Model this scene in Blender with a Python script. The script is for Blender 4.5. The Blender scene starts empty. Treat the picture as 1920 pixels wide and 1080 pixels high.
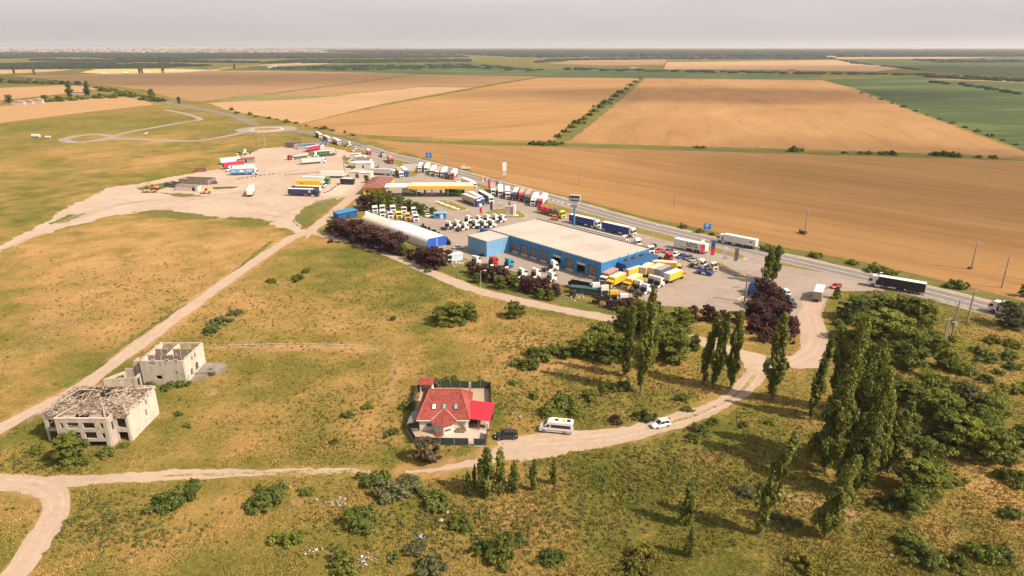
import bpy, bmesh, math, random
import numpy as np
from mathutils import Vector, Matrix
from mathutils.geometry import tessellate_polygon
R = math.radians
rnd = random.Random(11)
SC = bpy.context.scene
C = SC.collection

# ------------------------------------------------------------------ camera, sky, sun, exposure
CAM_H = 75.0                      # drone height above the plain
FPX = 1280.0                      # focal length in photo pixels (24 mm on 36 mm)
PITCH = math.atan(455 / 1280)     # camera looks 19.6 degrees down
cam_d = bpy.data.cameras.new('camera'); cam_d.lens = 24; cam_d.sensor_width = 36
cam_d.clip_start = 1; cam_d.clip_end = 90000
cam = bpy.data.objects.new('camera', cam_d); C.objects.link(cam)
cam.location = (0, 0, CAM_H); cam.rotation_euler = (math.pi / 2 - PITCH, 0, 0)
SC.camera = cam
SUN_DIR = Vector((-0.906, 0.423))     # shadows fall to the left and away
SUN_EL = R(44)
sun_d = bpy.data.lights.new('sun', 'SUN'); sun_d.energy = 5.0; sun_d.angle = R(0.55); sun_d.color = (1.0, 0.85, 0.68)
sun = bpy.data.objects.new('sun', sun_d); C.objects.link(sun)
ldir = Vector((SUN_DIR.x * math.cos(SUN_EL), SUN_DIR.y * math.cos(SUN_EL), -math.sin(SUN_EL)))
sun.rotation_euler = ldir.to_track_quat('-Z', 'Y').to_euler(); sun.location = (300, -140, 400)
W = bpy.data.worlds.new('World'); SC.world = W; W.use_nodes = True
nt = W.node_tree; nt.nodes.clear()
sky = nt.nodes.new('ShaderNodeTexSky'); sky.sky_type = 'NISHITA'; sky.sun_disc = False
sky.sun_elevation = SUN_EL
sky.sun_rotation = math.atan2(-SUN_DIR.x, -SUN_DIR.y)
sky.air_density = 1.2; sky.dust_density = 3.5; sky.ozone_density = 1.0; sky.altitude = 0
hsv = nt.nodes.new('ShaderNodeHueSaturation'); hsv.inputs['Saturation'].default_value = 0.35
veil = nt.nodes.new('ShaderNodeMixRGB'); veil.inputs[0].default_value = 0.12; veil.inputs[2].default_value = (6.0, 5.55, 5.55, 1)   # thin high cloud all over
bg = nt.nodes.new('ShaderNodeBackground'); bg.inputs[1].default_value = 0.11
out = nt.nodes.new('ShaderNodeOutputWorld')
nt.links.new(sky.outputs[0], hsv.inputs['Color']); nt.links.new(hsv.outputs[0], veil.inputs[1])
tcw = nt.nodes.new('ShaderNodeTexCoord'); szw = nt.nodes.new('ShaderNodeSeparateXYZ'); nt.links.new(tcw.outputs['Generated'], szw.inputs[0])
vrw = nt.nodes.new('ShaderNodeValToRGB'); vrw.color_ramp.elements[0].position = 0.0; vrw.color_ramp.elements[0].color = (.60, .60, .60, 1); vrw.color_ramp.elements[1].position = .7; vrw.color_ramp.elements[1].color = (.18, .18, .18, 1)
nt.links.new(szw.outputs[2], vrw.inputs[0]); nt.links.new(vrw.outputs[0], veil.inputs[0])      # the haze layer thins out towards the zenith
mpw = nt.nodes.new('ShaderNodeMapping'); mpw.inputs['Scale'].default_value = (1.0, 1.0, 7.0)
nsw = nt.nodes.new('ShaderNodeTexNoise'); nsw.inputs['Scale'].default_value = 1.6; nsw.inputs['Detail'].default_value = 5; nsw.inputs['Roughness'].default_value = .55
rpw = nt.nodes.new('ShaderNodeValToRGB'); rpw.color_ramp.elements[0].position = .3; rpw.color_ramp.elements[0].color = (.86, .865, .885, 1); rpw.color_ramp.elements[1].position = .7; rpw.color_ramp.elements[1].color = (1.08, 1.07, 1.06, 1)
mulw = nt.nodes.new('ShaderNodeMixRGB'); mulw.blend_type = 'MULTIPLY'; mulw.inputs[0].default_value = 1.0     # uneven layers of high cloud
nt.links.new(tcw.outputs['Generated'], mpw.inputs[0]); nt.links.new(mpw.outputs[0], nsw.inputs['Vector']); nt.links.new(nsw.outputs[0], rpw.inputs[0])
nt.links.new(veil.outputs[0], mulw.inputs[1]); nt.links.new(rpw.outputs[0], mulw.inputs[2]); nt.links.new(mulw.outputs[0], bg.inputs[0]); nt.links.new(bg.outputs[0], out.inputs[0])
vs = SC.view_settings; vs.view_transform = 'Standard'; vs.look = 'None'; vs.exposure = 0.5; vs.gamma = 1.0; vs.use_curve_mapping = False
SC.render.engine = 'CYCLES'
cy = SC.cycles
cy.use_denoising = True; cy.max_bounces = 4; cy.diffuse_bounces = 2; cy.glossy_bounces = 1; cy.transmission_bounces = 2
cy.transparent_max_bounces = 6; cy.volume_bounces = 0; cy.caustics_reflective = False; cy.caustics_refractive = False

# ------------------------------------------------------------------ survey helpers: where a point seen in the photo lies on the plain
sP, cP = math.sin(PITCH), math.cos(PITCH)
def G(u, v, z=0.0):
    a = (u - 960) / FPX; b = (v - 540) / FPX; d = (CAM_H - z) / (sP + b * cP)
    return Vector((a * d, d * (cP - b * sP), z))
def PXN(x, y):
    d = y * cP + CAM_H * sP
    return 960 + FPX * x / d, 540 + FPX * (CAM_H * cP - y * sP) / d

# ------------------------------------------------------------------ mesh builder
class MB:
    def __init__(s): s.v = []; s.f = []; s.m = []
    def add(s, vs, fs, m=0):
        o = len(s.v); s.v += [tuple(p) for p in vs]; s.f += [tuple(i + o for i in f) for f in fs]; s.m += [m] * len(fs); return s
    def box(s, x0, x1, y0, y1, z0, z1, m=0, M=None):
        vs = [(x, y, z) for z in (z0, z1) for y in (y0, y1) for x in (x0, x1)]
        if M is not None: vs = [M @ Vector(p) for p in vs]
        return s.add(vs, [(0, 2, 3, 1), (4, 5, 7, 6), (0, 1, 5, 4), (2, 6, 7, 3), (0, 4, 6, 2), (1, 3, 7, 5)], m)
    def px(s, prof, y0, y1, m=0, inset=0):          # profile in x,z extruded across y
        n = len(prof); vs = [(x, y0, z) for x, z in prof] + [(x, y1, z) for x, z in prof]
        return s.add(vs, [tuple(range(n)), tuple(range(2 * n - 1, n - 1, -1))] + [(i, n + i, n + (i + 1) % n, (i + 1) % n) for i in range(n)], m)
    def pz(s, poly, z0, z1, m=0):
        n = len(poly); vs = [(p[0], p[1], z0) for p in poly] + [(p[0], p[1], z1) for p in poly]
        return s.add(vs, [tuple(range(n - 1, -1, -1)), tuple(range(n, 2 * n))] + [(i, (i + 1) % n, n + (i + 1) % n, n + i) for i in range(n)], m)
    def cyl(s, a, b, r0, r1=None, n=8, m=0, m2=None):
        r1 = r0 if r1 is None else r1; a = Vector(a); b = Vector(b); d = (b - a).normalized()
        t = Vector((0, 0, 1)) if abs(d.z) < .9 else Vector((1, 0, 0)); e = d.cross(t).normalized(); g = d.cross(e)
        vs = [a + (e * math.cos(2 * math.pi * i / n) + g * math.sin(2 * math.pi * i / n)) * r0 for i in range(n)]
        vs += [b + (e * math.cos(2 * math.pi * i / n) + g * math.sin(2 * math.pi * i / n)) * r1 for i in range(n)]
        s.add(vs, [(i, n + i, n + (i + 1) % n, (i + 1) % n) for i in range(n)], m)
        o = len(s.v) - 2 * n
        s.f += [tuple(o + i for i in range(n)), tuple(o + n + i for i in range(n - 1, -1, -1))]; s.m += [m if m2 is None else m2] * 2
        return s
    def quad(s, *p, m=0): return s.add(p, [tuple(range(len(p)))], m)
    def wall(s, a, b, z0, z1, t, openings=(), m=0):
        """upright wall from a to b (x,y), thickness t, with rectangular openings (s0,s1,z0,z1) cut right through"""
        a = Vector((a[0], a[1], 0)); b = Vector((b[0], b[1], 0)); L = (b - a).length; d = (b - a) / L; nrm = Vector((d.y, -d.x, 0)) * (t / 2)
        xs = sorted({0, L} | {min(max(o[i], 0), L) for o in openings for i in (0, 1)}); zs = sorted({z0, z1} | {o[i] for o in openings for i in (2, 3)})
        for i in range(len(xs) - 1):
            k = 0
            while k < len(zs) - 1:
                cx = (xs[i] + xs[i + 1]) / 2; cz = (zs[k] + zs[k + 1]) / 2
                if any(o[0] < cx < o[1] and o[2] < cz < o[3] for o in openings): k += 1; continue
                j = k
                while j + 1 < len(zs) - 1 and not any(o[0] < cx < o[1] and o[2] < (zs[j + 1] + zs[j + 2]) / 2 < o[3] for o in openings): j += 1
                p = a + d * xs[i]; q = a + d * xs[i + 1]
                vs = [p - nrm, q - nrm, q + nrm, p + nrm]
                s.pz([(w.x, w.y) for w in vs], zs[k], zs[j + 1], m); k = j + 1
        return s
    def mesh(s, name, mats, bevel=0, smooth=False):
        me = bpy.data.meshes.new(name); me.from_pydata(s.v, [], s.f)
        for q in (mats if isinstance(mats, (list, tuple)) else [mats]): me.materials.append(q)
        me.polygons.foreach_set('material_index', s.m)
        bm = bmesh.new(); bm.from_mesh(me)
        if not bevel: bmesh.ops.recalc_face_normals(bm, faces=bm.faces)
        else:
            bmesh.ops.remove_doubles(bm, verts=bm.verts, dist=1e-5); bmesh.ops.recalc_face_normals(bm, faces=bm.faces)
            eds = [e for e in bm.edges if len(e.link_faces) == 2 and e.calc_face_angle(0) > .5]
            bmesh.ops.bevel(bm, geom=eds, offset=bevel, segments=2, profile=.6, affect='EDGES', clamp_overlap=True)
        bm.to_mesh(me); bm.free()
        if smooth: me.polygons.foreach_set('use_smooth', [True] * len(me.polygons))
        return me
CACHE = {}
def cached(key, fn):
    if key not in CACHE: CACHE[key] = fn()
    return CACHE[key]
def ob(name, me, parent=None, loc=(0, 0, 0), rz=0.0, **pr):
    o = bpy.data.objects.new(name, me); C.objects.link(o); o.location = loc; o.rotation_euler = (0, 0, rz)
    if parent is not None: o.parent = parent
    for k, v in pr.items(): o[k] = v
    return o
def thing(name, label, cat, loc=(0, 0, 0), rz=0.0, group=None, me=None):
    o = ob(name, me, None, loc, rz, label=label, category=cat)
    if group: o['group'] = group
    return o
def ground_like(name, me, kind='structure', label=None):
    o = ob(name, me, kind=kind)
    if label: o['label'] = label
    return o

# ------------------------------------------------------------------ materials
def nd(t, k, **kw):
    n = t.nodes.new(k)
    for a, b in kw.items(): setattr(n, a, b)
    return n
def new_mat(name):
    m = bpy.data.materials.new(name); m.use_nodes = True; t = m.node_tree
    return m, t, t.nodes['Principled BSDF']
def ramp(t, src, stops):
    r = t.nodes.new('ShaderNodeValToRGB'); el = r.color_ramp.elements
    while len(el) < len(stops): el.new(.5)
    for e, (p, c) in zip(el, stops):
        e.position = p; e.color = (c, c, c, 1) if not isinstance(c, tuple) else (*c, 1)
    t.links.new(src, r.inputs[0]); return r.outputs[0]
def noise(t, vec, scale, detail=4, rough=.55, dist=0):
    n = t.nodes.new('ShaderNodeTexNoise'); n.inputs['Scale'].default_value = scale; n.inputs['Detail'].default_value = detail
    n.inputs['Roughness'].default_value = rough; n.inputs['Distortion'].default_value = dist
    if vec is not None: t.links.new(vec, n.inputs['Vector'])
    return n.outputs[0]
def mixc(t, fac, a, b, mode='MIX'):
    n = t.nodes.new('ShaderNodeMixRGB'); n.blend_type = mode
    for i, x in ((0, fac), (1, a), (2, b)):
        if isinstance(x, (int, float)): n.inputs[i].default_value = x
        elif isinstance(x, tuple): n.inputs[i].default_value = (*x, 1)
        else: t.links.new(x, n.inputs[i])
    return n.outputs[0]
def mth(t, op, a, b=0.0, clamp=False):
    n = t.nodes.new('ShaderNodeMath'); n.operation = op; n.use_clamp = clamp
    for i, x in ((0, a), (1, b)):
        if isinstance(x, (int, float)): n.inputs[i].default_value = x
        else: t.links.new(x, n.inputs[i])
    return n.outputs[0]
def geo(t): return t.nodes.new('ShaderNodeNewGeometry').outputs['Position']
def objc(t): return t.nodes.new('ShaderNodeTexCoord').outputs['Object']
def mapped(t, vec, rz=0, sc=(1, 1, 1)):
    for kw, val in (('Rotation', (0, 0, rz)), ('Scale', sc)):      # turn first, then stretch
        n = t.nodes.new('ShaderNodeMapping'); n.vector_type = 'POINT'; n.inputs[kw].default_value = val
        t.links.new(vec, n.inputs['Vector']); vec = n.outputs[0]
    return vec
def bump(t, bs, h, strength, dist):
    n = t.nodes.new('ShaderNodeBump'); n.inputs['Strength'].default_value = strength; n.inputs['Distance'].default_value = dist
    t.links.new(h, n.inputs['Height']); t.links.new(n.outputs[0], bs.inputs['Normal'])
MATS = {}
def paint(col, rough=.45, dirt=.18, metal=0.0, scale=1.3, spec=.4, coat=0.0, name=None):
    key = (col, rough, dirt, metal, scale, coat)
    if key in MATS: return MATS[key]
    m, t, b = new_mat(name or 'paint'); p = objc(t)
    n1 = noise(t, p, scale, 5, .65); n2 = noise(t, p, scale * 9, 3, .6)
    f = mth(t, 'ADD', mth(t, 'MULTIPLY', n1, .7), mth(t, 'MULTIPLY', n2, .3))
    dark = tuple(c * (1 - dirt * 1.6) * k for c, k in zip(col, (1, .97, .92))); lite = tuple(min(1, c * (1 + dirt * .5)) for c in col)
    t.links.new(ramp(t, f, [(.3, dark), (.52, col), (.75, lite)]), b.inputs['Base Color'])
    b.inputs['Roughness'].default_value = rough; b.inputs['Metallic'].default_value = metal; b.inputs['Specular IOR Level'].default_value = spec
    b.inputs['Coat Weight'].default_value = coat
    MATS[key] = m; return m
def surf(name, stops, scales=(.05, .6, 4), wts=(.4, .35, .25), rough=.95, bmp=.3, bdist=.08, rz=0, sc=(1, 1, 1), extra=None):
    m, t, b = new_mat(name); p = geo(t); q = mapped(t, p, rz, sc)
    f = None
    for s_, w in zip(scales, wts):
        n = mth(t, 'MULTIPLY', noise(t, q, s_, 4, .6), w); f = n if f is None else mth(t, 'ADD', f, n)
    c = ramp(t, f, stops)
    if extra: c = extra(t, p, c)
    t.links.new(c, b.inputs['Base Color']); b.inputs['Roughness'].default_value = rough; b.inputs['Specular IOR Level'].default_value = .15
    if bmp: bump(t, b, noise(t, p, scales[-1] * 1.5, 4, .65), bmp, bdist)
    return m
GLASS = paint((.018, .022, .026), .12, .1, name='dark_glass', spec=.6)
RUBBER = paint((.018, .017, .017), .85, .2, name='rubber')
STEEL = paint((.34, .33, .31), .45, .2, metal=.5, name='steel')
DARK = paint((.035, .033, .032), .6, .25, name='dark_frame')
WHITE = paint((.78, .75, .70), .4, .1, name='white_paint')
LAMP = paint((.75, .75, .72), .15, .05, name='lamp_glass')
REDL = paint((.35, .02, .015), .2, .05, name='tail_lamp')
CONC = paint((.42, .37, .31), .9, .22, scale=.7, name='concrete')
WOOD = paint((.22, .15, .10), .9, .3, name='old_timber')
ORD = ['first', 'second', 'third', 'fourth', 'fifth', 'sixth', 'seventh', 'eighth', 'ninth', 'tenth', 'eleventh', 'twelfth', 'thirteenth', 'fourteenth', 'fifteenth', 'sixteenth', 'seventeenth', 'eighteenth', 'nineteenth', 'twentieth']
# ------------------------------------------------------------------ ground sheet (one mesh to the horizon)
EXC_LINES = []; EXC_POLYS = []
def smooth_line(pts, step):
    P_ = [Vector((p.x, p.y)) for p in pts]; P_ = [2 * P_[0] - P_[1]] + P_ + [2 * P_[-1] - P_[-2]]; o = []
    for i in range(1, len(P_) - 2):
        a, b, c, d = P_[i - 1:i + 3]; n = max(2, int((c - b).length / step))
        for k in range(n):
            t = k / n; o.append(.5 * ((2 * b) + (c - a) * t + (2 * a - 5 * b + 4 * c - d) * t * t + (3 * b - a - 3 * c + d) * t ** 3))
    o.append(P_[-2]); return o
def inside(xy, poly):
    x, y = xy[:, 0], xy[:, 1]; r = np.zeros(len(xy), bool); n = len(poly)
    for i in range(n):
        (x0, y0), (x1, y1) = poly[i], poly[(i + 1) % n]
        if y0 == y1: continue
        r ^= ((y0 > y) != (y1 > y)) & (x < (x1 - x0) * (y - y0) / (y1 - y0) + x0)
    return r
def line_dist(xy, pts):
    d = np.full(len(xy), 1e9)
    for a, b in zip(pts[:-1], pts[1:]):
        ab = np.array([b[0] - a[0], b[1] - a[1]]); L = max(ab @ ab, 1e-9)
        t = np.clip(((xy[:, 0] - a[0]) * ab[0] + (xy[:, 1] - a[1]) * ab[1]) / L, 0, 1)
        d = np.minimum(d, np.hypot(xy[:, 0] - a[0] - t * ab[0], xy[:, 1] - a[1] - t * ab[1]))
    return d
def wob(t, seed):     # smooth 1-D wobble
    return .45 * math.sin(t * .23 + seed) + .3 * math.sin(t * .61 + seed * 2.1) + .25 * math.sin(t * 1.7 + seed * 3.7 + math.sin(t * .4))
SEED = [1.0]
def strip(name, pxs, width, z, mat, jit=0.0, step=1.6, off=0.0, exc=True, label=None, parent=None):
    pts = smooth_line([G(u, v) for u, v in pxs], step); SEED[0] += 1.7; vs = []; fs = []; acc = 0; ws = width if isinstance(width, (list, tuple)) else [width, width]
    for i, p in enumerate(pts):
        d = (pts[min(i + 1, len(pts) - 1)] - pts[max(i - 1, 0)]).normalized(); nrm = Vector((-d.y, d.x))
        if i: acc += (p - pts[i - 1]).length
        k = i / (len(pts) - 1) * (len(ws) - 1); a = min(int(k), len(ws) - 2); w = ws[a] + (ws[a + 1] - ws[a]) * (k - a)
        l = p + nrm * (off + w / 2 + jit * (wob(acc, SEED[0]) + rnd.uniform(-.35, .35))); r = p + nrm * (off - w / 2 + jit * (wob(acc, SEED[0] + 9) + rnd.uniform(-.35, .35)))
        vs += [(l.x, l.y, z), (r.x, r.y, z)]
        if i: n = len(vs); fs.append((n - 4, n - 3, n - 1, n - 2))
    me = bpy.data.meshes.new(name); me.from_pydata(vs, [], fs); me.materials.append(mat); me.update()
    if me.polygons[0].normal.z < 0: me.flip_normals()
    if exc: EXC_LINES.append(([(p.x, p.y) for p in pts[::2]] + [(pts[-1].x, pts[-1].y)], max(ws) / 2))
    if parent is not None: return ob(name, me, parent)
    return ground_like(name, me, label=label)
def sheet(name, pxs, z, mat, jit=0.0, step=2.5, exc=True, label=None, world=False, kind='structure', fine=0.0):
    pts = [Vector((p[0], p[1], 0)) if world else G(*p) for p in pxs]; o = []; SEED[0] += 2.3; acc = 0
    for i, a in enumerate(pts):
        b = pts[(i + 1) % len(pts)]; L = (b - a).length; n = max(1, min(400, int(L / step))) if jit else 1
        d = (b - a) / max(L, 1e-6); nrm = Vector((-d.y, d.x, 0))
        for k in range(n):
            t = k / n; acc += L / n; q = a + (b - a) * t
            o.append(q + nrm * jit * (wob(acc * .5, SEED[0]) + rnd.uniform(-.4, .4)) if k else q)
    tris = tessellate_polygon([o]); me = bpy.data.meshes.new(name)
    me.from_pydata([(p.x, p.y, z) for p in o], [], [tuple(t) for t in tris]); me.materials.append(mat); me.update()
    bm = bmesh.new(); bm.from_mesh(me)
    for f in bm.faces:
        if f.normal.z < 0: f.normal_flip()
    bm.to_mesh(me); bm.free()
    if exc: EXC_POLYS.append([(p.x, p.y) for p in pts])
    return ground_like(name, me, kind=kind, label=label)

def meadow_mat():
    m, t, b = new_mat('meadow'); p = geo(t)
    at = t.nodes.new('ShaderNodeAttribute'); at.attribute_name = 'cover'
    sp = t.nodes.new('ShaderNodeSeparateColor'); t.links.new(at.outputs['Color'], sp.inputs[0])
    n50 = noise(t, p, .018, 4, .6, .6); n8 = noise(t, p, .11, 5, .62, .4); n1 = noise(t, p, .85, 4, .65); nf = noise(t, p, 3.6, 3, .7)
    def ctr(x, k): return mth(t, 'MULTIPLY', mth(t, 'SUBTRACT', x, .5), k)
    dry = mth(t, 'ADD', sp.outputs[0], mth(t, 'ADD', ctr(n50, .9), mth(t, 'ADD', ctr(n8, 1.1), mth(t, 'ADD', ctr(n1, 1.0), ctr(nf, .8)))), True)
    col = ramp(t, dry, [(0, (.080, .084, .016)), (.3, (.142, .122, .027)), (.55, (.235, .160, .046)), (.8, (.315, .188, .066)), (1, (.38, .228, .088))])
    n8b = noise(t, mapped(t, p, .4), .16, 5, .65, .5)
    fr = mth(t, 'ADD', sp.outputs[1], mth(t, 'ADD', ctr(n8b, 1.6), ctr(n1, .9)), True)
    col = mixc(t, mth(t, 'MULTIPLY', ramp(t, fr, [(.25, 0.0), (.8, 1.0)]), .8), col, (.130, .132, .022))
    so = mth(t, 'ADD', sp.outputs[2], mth(t, 'ADD', ctr(noise(t, p, .3, 5, .65), 1.0), ctr(nf, .7)), True)
    col = mixc(t, ramp(t, so, [(.35, 0.0), (.75, 1.0)]), col, mixc(t, nf, (.315, .162, .066), (.43, .262, .135)))
    tw = noise(t, p, 6, 3, .7)
    col = mixc(t, 1.0, col, ramp(t, tw, [(.25, .8), (.5, 1.02), (.75, 1.22)]), 'MULTIPLY')
    t.links.new(col, b.inputs['Base Color']); b.inputs['Roughness'].default_value = 1; b.inputs['Specular IOR Level'].default_value = .05
    bump(t, b, mth(t, 'ADD', n1, mth(t, 'MULTIPLY', nf, .6)), .5, .3)
    return m
# painted cover: (u, v, ru, rv, dry, green, soil) blobs read off the photo
BLOBS = [
 (250, 520, 330, 110, .24, -.12, .27), (100, 640, 170, 60, .14, -.1, .32), (200, 690, 90, 30, -.2, .2, -.2), (120, 560, 120, 40, .1, -.1, .15), (330, 560, 60, 20, 0, .1, .1), (60, 720, 90, 60, .1, 0, .1), (430, 470, 110, 40, .25, -.1, .05),
 (180, 245, 260, 26, -.05, .28, 0), (80, 300, 180, 30, .0, .2, 0), (60, 350, 150, 30, .0, .15, 0), (60, 380, 90, 50, -.1, .12, 0), (330, 305, 130, 22, .22, -.1, .0), (150, 290, 120, 14, .2, 0, 0), (40, 318, 120, 7, .25, -.1, .3), (250, 330, 120, 9, -.2, .2, 0), (390, 305, 60, 8, -.3, .3, 0), (40, 430, 70, 30, -.1, .25, .1),
 (300, 225, 220, 22, -.05, .2, 0), (300, 262, 160, 12, .2, -.05, 0),
 (620, 480, 120, 35, -.1, .18, 0), (760, 545, 150, 35, -.1, .15, 0), (560, 600, 130, 40, .1, 0, .04), (700, 620, 170, 25, .05, .05, .04), (500, 655, 140, 10, .1, -.2, .38), (640, 652, 110, 8, .1, -.2, .42),
 (745, 690, 18, 50, .0, -.2, .5), (728, 745, 14, 30, 0, -.2, .38), (600, 780, 160, 70, .13, -.05, 0), (420, 800, 120, 70, .06, .02, .0), (640, 860, 160, 25, -.05, .1, 0),
 (350, 740, 70, 25, -.1, .15, .06), (395, 735, 20, 10, 0, 0, .5), (60, 830, 70, 40, -.1, .15, 0), (150, 870, 90, 18, -.05, .15, 0),
 (200, 980, 120, 50, .12, .0, .08), (240, 1040, 60, 30, .15, -.1, .28), (430, 990, 160, 60, .15, -.05, .02), (30, 960, 45, 40, .15, 0, .1), (560, 940, 30, 18, .1, 0, .35),
 (960, 640, 70, 40, .0, .08, .08), (1010, 690, 35, 14, .2, -.1, .5), (1060, 720, 50, 25, -.1, .15, 0), (870, 790, 25, 15, 0, 0, 0),
 (1000, 775, 50, 14, .0, .0, .3), (830, 850, 60, 8, -.3, .3, 0), (860, 860, 25, 8, -.4, .5, 0), (935, 790, 14, 40, -.4, .55, 0), (1120, 760, 110, 30, -.1, .15, .02),
 (1250, 700, 90, 30, -.1, .12, .02), (1380, 690, 60, 20, .08, 0, .2), (1280, 660, 40, 16, .1, 0, .35), (1150, 900, 170, 60, -.14, .16, 0), (1350, 820, 120, 45, -.12, .18, 0), (1480, 720, 60, 20, .0, .08, .12),
 (900, 990, 130, 50, .08, 0, .14), (740, 980, 90, 50, .02, .0, .14), (1100, 1010, 140, 50, .02, .05, .08), (760, 1060, 140, 30, .05, 0, .2),
 (1400, 900, 90, 50, -.05, .08, 0), (1480, 960, 70, 40, .08, -.05, .25), (1590, 960, 60, 30, .1, -.1, .5), (1510, 930, 40, 16, .1, -.1, .42), (1560, 1050, 120, 40, .06, 0, .1), (1800, 1000, 140, 70, -.02, .1, .05), (1860, 950, 60, 30, 0, .1, .1),
 (1830, 700, 100, 90, -.12, .25, 0), (1860, 800, 60, 60, .0, .15, 0), (1880, 650, 60, 25, -.02, .3, 0), (1760, 660, 60, 20, -.1, .25, 0), (1570, 620, 25, 50, -.35, .5, 0), (1370, 1040, 80, 40, .12, 0, 0),
 (760, 470, 120, 12, -.25, .3, 0), (900, 520, 60, 10, -.3, .3, 0), (1050, 585, 70, 8, -.35, .45, 0), (400, 405, 130, 6, -.2, .3, 0), (470, 420, 60, 5, -.3, .4, 0)]
def build_ground():
    def axis(lo, hi, st, far, g):
        a = list(np.arange(lo, hi + st, st)); s_ = st
        while a[-1] < far: s_ *= g; a.append(a[-1] + s_)
        return a
    xp = axis(0, 255, 1.5, 60000, 1.16); xs = np.array([-x for x in xp[:0:-1]] + xp)
    ys = np.array([-1500, -300, -60, 20, 50] + axis(70, 400, 1.5, 62000, 1.06))
    X, Y = np.meshgrid(xs, ys); nx, ny = len(xs), len(ys)
    xy = np.stack([X.ravel(), Y.ravel()], 1); co = np.zeros((len(xy), 3)); co[:, :2] = xy
    i = np.arange((nx - 1) * (ny - 1)); r = i // (nx - 1); c = i % (nx - 1); a = r * nx + c
    fs = np.stack([a, a + 1, a + nx + 1, a + nx], 1)
    me = bpy.data.meshes.new('ground'); me.vertices.add(len(co)); me.vertices.foreach_set('co', co.ravel())
    me.loops.add(fs.size); me.loops.foreach_set('vertex_index', fs.ravel()); me.polygons.add(len(fs))
    me.polygons.foreach_set('loop_start', np.arange(len(fs)) * 4); me.polygons.foreach_set('loop_total', np.full(len(fs), 4)); me.update(calc_edges=True)
    cov = cover_at(xy)
    at = me.color_attributes.new('cover', 'FLOAT_COLOR', 'POINT'); at.data.foreach_set('color', np.concatenate([cov, np.ones((len(xy), 1))], 1).astype('f').ravel())
    me.materials.append(meadow_mat()); ground_like('ground', me)
def vnoise(xy, wl, seed):      # smooth lattice noise, 0..1
    p = xy / wl + 1000.0; i = np.floor(p).astype(np.int64); f = p - i; f = f * f * (3 - 2 * f)
    def h(a, b): return (((a * 374761393 + b * 668265263 + seed * 982451653) ^ ((a * 668265263 + b * 374761393) >> 13)) * 1274126177 % 65521) / 65521.0
    a, b = i[:, 0], i[:, 1]
    return (h(a, b) * (1 - f[:, 0]) + h(a + 1, b) * f[:, 0]) * (1 - f[:, 1]) + (h(a, b + 1) * (1 - f[:, 0]) + h(a + 1, b + 1) * f[:, 0]) * f[:, 1]
def cover_at(xy):
    yy = np.maximum(xy[:, 1], 55); u, v = PXN(xy[:, 0], yy)
    cov = np.zeros((len(xy), 3)); cov[:, 0] = .47; cov[:, 1] = .11; cov[:, 2] = .02
    far = np.clip((xy[:, 1] - 900) / 600, 0, 1)
    cov[:, 0] -= far * .2; cov[:, 1] += far * .25
    nr = np.clip((900 - xy[:, 1]) / 500, 0, 1)
    cov[:, 0] += nr * (.32 * (vnoise(xy, 38, 1) - .5) + .34 * (vnoise(xy, 14, 2) - .5) + .30 * (vnoise(xy, 5, 3) - .5))
    cov[:, 1] += nr * (.40 * (vnoise(xy, 24, 4) - .5) + .38 * (vnoise(xy, 8, 5) - .5) + .2 * (vnoise(xy, 3.5, 6) - .5))
    cov[:, 2] += nr * (.9 * np.maximum(0, vnoise(xy, 17, 7) * .6 + vnoise(xy, 6, 8) * .4 - .62) - .03)
    for bu, bv, ru, rv, a, b_, c in BLOBS:
        w = np.exp(-(((u - bu) / ru) ** 2 + ((v - bv) / rv) ** 2)) * (xy[:, 1] > 60)
        cov[:, 0] += w * a; cov[:, 1] += w * b_; cov[:, 2] += w * c
    for pts, hw in EXC_LINES:
        if hw > 8: continue
        p = np.array(pts); k = (xy[:, 0] > p[:, 0].min() - 8) & (xy[:, 0] < p[:, 0].max() + 8) & (xy[:, 1] > p[:, 1].min() - 8) & (xy[:, 1] < p[:, 1].max() + 8)
        if k.any():
            d = line_dist(xy[k], pts) - hw; cov[k, 2] += .38 * np.exp(-np.maximum(d, 0) / .9); cov[k, 1] += .16 * np.exp(-((d - 2.2) / 1.3) ** 2)
    return np.clip(cov, 0, 1)

# ---- surfaces
DIRT = surf('packed_dirt', [(.3, (.27, .195, .135)), (.5, (.39, .285, .205)), (.72, (.46, .35, .26))], (.09, .7, 5), (.35, .3, .35), bmp=.35, bdist=.05)
SAND = surf('sandy_yard', [(.3, (.30, .21, .145)), (.44, (.39, .29, .215)), (.56, (.44, .335, .255)), (.7, (.49, .385, .30))], (.035, .22, 1.8), (.4, .35, .25), bmp=.3, bdist=.06)
PAVE = surf('worn_pavement', [(.3, (.20, .158, .125)), (.5, (.295, .235, .188)), (.7, (.36, .29, .235))], (.05, .35, 2.5), (.4, .35, .25), bmp=.15, bdist=.03)
ASPH = surf('asphalt', [(.3, (.15, .125, .112)), (.5, (.195, .165, .148)), (.7, (.24, .205, .185))], (.03, .5, 4), (.4, .3, .3), bmp=.1, bdist=.02)
ASPH2 = surf('old_asphalt', [(.3, (.22, .18, .148)), (.5, (.29, .24, .198)), (.7, (.35, .29, .24))], (.03, .4, 4), (.4, .3, .3), bmp=.1, bdist=.02)
LINE = surf('road_paint', [(.3, (.5, .47, .43)), (.7, (.72, .69, .64))], (.5, 3, 9), bmp=0)
KERB = surf('kerb_stone', [(.3, (.45, .40, .34)), (.7, (.62, .56, .49))], (.5, 3, 9), bmp=.1)
SLAB = surf('concrete_slab', [(.3, (.36, .29, .22)), (.5, (.46, .375, .295)), (.7, (.54, .45, .365))], (.05, .5, 3), bmp=.1)
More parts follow.
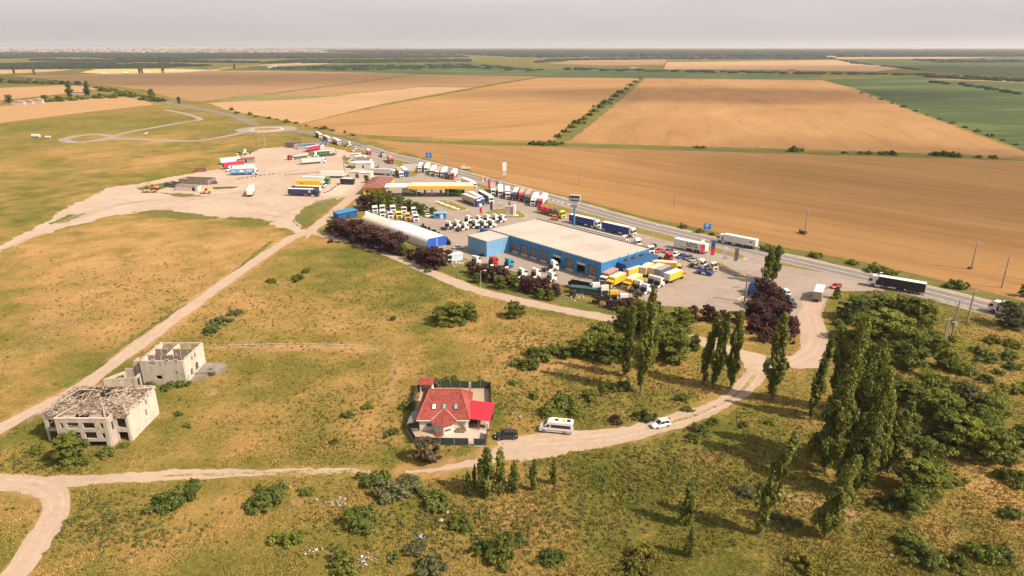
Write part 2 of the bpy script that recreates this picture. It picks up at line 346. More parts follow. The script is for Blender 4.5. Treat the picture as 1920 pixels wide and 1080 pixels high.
def tram(spacing, rz, wid, dark):
    def f(t, p, c):
        q = mapped(t, p, rz); s_ = t.nodes.new('ShaderNodeSeparateXYZ'); t.links.new(q, s_.inputs[0])
        y = mth(t, 'ADD', s_.outputs[1], mth(t, 'MULTIPLY', noise(t, p, .012, 2), 6.0))
        w = None
        for o_ in (0, 2.0 / spacing):
            fr = mth(t, 'ABSOLUTE', mth(t, 'SUBTRACT', mth(t, 'FRACT', mth(t, 'ADD', mth(t, 'DIVIDE', y, spacing), 100 + o_)), .5))
            k = mth(t, 'LESS_THAN', fr, wid / spacing); w = k if w is None else mth(t, 'MAXIMUM', w, k)
        w = mth(t, 'MULTIPLY', w, ramp(t, noise(t, p, .02, 3), [(.42, 0.0), (.62, 1.0)]))
        return mixc(t, mth(t, 'MULTIPLY', w, dark), c, tuple([.12, .075, .025]))
    return f
RA = math.radians(47)
WHEAT = surf('ripe_wheat', [(.32, (.195, .098, .034)), (.46, (.265, .139, .048)), (.58, (.325, .176, .064)), (.7, (.385, .222, .09))], (.006, .06, .5), (.40, .38, .22), rz=RA, sc=(.16, 2.2, 1), bmp=.5, bdist=.3, extra=tram(26, RA, .3, .4))
WHEAT2 = surf('ripe_wheat_far', [(.36, (.215, .11, .04)), (.48, (.30, .16, .06)), (.6, (.355, .20, .08)), (.7, (.40, .24, .105))], (.0035, .02, .12), (.48, .33, .19), rz=R(-76), sc=(.5, 1.6, 1), bmp=0, extra=tram(34, R(-76), .5, .4))
WHEAT3 = surf('wheat_middle', [(.36, (.235, .13, .042)), (.48, (.33, .18, .066)), (.6, (.375, .212, .083)), (.7, (.42, .25, .11))], (.0035, .02, .12), (.48, .33, .19), rz=R(-30), sc=(.4, 1.8, 1), bmp=0)
PALE = surf('pale_stubble', [(.3, (.33, .20, .095)), (.5, (.40, .245, .125)), (.7, (.46, .30, .165))], (.003, .03, .3), (.45, .35, .2), rz=R(20), sc=(.5, 1.6, 1), bmp=0)
BROWN = surf('brown_field', [(.3, (.22, .125, .052)), (.5, (.30, .175, .075)), (.7, (.37, .225, .11))], (.003, .03, .3), (.45, .35, .2), rz=R(15), sc=(.4, 2, 1), bmp=0)
ORANGE = surf('orange_field', [(.3, (.31, .175, .075)), (.5, (.385, .225, .10)), (.7, (.44, .27, .13))], (.004, .04, .3), (.45, .35, .2), bmp=0)
GREENF = surf('green_crop', [(.3, (.032, .052, .017)), (.5, (.052, .078, .024)), (.56, (.10, .125, .034)), (.64, (.17, .145, .06)), (.72, (.22, .16, .09))], (.004, .03, .2), (.55, .3, .15), sc=(.5, 1.8, 1), rz=R(-10), bmp=0)
SCRUBM = surf('scrub', [(.3, (.05, .06, .022)), (.5, (.10, .105, .04)), (.7, (.24, .19, .09))], (.006, .04, .3), (.35, .35, .3), sc=(.5, 1.6, 1), bmp=0)
LAWN = surf('mown_grass', [(.3, (.12, .105, .022)), (.5, (.195, .155, .036)), (.7, (.26, .195, .062))], (.05, .5, 4), (.35, .3, .35), bmp=.4, bdist=.1)
VERGE = surf('verge_grass', [(.3, (.06, .072, .016)), (.5, (.12, .118, .027)), (.7, (.235, .175, .06))], (.04, .3, 2), (.35, .35, .3), bmp=.6, bdist=.2)

RIDGE = surf('weedy_ridge', [(.38, (.10, .095, .022)), (.46, (.2, .16, .055)), (.54, (.36, .26, .15)), (.7, (.45, .33, .21))], (.3, 1.2, 4), (.4, .35, .25), bmp=.4, bdist=.1)
EARTH = surf('red_earth', [(.3, (.17, .11, .05)), (.45, (.26, .155, .07)), (.6, (.33, .195, .095)), (.7, (.40, .26, .15))], (.3, 1.2, 4), (.35, .35, .3), bmp=.5, bdist=.1)
# ---- far fields (metres above the sheet grow with distance so the layers stay apart)
sheet('wheat_field', [(690, 261), (760, 264), (900, 269), (1040, 273), (1200, 277), (1500, 286), (1960, 300), (2300, 310), (2300, 665), (1960, 576), (1900, 560), (1750, 522), (1600, 487), (1460, 462), (1320, 430), (1200, 404), (1080, 372), (960, 343), (850, 312), (780, 291), (720, 272)], .05, WHEAT, .8, 6)
sheet('wheat_field', [(1209, 147), (1540, 150.5), (1600, 165), (1640, 181), (1700, 205), (1800, 242), (1935, 291), (2300, 302), (1920, 294), (1500, 280), (1056, 268)], .08, WHEAT2, 1.0, 15)
sheet('wheat_field', [(566, 233), (640, 215), (730, 197), (890, 167), (1010, 145.5), (1201, 147), (1120, 205), (1036, 264), (900, 262), (700, 254), (640, 249), (600, 241)], .08, WHEAT3, 1.0, 15)
sheet('stubble_field', [(390, 193), (470, 189), (560, 183), (680, 174), (790, 163), (888, 164), (720, 194), (563, 232), (500, 219), (430, 208)], .07, PALE, 1.2, 15)
sheet('ploughed_field', [(20, 142), (200, 138), (500, 131.5), (790, 137.5), (640, 158), (480, 178), (372, 191), (320, 183), (270, 168), (180, 159)], .07, BROWN, 1.2, 15)
sheet('fallow_field', [(796, 138), (1012, 143), (888, 163), (795, 162), (680, 173), (560, 182), (400, 191), (500, 178), (650, 158)], .06, BROWN, 1.5, 15)
sheet('weedy_patch', [(395, 188), (450, 179), (540, 176), (590, 180), (660, 173), (640, 180), (560, 186), (470, 190)], .13, surf('weeds', [(.3, (.10, .11, .03)), (.5, (.2, .17, .06)), (.7, (.40, .28, .13))], (.01, .08, .4), bmp=0), 4, 15)
sheet('orange_field', [(-200, 216), (0, 200), (130, 186), (232, 181), (268, 188), (292, 196), (200, 206), (100, 218), (0, 231), (-200, 256)], .06, ORANGE, 1.2, 10)
sheet('orange_field', [(-150, 176), (0, 165), (120, 159), (190, 164), (160, 172), (80, 180), (0, 188), (-150, 200)], .06, ORANGE, 1.2, 10)
sheet('golden_strip', [(150, 136), (180, 130), (330, 129), (420, 132), (330, 136), (200, 139)], .12, surf('gold', [(.3, (.5, .32, .12)), (.7, (.6, .4, .17))], (.004, .04, .3), bmp=0), 1, 20)
sheet('tan_strip', [(-100, 137), (-60, 131), (140, 130), (100, 134), (0, 139)], .12, PALE, 1, 20)
sheet('tan_strip', [(480, 122), (560, 117), (640, 117), (600, 121), (520, 124)], .12, PALE, 1, 20)
sheet('green_crop_field', [(440, 131), (490, 122), (640, 120), (890, 117), (1020, 130), (1200, 134), (1540, 141), (1540, 149.5), (1200, 146), (900, 142), (640, 135)], .09, GREENF, 1, 20)
sheet('green_crop_field', [(1543, 149), (1730, 143), (1920, 149), (2400, 156), (2400, 330), (1938, 289), (1890, 270), (1800, 238), (1703, 203), (1645, 180)], .07, GREENF, 1, 15)
sheet('green_crop_field', [(1570, 111), (1700, 109.5), (1920, 108), (2300, 107), (2300, 152), (1920, 146.5), (1738, 134), (1660, 124)], .1, surf('green_far', [(.3, (.045, .068, .024)), (.7, (.085, .10, .035))], (.002, .02, .2), bmp=0), 1, 30)
sheet('tan_field', [(1250, 117), (1400, 114.5), (1565, 112.5), (1690, 128.5), (1640, 134), (1440, 131), (1245, 130)], .1, PALE, 1, 30)
sheet('tan_field', [(1030, 119), (1080, 113), (1250, 111.5), (1245, 121), (1130, 123)], .1, BROWN, 1, 30)
sheet('tan_strip', [(1565, 107.6), (1760, 106.8), (1860, 108), (1780, 110), (1575, 110.8)], .13, PALE, 1, 30)
sheet('pale_plain', [(300, 91.5), (620, 89), (1000, 90), (2400, 91), (2400, 87.3), (-400, 87.3), (-400, 91)], .3, surf('pale_far', [(.3, (.42, .32, .2)), (.7, (.55, .43, .29))], (.0005, .004, .03), bmp=0), 0, 50)
sheet('scrubland', [(1040, 121), (1140, 124), (1245, 131), (1440, 132), (1640, 135), (1730, 136), (1920, 148), (2300, 155), (1920, 149), (1730, 142), (1540, 140), (1200, 133), (1020, 129)], .11, SCRUBM, 2, 30)

# ---- highway, lanes, tracks
HW = [(677, 273.5), (727, 290), (777, 301), (827, 314.5), (880, 329.5), (960, 351), (1060, 379.5), (1130, 400), (1200, 419.5), (1300, 444), (1400, 467.5), (1467, 484), (1590, 512), (1700, 537), (1800, 562), (1870, 580), (1960, 602), (2150, 650)]
HW0 = [(150, 158), (180, 164), (235, 176), (290, 188), (350, 200), (420, 213), (462, 226), (478, 234)]
hw = strip('highway', [(520, 241.5), (560, 246), (620, 257.5)] + HW, 10.5, .06, ASPH, 0, 4)
strip('highway', HW0, 11, .06, ASPH, 0, 8)
strip('lane_line', HW, .32, .075, LINE, 0, 4, exc=False, parent=hw)
for o_ in (-4.4, 4.4): strip('edge_line', HW, .26, .075, LINE, 0, 4, off=o_, exc=False, parent=hw)
strip('shoulder', HW, 3.4, .045, ASPH2, .4, 4, off=-6.2, exc=False, parent=hw)
strip('shoulder', HW, 2.0, .045, DIRT, .5, 4, off=6.0, exc=False, parent=hw)
hwp = smooth_line([G(u, v) for u, v in HW], 2.0)
zb = MB()
for i in range(len(hwp) - 1):      # block markings of the turning lane
    u, v = PXN(hwp[i].x, hwp[i].y)
    if 1002 < u < 1078 and i % 2 == 0:
        d = (hwp[i + 1] - hwp[i]).normalized(); n_ = Vector((-d.y, d.x)); p = hwp[i] - n_ * 2.0
        zb.quad(*[(q.x, q.y, .082) for q in (p - d * .7 - n_ * .7, p + d * .7 - n_ * .7, p + d * .7 + n_ * .7, p - d * .7 + n_ * .7)])
ob('block_marking', zb.mesh('block_marking', LINE), hw, kind='stuff')
# roundabout at the far end
rc = G(500, 242.5); ring = MB(); N_ = 48
for i in range(N_):
    a0, a1 = 2 * math.pi * i / N_, 2 * math.pi * (i + 1) / N_
    q = lambda r_, a_: (rc.x + r_ * 1.0 * math.cos(a_), rc.y + r_ * math.sin(a_), .07)
    ring.quad(q(16, a0), q(28, a0), q(28, a1), q(16, a1))
ra = ground_like('roundabout', ring.mesh('roundabout', ASPH2))
isl = MB(); isl.pz([(rc.x + 16 * math.cos(2 * math.pi * i / N_), rc.y + 16 * math.sin(2 * math.pi * i / N_)) for i in range(N_)], .0, .22)
ob('kerb_ring', isl.mesh('kerb_ring', KERB), ra)
isl = MB(); isl.pz([(rc.x + 13 * math.cos(2 * math.pi * i / N_), rc.y + 13 * math.sin(2 * math.pi * i / N_)) for i in range(N_)], .0, .32)
ob('roundabout_island', isl.mesh('roundabout_island', BROWN), ra)
strip('side_road', [(478, 243), (440, 252), (400, 260), (360, 264.5), (300, 263), (240, 260.5), (205, 259)], 8, .05, ASPH2, .2, 6)
strip('side_road', [(205, 258), (240, 248), (290, 239), (340, 230), (375, 224), (350, 214), (310, 206)], 7, .055, ASPH2, .2, 6)
strip('side_road', [(210, 255), (180, 252), (140, 256), (120, 262), (140, 267), (180, 264), (208, 258)], 9, .06, ASPH2, .2, 5)
strip('far_highway', [(170, 141.5), (260, 139.5), (330, 137), (400, 131), (440, 126), (520, 121)], 26, .2, ASPH2, 0, 60)
# apron of the filling station and the truck workshop
sheet('paved_apron', [(668, 292), (690, 284), (712, 292), (740, 302), (800, 316), (880, 337), (960, 360), (1060, 388), (1200, 427), (1300, 452), (1400, 478), (1470, 494), (1560, 513), (1640, 533), (1660, 545), (1620, 546), (1572, 546), (1552, 562), (1541, 590), (1500, 606), (1390, 590), (1290, 575), (1210, 574), (1080, 541), (975, 512), (890, 491), (830, 470), (785, 442), (700, 402), (662, 383), (686, 362), (690, 330)], .025, PAVE, .5, 3)
strip('service_lane', [(705, 298), (745, 316), (800, 336), (880, 352), (960, 383), (1060, 414), (1180, 446), (1300, 476), (1400, 500), (1440, 500)], 8.0, .033, ASPH2, .5, 3)
# sandy lorry yard
sheet('sandy_yard', [(-60, 500), (0, 462), (60, 430), (110, 400), (150, 378), (185, 360), (215, 350), (262, 345), (300, 335), (365, 325), (410, 317), (440, 297), (490, 279), (540, 274), (600, 273), (650, 282), (668, 291), (692, 320), (694, 345), (662, 366), (640, 371), (618, 376), (590, 376), (552, 408), (562, 428), (600, 434), (575, 447), (545, 431), (500, 416), (430, 411), (330, 402), (270, 398), (200, 406), (110, 430), (0, 470), (-60, 512)], .02, SAND, 2.2, 1.8)
sheet('grass_plot', [(549, 413), (566, 398), (592, 377), (634, 369.5), (628, 378), (600, 399), (572, 421), (556, 424)], .034, VERGE, 1.0, 2, exc=False)
sheet('concrete_pad', [(603, 366), (629, 348), (664, 347), (639, 367)], .04, SLAB, .2, 3)
strip('dirt_road', [(-60, 838), (0, 804), (75, 766), (150, 727), (270, 640), (400, 545), (500, 476), (548, 446), (585, 430), (640, 386), (680, 352), (694, 330)], [4.4, 4.6, 5.2, 7], .045, DIRT, .45)
strip('dirt_road', [(575, 434), (620, 443), (690, 463), (760, 489), (830, 520), (900, 546), (1000, 570), (1080, 586), (1150, 599), (1260, 625), (1340, 648), (1420, 672)], 5.2, .0475, DIRT, .5)
strip('dirt_road', [(-90, 905), (0, 906), (60, 908), (102, 930), (104, 960), (75, 1010), (30, 1075), (-40, 1150)], [5.0, 5.0, 4.2, 4.2], .04, DIRT, .45, 1.2)
strip('dirt_track', [(70, 906), (200, 898), (330, 891), (460, 887), (600, 883), (700, 884)], [3.6, 3.4, 2.2, .5], .035, DIRT, .6, 1.0)
strip('dirt_track', [(760, 884), (830, 879), (890, 868), (940, 852), (990, 840)], [.8, 2.4, 3, 6], .035, DIRT, .8, 1.0)
strip('dirt_road', [(935, 838), (985, 831), (1060, 826), (1150, 819), (1240, 797), (1320, 771), (1385, 737), (1418, 700), (1436, 678)], [4, 7.6, 6, 4.6, 4.1, 4.4, 5.2], .05, DIRT, .6, 1.2)
sheet('gravel_junction', [(1382, 655), (1440, 668), (1480, 668), (1500, 655), (1500, 630), (1492, 600), (1505, 580), (1505, 560), (1545, 560), (1541, 590), (1552, 625), (1556, 660), (1545, 690), (1500, 692), (1455, 686), (1425, 706), (1395, 690)], .055, DIRT, .5, 2)
sheet('bare_earth', [(925, 846), (960, 838), (1050, 838), (1100, 842), (1060, 852), (1010, 861), (960, 862), (930, 856)], .03, DIRT, 1.0, 1.5)
cr = MB(); st_pts = smooth_line([G(1240, 799.5), G(1320, 773.5), G(1385, 739), G(1412, 709)], 1.0)
strip('grass_ridge', [(1180, 813), (1240, 798), (1320, 772), (1380, 741), (1415, 705)], [.2, .6, .8, .5], .06, RIDGE, .3, .8, exc=False)
strip('grass_ridge', [(300, 893), (420, 889), (560, 885), (690, 884)], [.3, .8, 1.0, .6], .05, RIDGE, .3, .8, exc=False)
for pl in ([(40, 790), (58, 780), (75, 771), (70, 778), (52, 789)], ): sheet('tar_patch', pl, .052, ASPH, .3, 1, exc=False)
# lawns and islands
def island(name, pxs, mat, z=.15, kerb=True, jit=0):
    pts = [G(*p) for p in pxs]; P2 = smooth_line(pts + [pts[0]], 1.5)[:-1]; c = sum((p for p in P2), Vector((0, 0))) / len(P2)
    mb = MB(); mb.pz([(p.x, p.y) for p in P2], 0, z, 1)
    q = [p + (c - p).normalized() * .35 for p in P2]; mb.pz([(p.x, p.y) for p in q], 0, z + .03, 0)
    me = bpy.data.meshes.new(name); me.from_pydata(mb.v, [], mb.f); me.materials.append(mat); me.materials.append(KERB); me.polygons.foreach_set('material_index', mb.m); me.update()
    return ground_like(name, me)
island('grass_island', [(812, 381), (824, 376), (838, 376), (858, 383), (876, 391), (870, 395), (848, 395), (826, 388)], LAWN)
island('grass_island', [(906, 400), (920, 394), (944, 391), (968, 394), (984, 402), (985, 409), (960, 409), (930, 405)], LAWN)
sheet('verge_lawn', [(883, 341), (940, 357), (1010, 374), (1060, 389), (1130, 408), (1200, 428), (1300, 453), (1392, 478), (1396, 482), (1386, 485), (1330, 470), (1200, 438), (1100, 410), (1030, 388), (985, 372), (940, 366), (900, 352)], .0535, LAWN, .3, 4)
sheet('verge_lawn', [(727, 297), (760, 303), (786, 309), (768, 314), (752, 315)], .0535, LAWN, .3, 4)
sheet('verge_lawn', [(757, 324), (778, 318), (790, 323), (776, 331), (764, 331)], .0535, LAWN, .3, 4)
sheet('verge_lawn', [(1463, 489), (1500, 494), (1549, 508), (1540, 510.5), (1500, 504), (1462, 497)], .0535, LAWN, .3, 3)
sheet('verge_lawn', [(1330, 490), (1350, 493), (1395, 516), (1392, 520), (1368, 513), (1335, 497)], .0535, LAWN, .3, 3)
sheet('verge_lawn', [(1085, 431), (1110, 433), (1140, 444), (1120, 445), (1095, 439)], .0535, LAWN, .3, 3)
sheet('shrub_bed', [(668, 384), (690, 362), (722, 368), (760, 380), (800, 398), (826, 405), (806, 409), (760, 398), (720, 390), (690, 392)], .045, VERGE, .6, 3)
sheet('hedge_bed', [(612, 436), (640, 425), (700, 436), (790, 470), (850, 492), (900, 502), (1000, 532), (1080, 560), (1180, 588), (1140, 591), (1060, 574), (960, 553), (900, 536), (840, 512), (770, 484), (690, 457)], .037, VERGE, 1, 3, exc=False)
sheet('roadside_verge', [(575, 238), (620, 250), (680, 266), (730, 282), (780, 294), (840, 311), (960, 344), (1080, 373), (1200, 405), (1320, 431), (1460, 463), (1600, 488), (1750, 523), (1900, 561), (1960, 577), (1960, 592), (1870, 573), (1760, 546), (1650, 519), (1520, 489), (1400, 461), (1280, 433), (1180, 408), (1060, 374), (960, 345.5), (880, 324), (820, 308), (760, 292), (700, 275), (640, 259)], .03, VERGE, .6, 5)
sheet('ditch_strip', [(690, 259), (800, 264), (1036, 268), (1300, 276), (1600, 286), (1960, 300), (1960, 303), (1500, 289), (1100, 277), (900, 272), (760, 267)], .10, VERGE, .8, 6)
sheet('hedge_strip', [(1202, 146.5), (1210, 147), (1150, 200), (1072, 262), (1056, 270), (1028, 269), (1042, 262), (1110, 208)], .12, VERGE, 1.5, 8)

# ruts, tyre marks and stains worn into the loose ground
RUT = surf('wheel_rut', [(.3, (.29, .21, .15)), (.5, (.41, .305, .222)), (.7, (.48, .37, .28))], (.2, 1.2, 5), (.35, .3, .35), bmp=.2, bdist=.04)
MARK = surf('tyre_mark', [(.3, (.25, .175, .12)), (.5, (.34, .25, .18)), (.7, (.41, .31, .235))], (.15, .8, 4), (.4, .3, .3), bmp=.2, bdist=.04)
def ruts(pxs, gap, w, z, mat=None):
    for s_ in (-1, 1): strip('wheel_rut', pxs, [w, w * 1.3, w * .8, w], z, mat or RUT, .18, 1.4, off=s_ * gap / 2, exc=False)
ruts([(0, 804), (75, 766), (150, 727), (270, 640), (400, 545), (500, 476), (548, 446)], 1.9, .7, .058)
ruts([(600, 437), (690, 463), (760, 489), (830, 520), (900, 546), (1000, 570), (1080, 586), (1150, 599)], 1.9, .8, .062)
ruts([(0, 906), (60, 908), (102, 930), (104, 960), (75, 1010), (30, 1075)], 1.9, .6, .052)
ruts([(985, 831), (1060, 826), (1150, 819), (1240, 797), (1320, 771), (1385, 737), (1418, 700)], 1.8, .7, .068)
ruts([(1436, 690), (1490, 676), (1525, 650), (1525, 610), (1518, 580), (1530, 555)], 2.2, .8, .07)
rk = random.Random(21)
for i in range(26):
    u0, v0 = rk.uniform(230, 560), rk.uniform(345, 412); a_ = rk.uniform(-.25, .25); L_ = rk.uniform(40, 120)
    pts_ = [(u0 + L_ * k / 3, v0 + a_ * L_ * k / 3 + rk.uniform(-3, 3)) for k in range(4)]
    if all(v > 338 + max(0, (270 - u) * .25) and v < 398 + max(0, (u - 300) * .06) and u < 600 for u, v in pts_): strip('tyre_mark', pts_, rk.uniform(.4, 1.1), .0285 + i * .0009, MARK if i % 3 else RUT, .25, 2.5, exc=False)
for i, pts_ in enumerate([[(480, 400), (520, 380), (540, 350), (560, 320), (575, 305)], [(500, 415), (545, 395), (600, 378), (640, 368)], [(300, 380), (380, 370), (450, 375), (520, 395), (560, 425)], [(120, 420), (220, 385), (330, 372), (440, 362), (520, 345)], [(20, 462), (110, 418), (200, 388), (300, 372)], [(430, 340), (470, 330), (520, 326), (560, 318)], [(450, 385), (490, 360), (500, 330), (495, 300)]]):
    for s_ in (-1, 1): strip('tyre_mark', pts_, .7, .055 + i * .001, MARK if i % 2 else RUT, .3, 2.5, off=s_ * 1.1, exc=False)
for i in range(16):
    u0, v0 = rk.uniform(1180, 1480), rk.uniform(530, 575)
    if v0 < 520 + (u0 - 1180) * .2 - 8: v0 += 15
    r_ = rk.uniform(.5, 1.6); c_ = G(u0, v0); sheet('oil_stain', [(c_.x + r_ * rk.uniform(.6, 1.3) * math.cos(k * .9) * 1.6, c_.y + r_ * rk.uniform(.6, 1.2) * math.sin(k * .9)) for k in range(7)], .040 + i * .0005, MARK, .1, .5, exc=False, world=True)
for pts_ in ([(255, 352), (300, 344), (330, 340), (310, 352), (270, 362)], [(240, 398), (300, 394), (360, 400), (420, 407), (380, 412), (300, 405)], [(425, 408), (470, 408), (520, 416), (480, 420)], [(290, 361), (340, 362), (380, 368), (330, 369)], [(400, 352), (440, 350), (438, 353), (402, 355)], [(90, 420), (130, 402), (165, 398), (120, 418)], [(555, 290), (590, 284), (612, 296), (590, 293)], [(640, 290), (652, 296), (660, 320), (650, 308)]): sheet('weedy_patch', pts_, .045, VERGE, 1.8, 1.5, exc=False)

strip('ditch_strip', [(120, 726), (165, 694), (206, 664), (313, 594), (395, 545), (466, 487), (510, 452)], [1.2, 1.8, 1.4, 2.2], .03, VERGE, .5, 1.4, exc=False)
for s_ in (-1, 1): strip('worn_track', [(384, 650), (470, 648), (560, 646.5), (650, 649), (720, 653)], [.5, .6, .5, .3], .03, MARK, .15, 1.2, off=s_ * .8, exc=False)
for i, (u, v, ru, rv) in enumerate(((742, 680, 9, 20), (735, 712, 8, 18), (726, 745, 6, 14), (1590, 962, 26, 9), (1512, 932, 22, 6), (556, 943, 14, 8), (1012, 690, 16, 5), (238, 1043, 26, 10), (905, 1000, 18, 5), (1600, 900, 12, 6))):
    sheet('bare_earth', [(u + ru * rk.uniform(.55, 1.15) * math.cos(k * math.pi / 6), v + rv * rk.uniform(.55, 1.15) * math.sin(k * math.pi / 6)) for k in range(12)], .012 + i * .0007, EARTH, .5, .6, exc=False)
# ------------------------------------------------------------------ vegetation
def leaf_mat(name, a, b, trans=.38):
    m, t, bs = new_mat(name); at = t.nodes.new('ShaderNodeAttribute'); at.attribute_name = 'tint'
    oi = t.nodes.new('ShaderNodeObjectInfo')
    f = mth(t, 'ADD', at.outputs['Fac'], mth(t, 'MULTIPLY', mth(t, 'SUBTRACT', oi.outputs['Random'], .5), .55), True)
    col = ramp(t, f, [(0, a), (.5, tuple((x + y) / 2 for x, y in zip(a, b))), (1, b)])
    bs.inputs['Roughness'].default_value = .65; bs.inputs['Specular IOR Level'].default_value = .25; t.links.new(col, bs.inputs['Base Color'])
    tr = t.nodes.new('ShaderNodeBsdfTranslucent'); t.links.new(mixc(t, 1.0, col, (1.25, 1.2, .6), 'MULTIPLY'), tr.inputs[0])
    mx = t.nodes.new('ShaderNodeMixShader'); mx.inputs[0].default_value = trans
    t.links.new(bs.outputs[0], mx.inputs[1]); t.links.new(tr.outputs[0], mx.inputs[2]); t.links.new(mx.outputs[0], t.nodes['Material Output'].inputs[0])
    return m
LG = leaf_mat('green_leaf', (.074, .100, .016), (.26, .275, .048))
LP = leaf_mat('poplar_leaf', (.066, .090, .015), (.26, .262, .06))
LD = leaf_mat('dark_leaf', (.058, .086, .016), (.20, .225, .045))
LV = leaf_mat('plum_leaf', (.036, .015, .016), (.13, .056, .05), .2)
LS = leaf_mat('silver_leaf', (.085, .095, .040), (.23, .225, .095))
LB = leaf_mat('dry_leaf', (.055, .042, .022), (.16, .115, .058), .15)
LY = leaf_mat('yellow_leaf', (.10, .11, .015), (.26, .22, .035))
BARK = paint((.16, .12, .085), .95, .3, name='bark')
def leaves(name, clumps, nper, leaf, seed, mat, up=.35, shell=.5):
    r = np.random.default_rng(seed); K = len(clumps); c = np.array(clumps); idx = np.repeat(np.arange(K), nper); n = len(idx)
    d = r.normal(size=(n, 3)); d /= np.linalg.norm(d, axis=1)[:, None]
    rad = (shell + (1 - shell) * r.random(n) ** .6) * (1 + .55 * (r.random(n) < .12) * r.random(n))
    pos = c[idx, :3] + d * c[idx, 3:6] * rad[:, None]
    nr = d + r.normal(size=(n, 3)) * .65 + np.array([0, 0, up]); nr /= np.linalg.norm(nr, axis=1)[:, None]
    t = np.cross(nr, r.normal(size=(n, 3))); t /= np.linalg.norm(t, axis=1)[:, None] + 1e-9; b = np.cross(nr, t)
    s = leaf * (.55 + .9 * r.random(n))[:, None]; w = s * (.5 + .3 * r.random(n))[:, None]
    q = np.stack([pos - t * s, pos + b * w - nr * s * .12, pos + t * s, pos - b * w - nr * s * .12], 1).reshape(-1, 3)
    q[:, 2] = np.maximum(q[:, 2], .03)
    me = bpy.data.meshes.new(name); me.vertices.add(4 * n); me.vertices.foreach_set('co', q.ravel())
    me.loops.add(4 * n); me.loops.foreach_set('vertex_index', np.arange(4 * n)); me.polygons.add(n)
    me.polygons.foreach_set('loop_start', np.arange(n) * 4); me.polygons.foreach_set('loop_total', np.full(n, 4)); me.update(calc_edges=True)
    ct = r.random(K); tint = np.clip(.55 * ct[idx] + .45 * r.random(n), 0, 1)
    at = me.attributes.new('tint', 'FLOAT', 'POINT'); at.data.foreach_set('value', np.repeat(tint, 4).astype('f'))
    me.materials.append(mat); return me
def trunk_mesh(name, h, r0, tips, lean=0.0):
    mb = MB(); k = 5; P0 = [Vector((lean * (i / k) ** 2 * h, 0, h * i / k)) for i in range(k + 1)]
    for i in range(k): mb.cyl(P0[i], P0[i + 1], r0 * (1 - .8 * i / k), r0 * (1 - .8 * (i + 1) / k), 7)
    for tp in tips:
        tp = Vector(tp); z = max(.25 * h, min(tp.z - .4 * math.hypot(tp.x, tp.y), .9 * h)); a = Vector((lean * (z / h) ** 2 * h, 0, z))
        mb.cyl(a, tp, r0 * .3, r0 * .07, 5)
    return mb.mesh(name, BARK)
def poplar(seed, h=20.0, w=2.1, lean=.05, n=105, dens=62, leaf=.33):
    r = random.Random(seed); cl = []
    for i in range(n):
        t = r.random() ** .85; z = h * (.09 + .9 * t)
        env = w * min(1, (t / .18) ** .6) * (1 - max(0, t - .45) / .58) ** .75 * (.8 + .35 * math.sin(t * 17 + seed))
        a = r.uniform(0, 2 * math.pi); q = env * math.sqrt(r.random()) * r.choice((.7, .85, .95, 1.15))
        k = .3 + .75 * r.random() ** 1.5; x0 = lean * (z / h) ** 2 * h
        cl.append((x0 + q * math.cos(a), q * math.sin(a), z, k * .62 * w / 2.1 + .12, k * .62 * w / 2.1 + .12, k * 1.5))
    tips = [(c[0], c[1], c[2]) for c in cl[::5]]
    return trunk_mesh('trunk', h * .9, .26, tips, lean), leaves('crown', cl, dens, leaf, seed, LP, .2)
def round_tree(seed, h=8.0, w=4.5, mat=None, n=60, dens=95, leaf=.34, flat=.55, base=.12):
    r = random.Random(seed); cl = []
    for i in range(n):
        a = r.uniform(0, 2 * math.pi); t = r.random(); q = math.sqrt(r.random())
        z = base + (1 - base) * t; env = math.sqrt(max(.02, 1 - ((z - .45) / .62) ** 2)) * (.85 + .25 * math.sin(3 * a + seed) + .1 * math.sin(7 * a + seed * 2))
        k = (.4 + 1.2 * r.random() ** 2) * w / 4.5
        cl.append((w * env * q * math.cos(a), w * env * q * math.sin(a), max(k * .4, h * z - k * .4), k, k, k * flat))
    tips = [c[:3] for c in cl[::4]]
    return trunk_mesh('trunk', h * .55, .17 * h / 8 + .05, tips), leaves('crown', cl, dens, leaf, seed, mat or LG, .5, .35)
def bush(seed, mat, w=1.6, h=1.6, n=30, dens=75, leaf=.16):
    r = random.Random(seed); cl = []
    for i in range(n):
        a = r.uniform(0, 2 * math.pi); q = math.sqrt(r.random()); k = r.uniform(.28, .55) * w / 1.6
        env = 1 + .3 * math.sin(2 * a + seed) + .2 * math.sin(5 * a + seed)
        cl.append((w * q * env * math.cos(a), w * q * env * math.sin(a), max(.2, h * (1 - .55 * q * q) * r.uniform(.3, 1)), k, k, k * .75))
    mb = MB()
    for c in cl[::2]: mb.cyl((c[0] * .15, c[1] * .15, 0), c[:3], .05, .015, 5)
    return mb.mesh('stem', BARK), leaves('foliage', cl, dens, leaf, seed, mat, .35, .2)
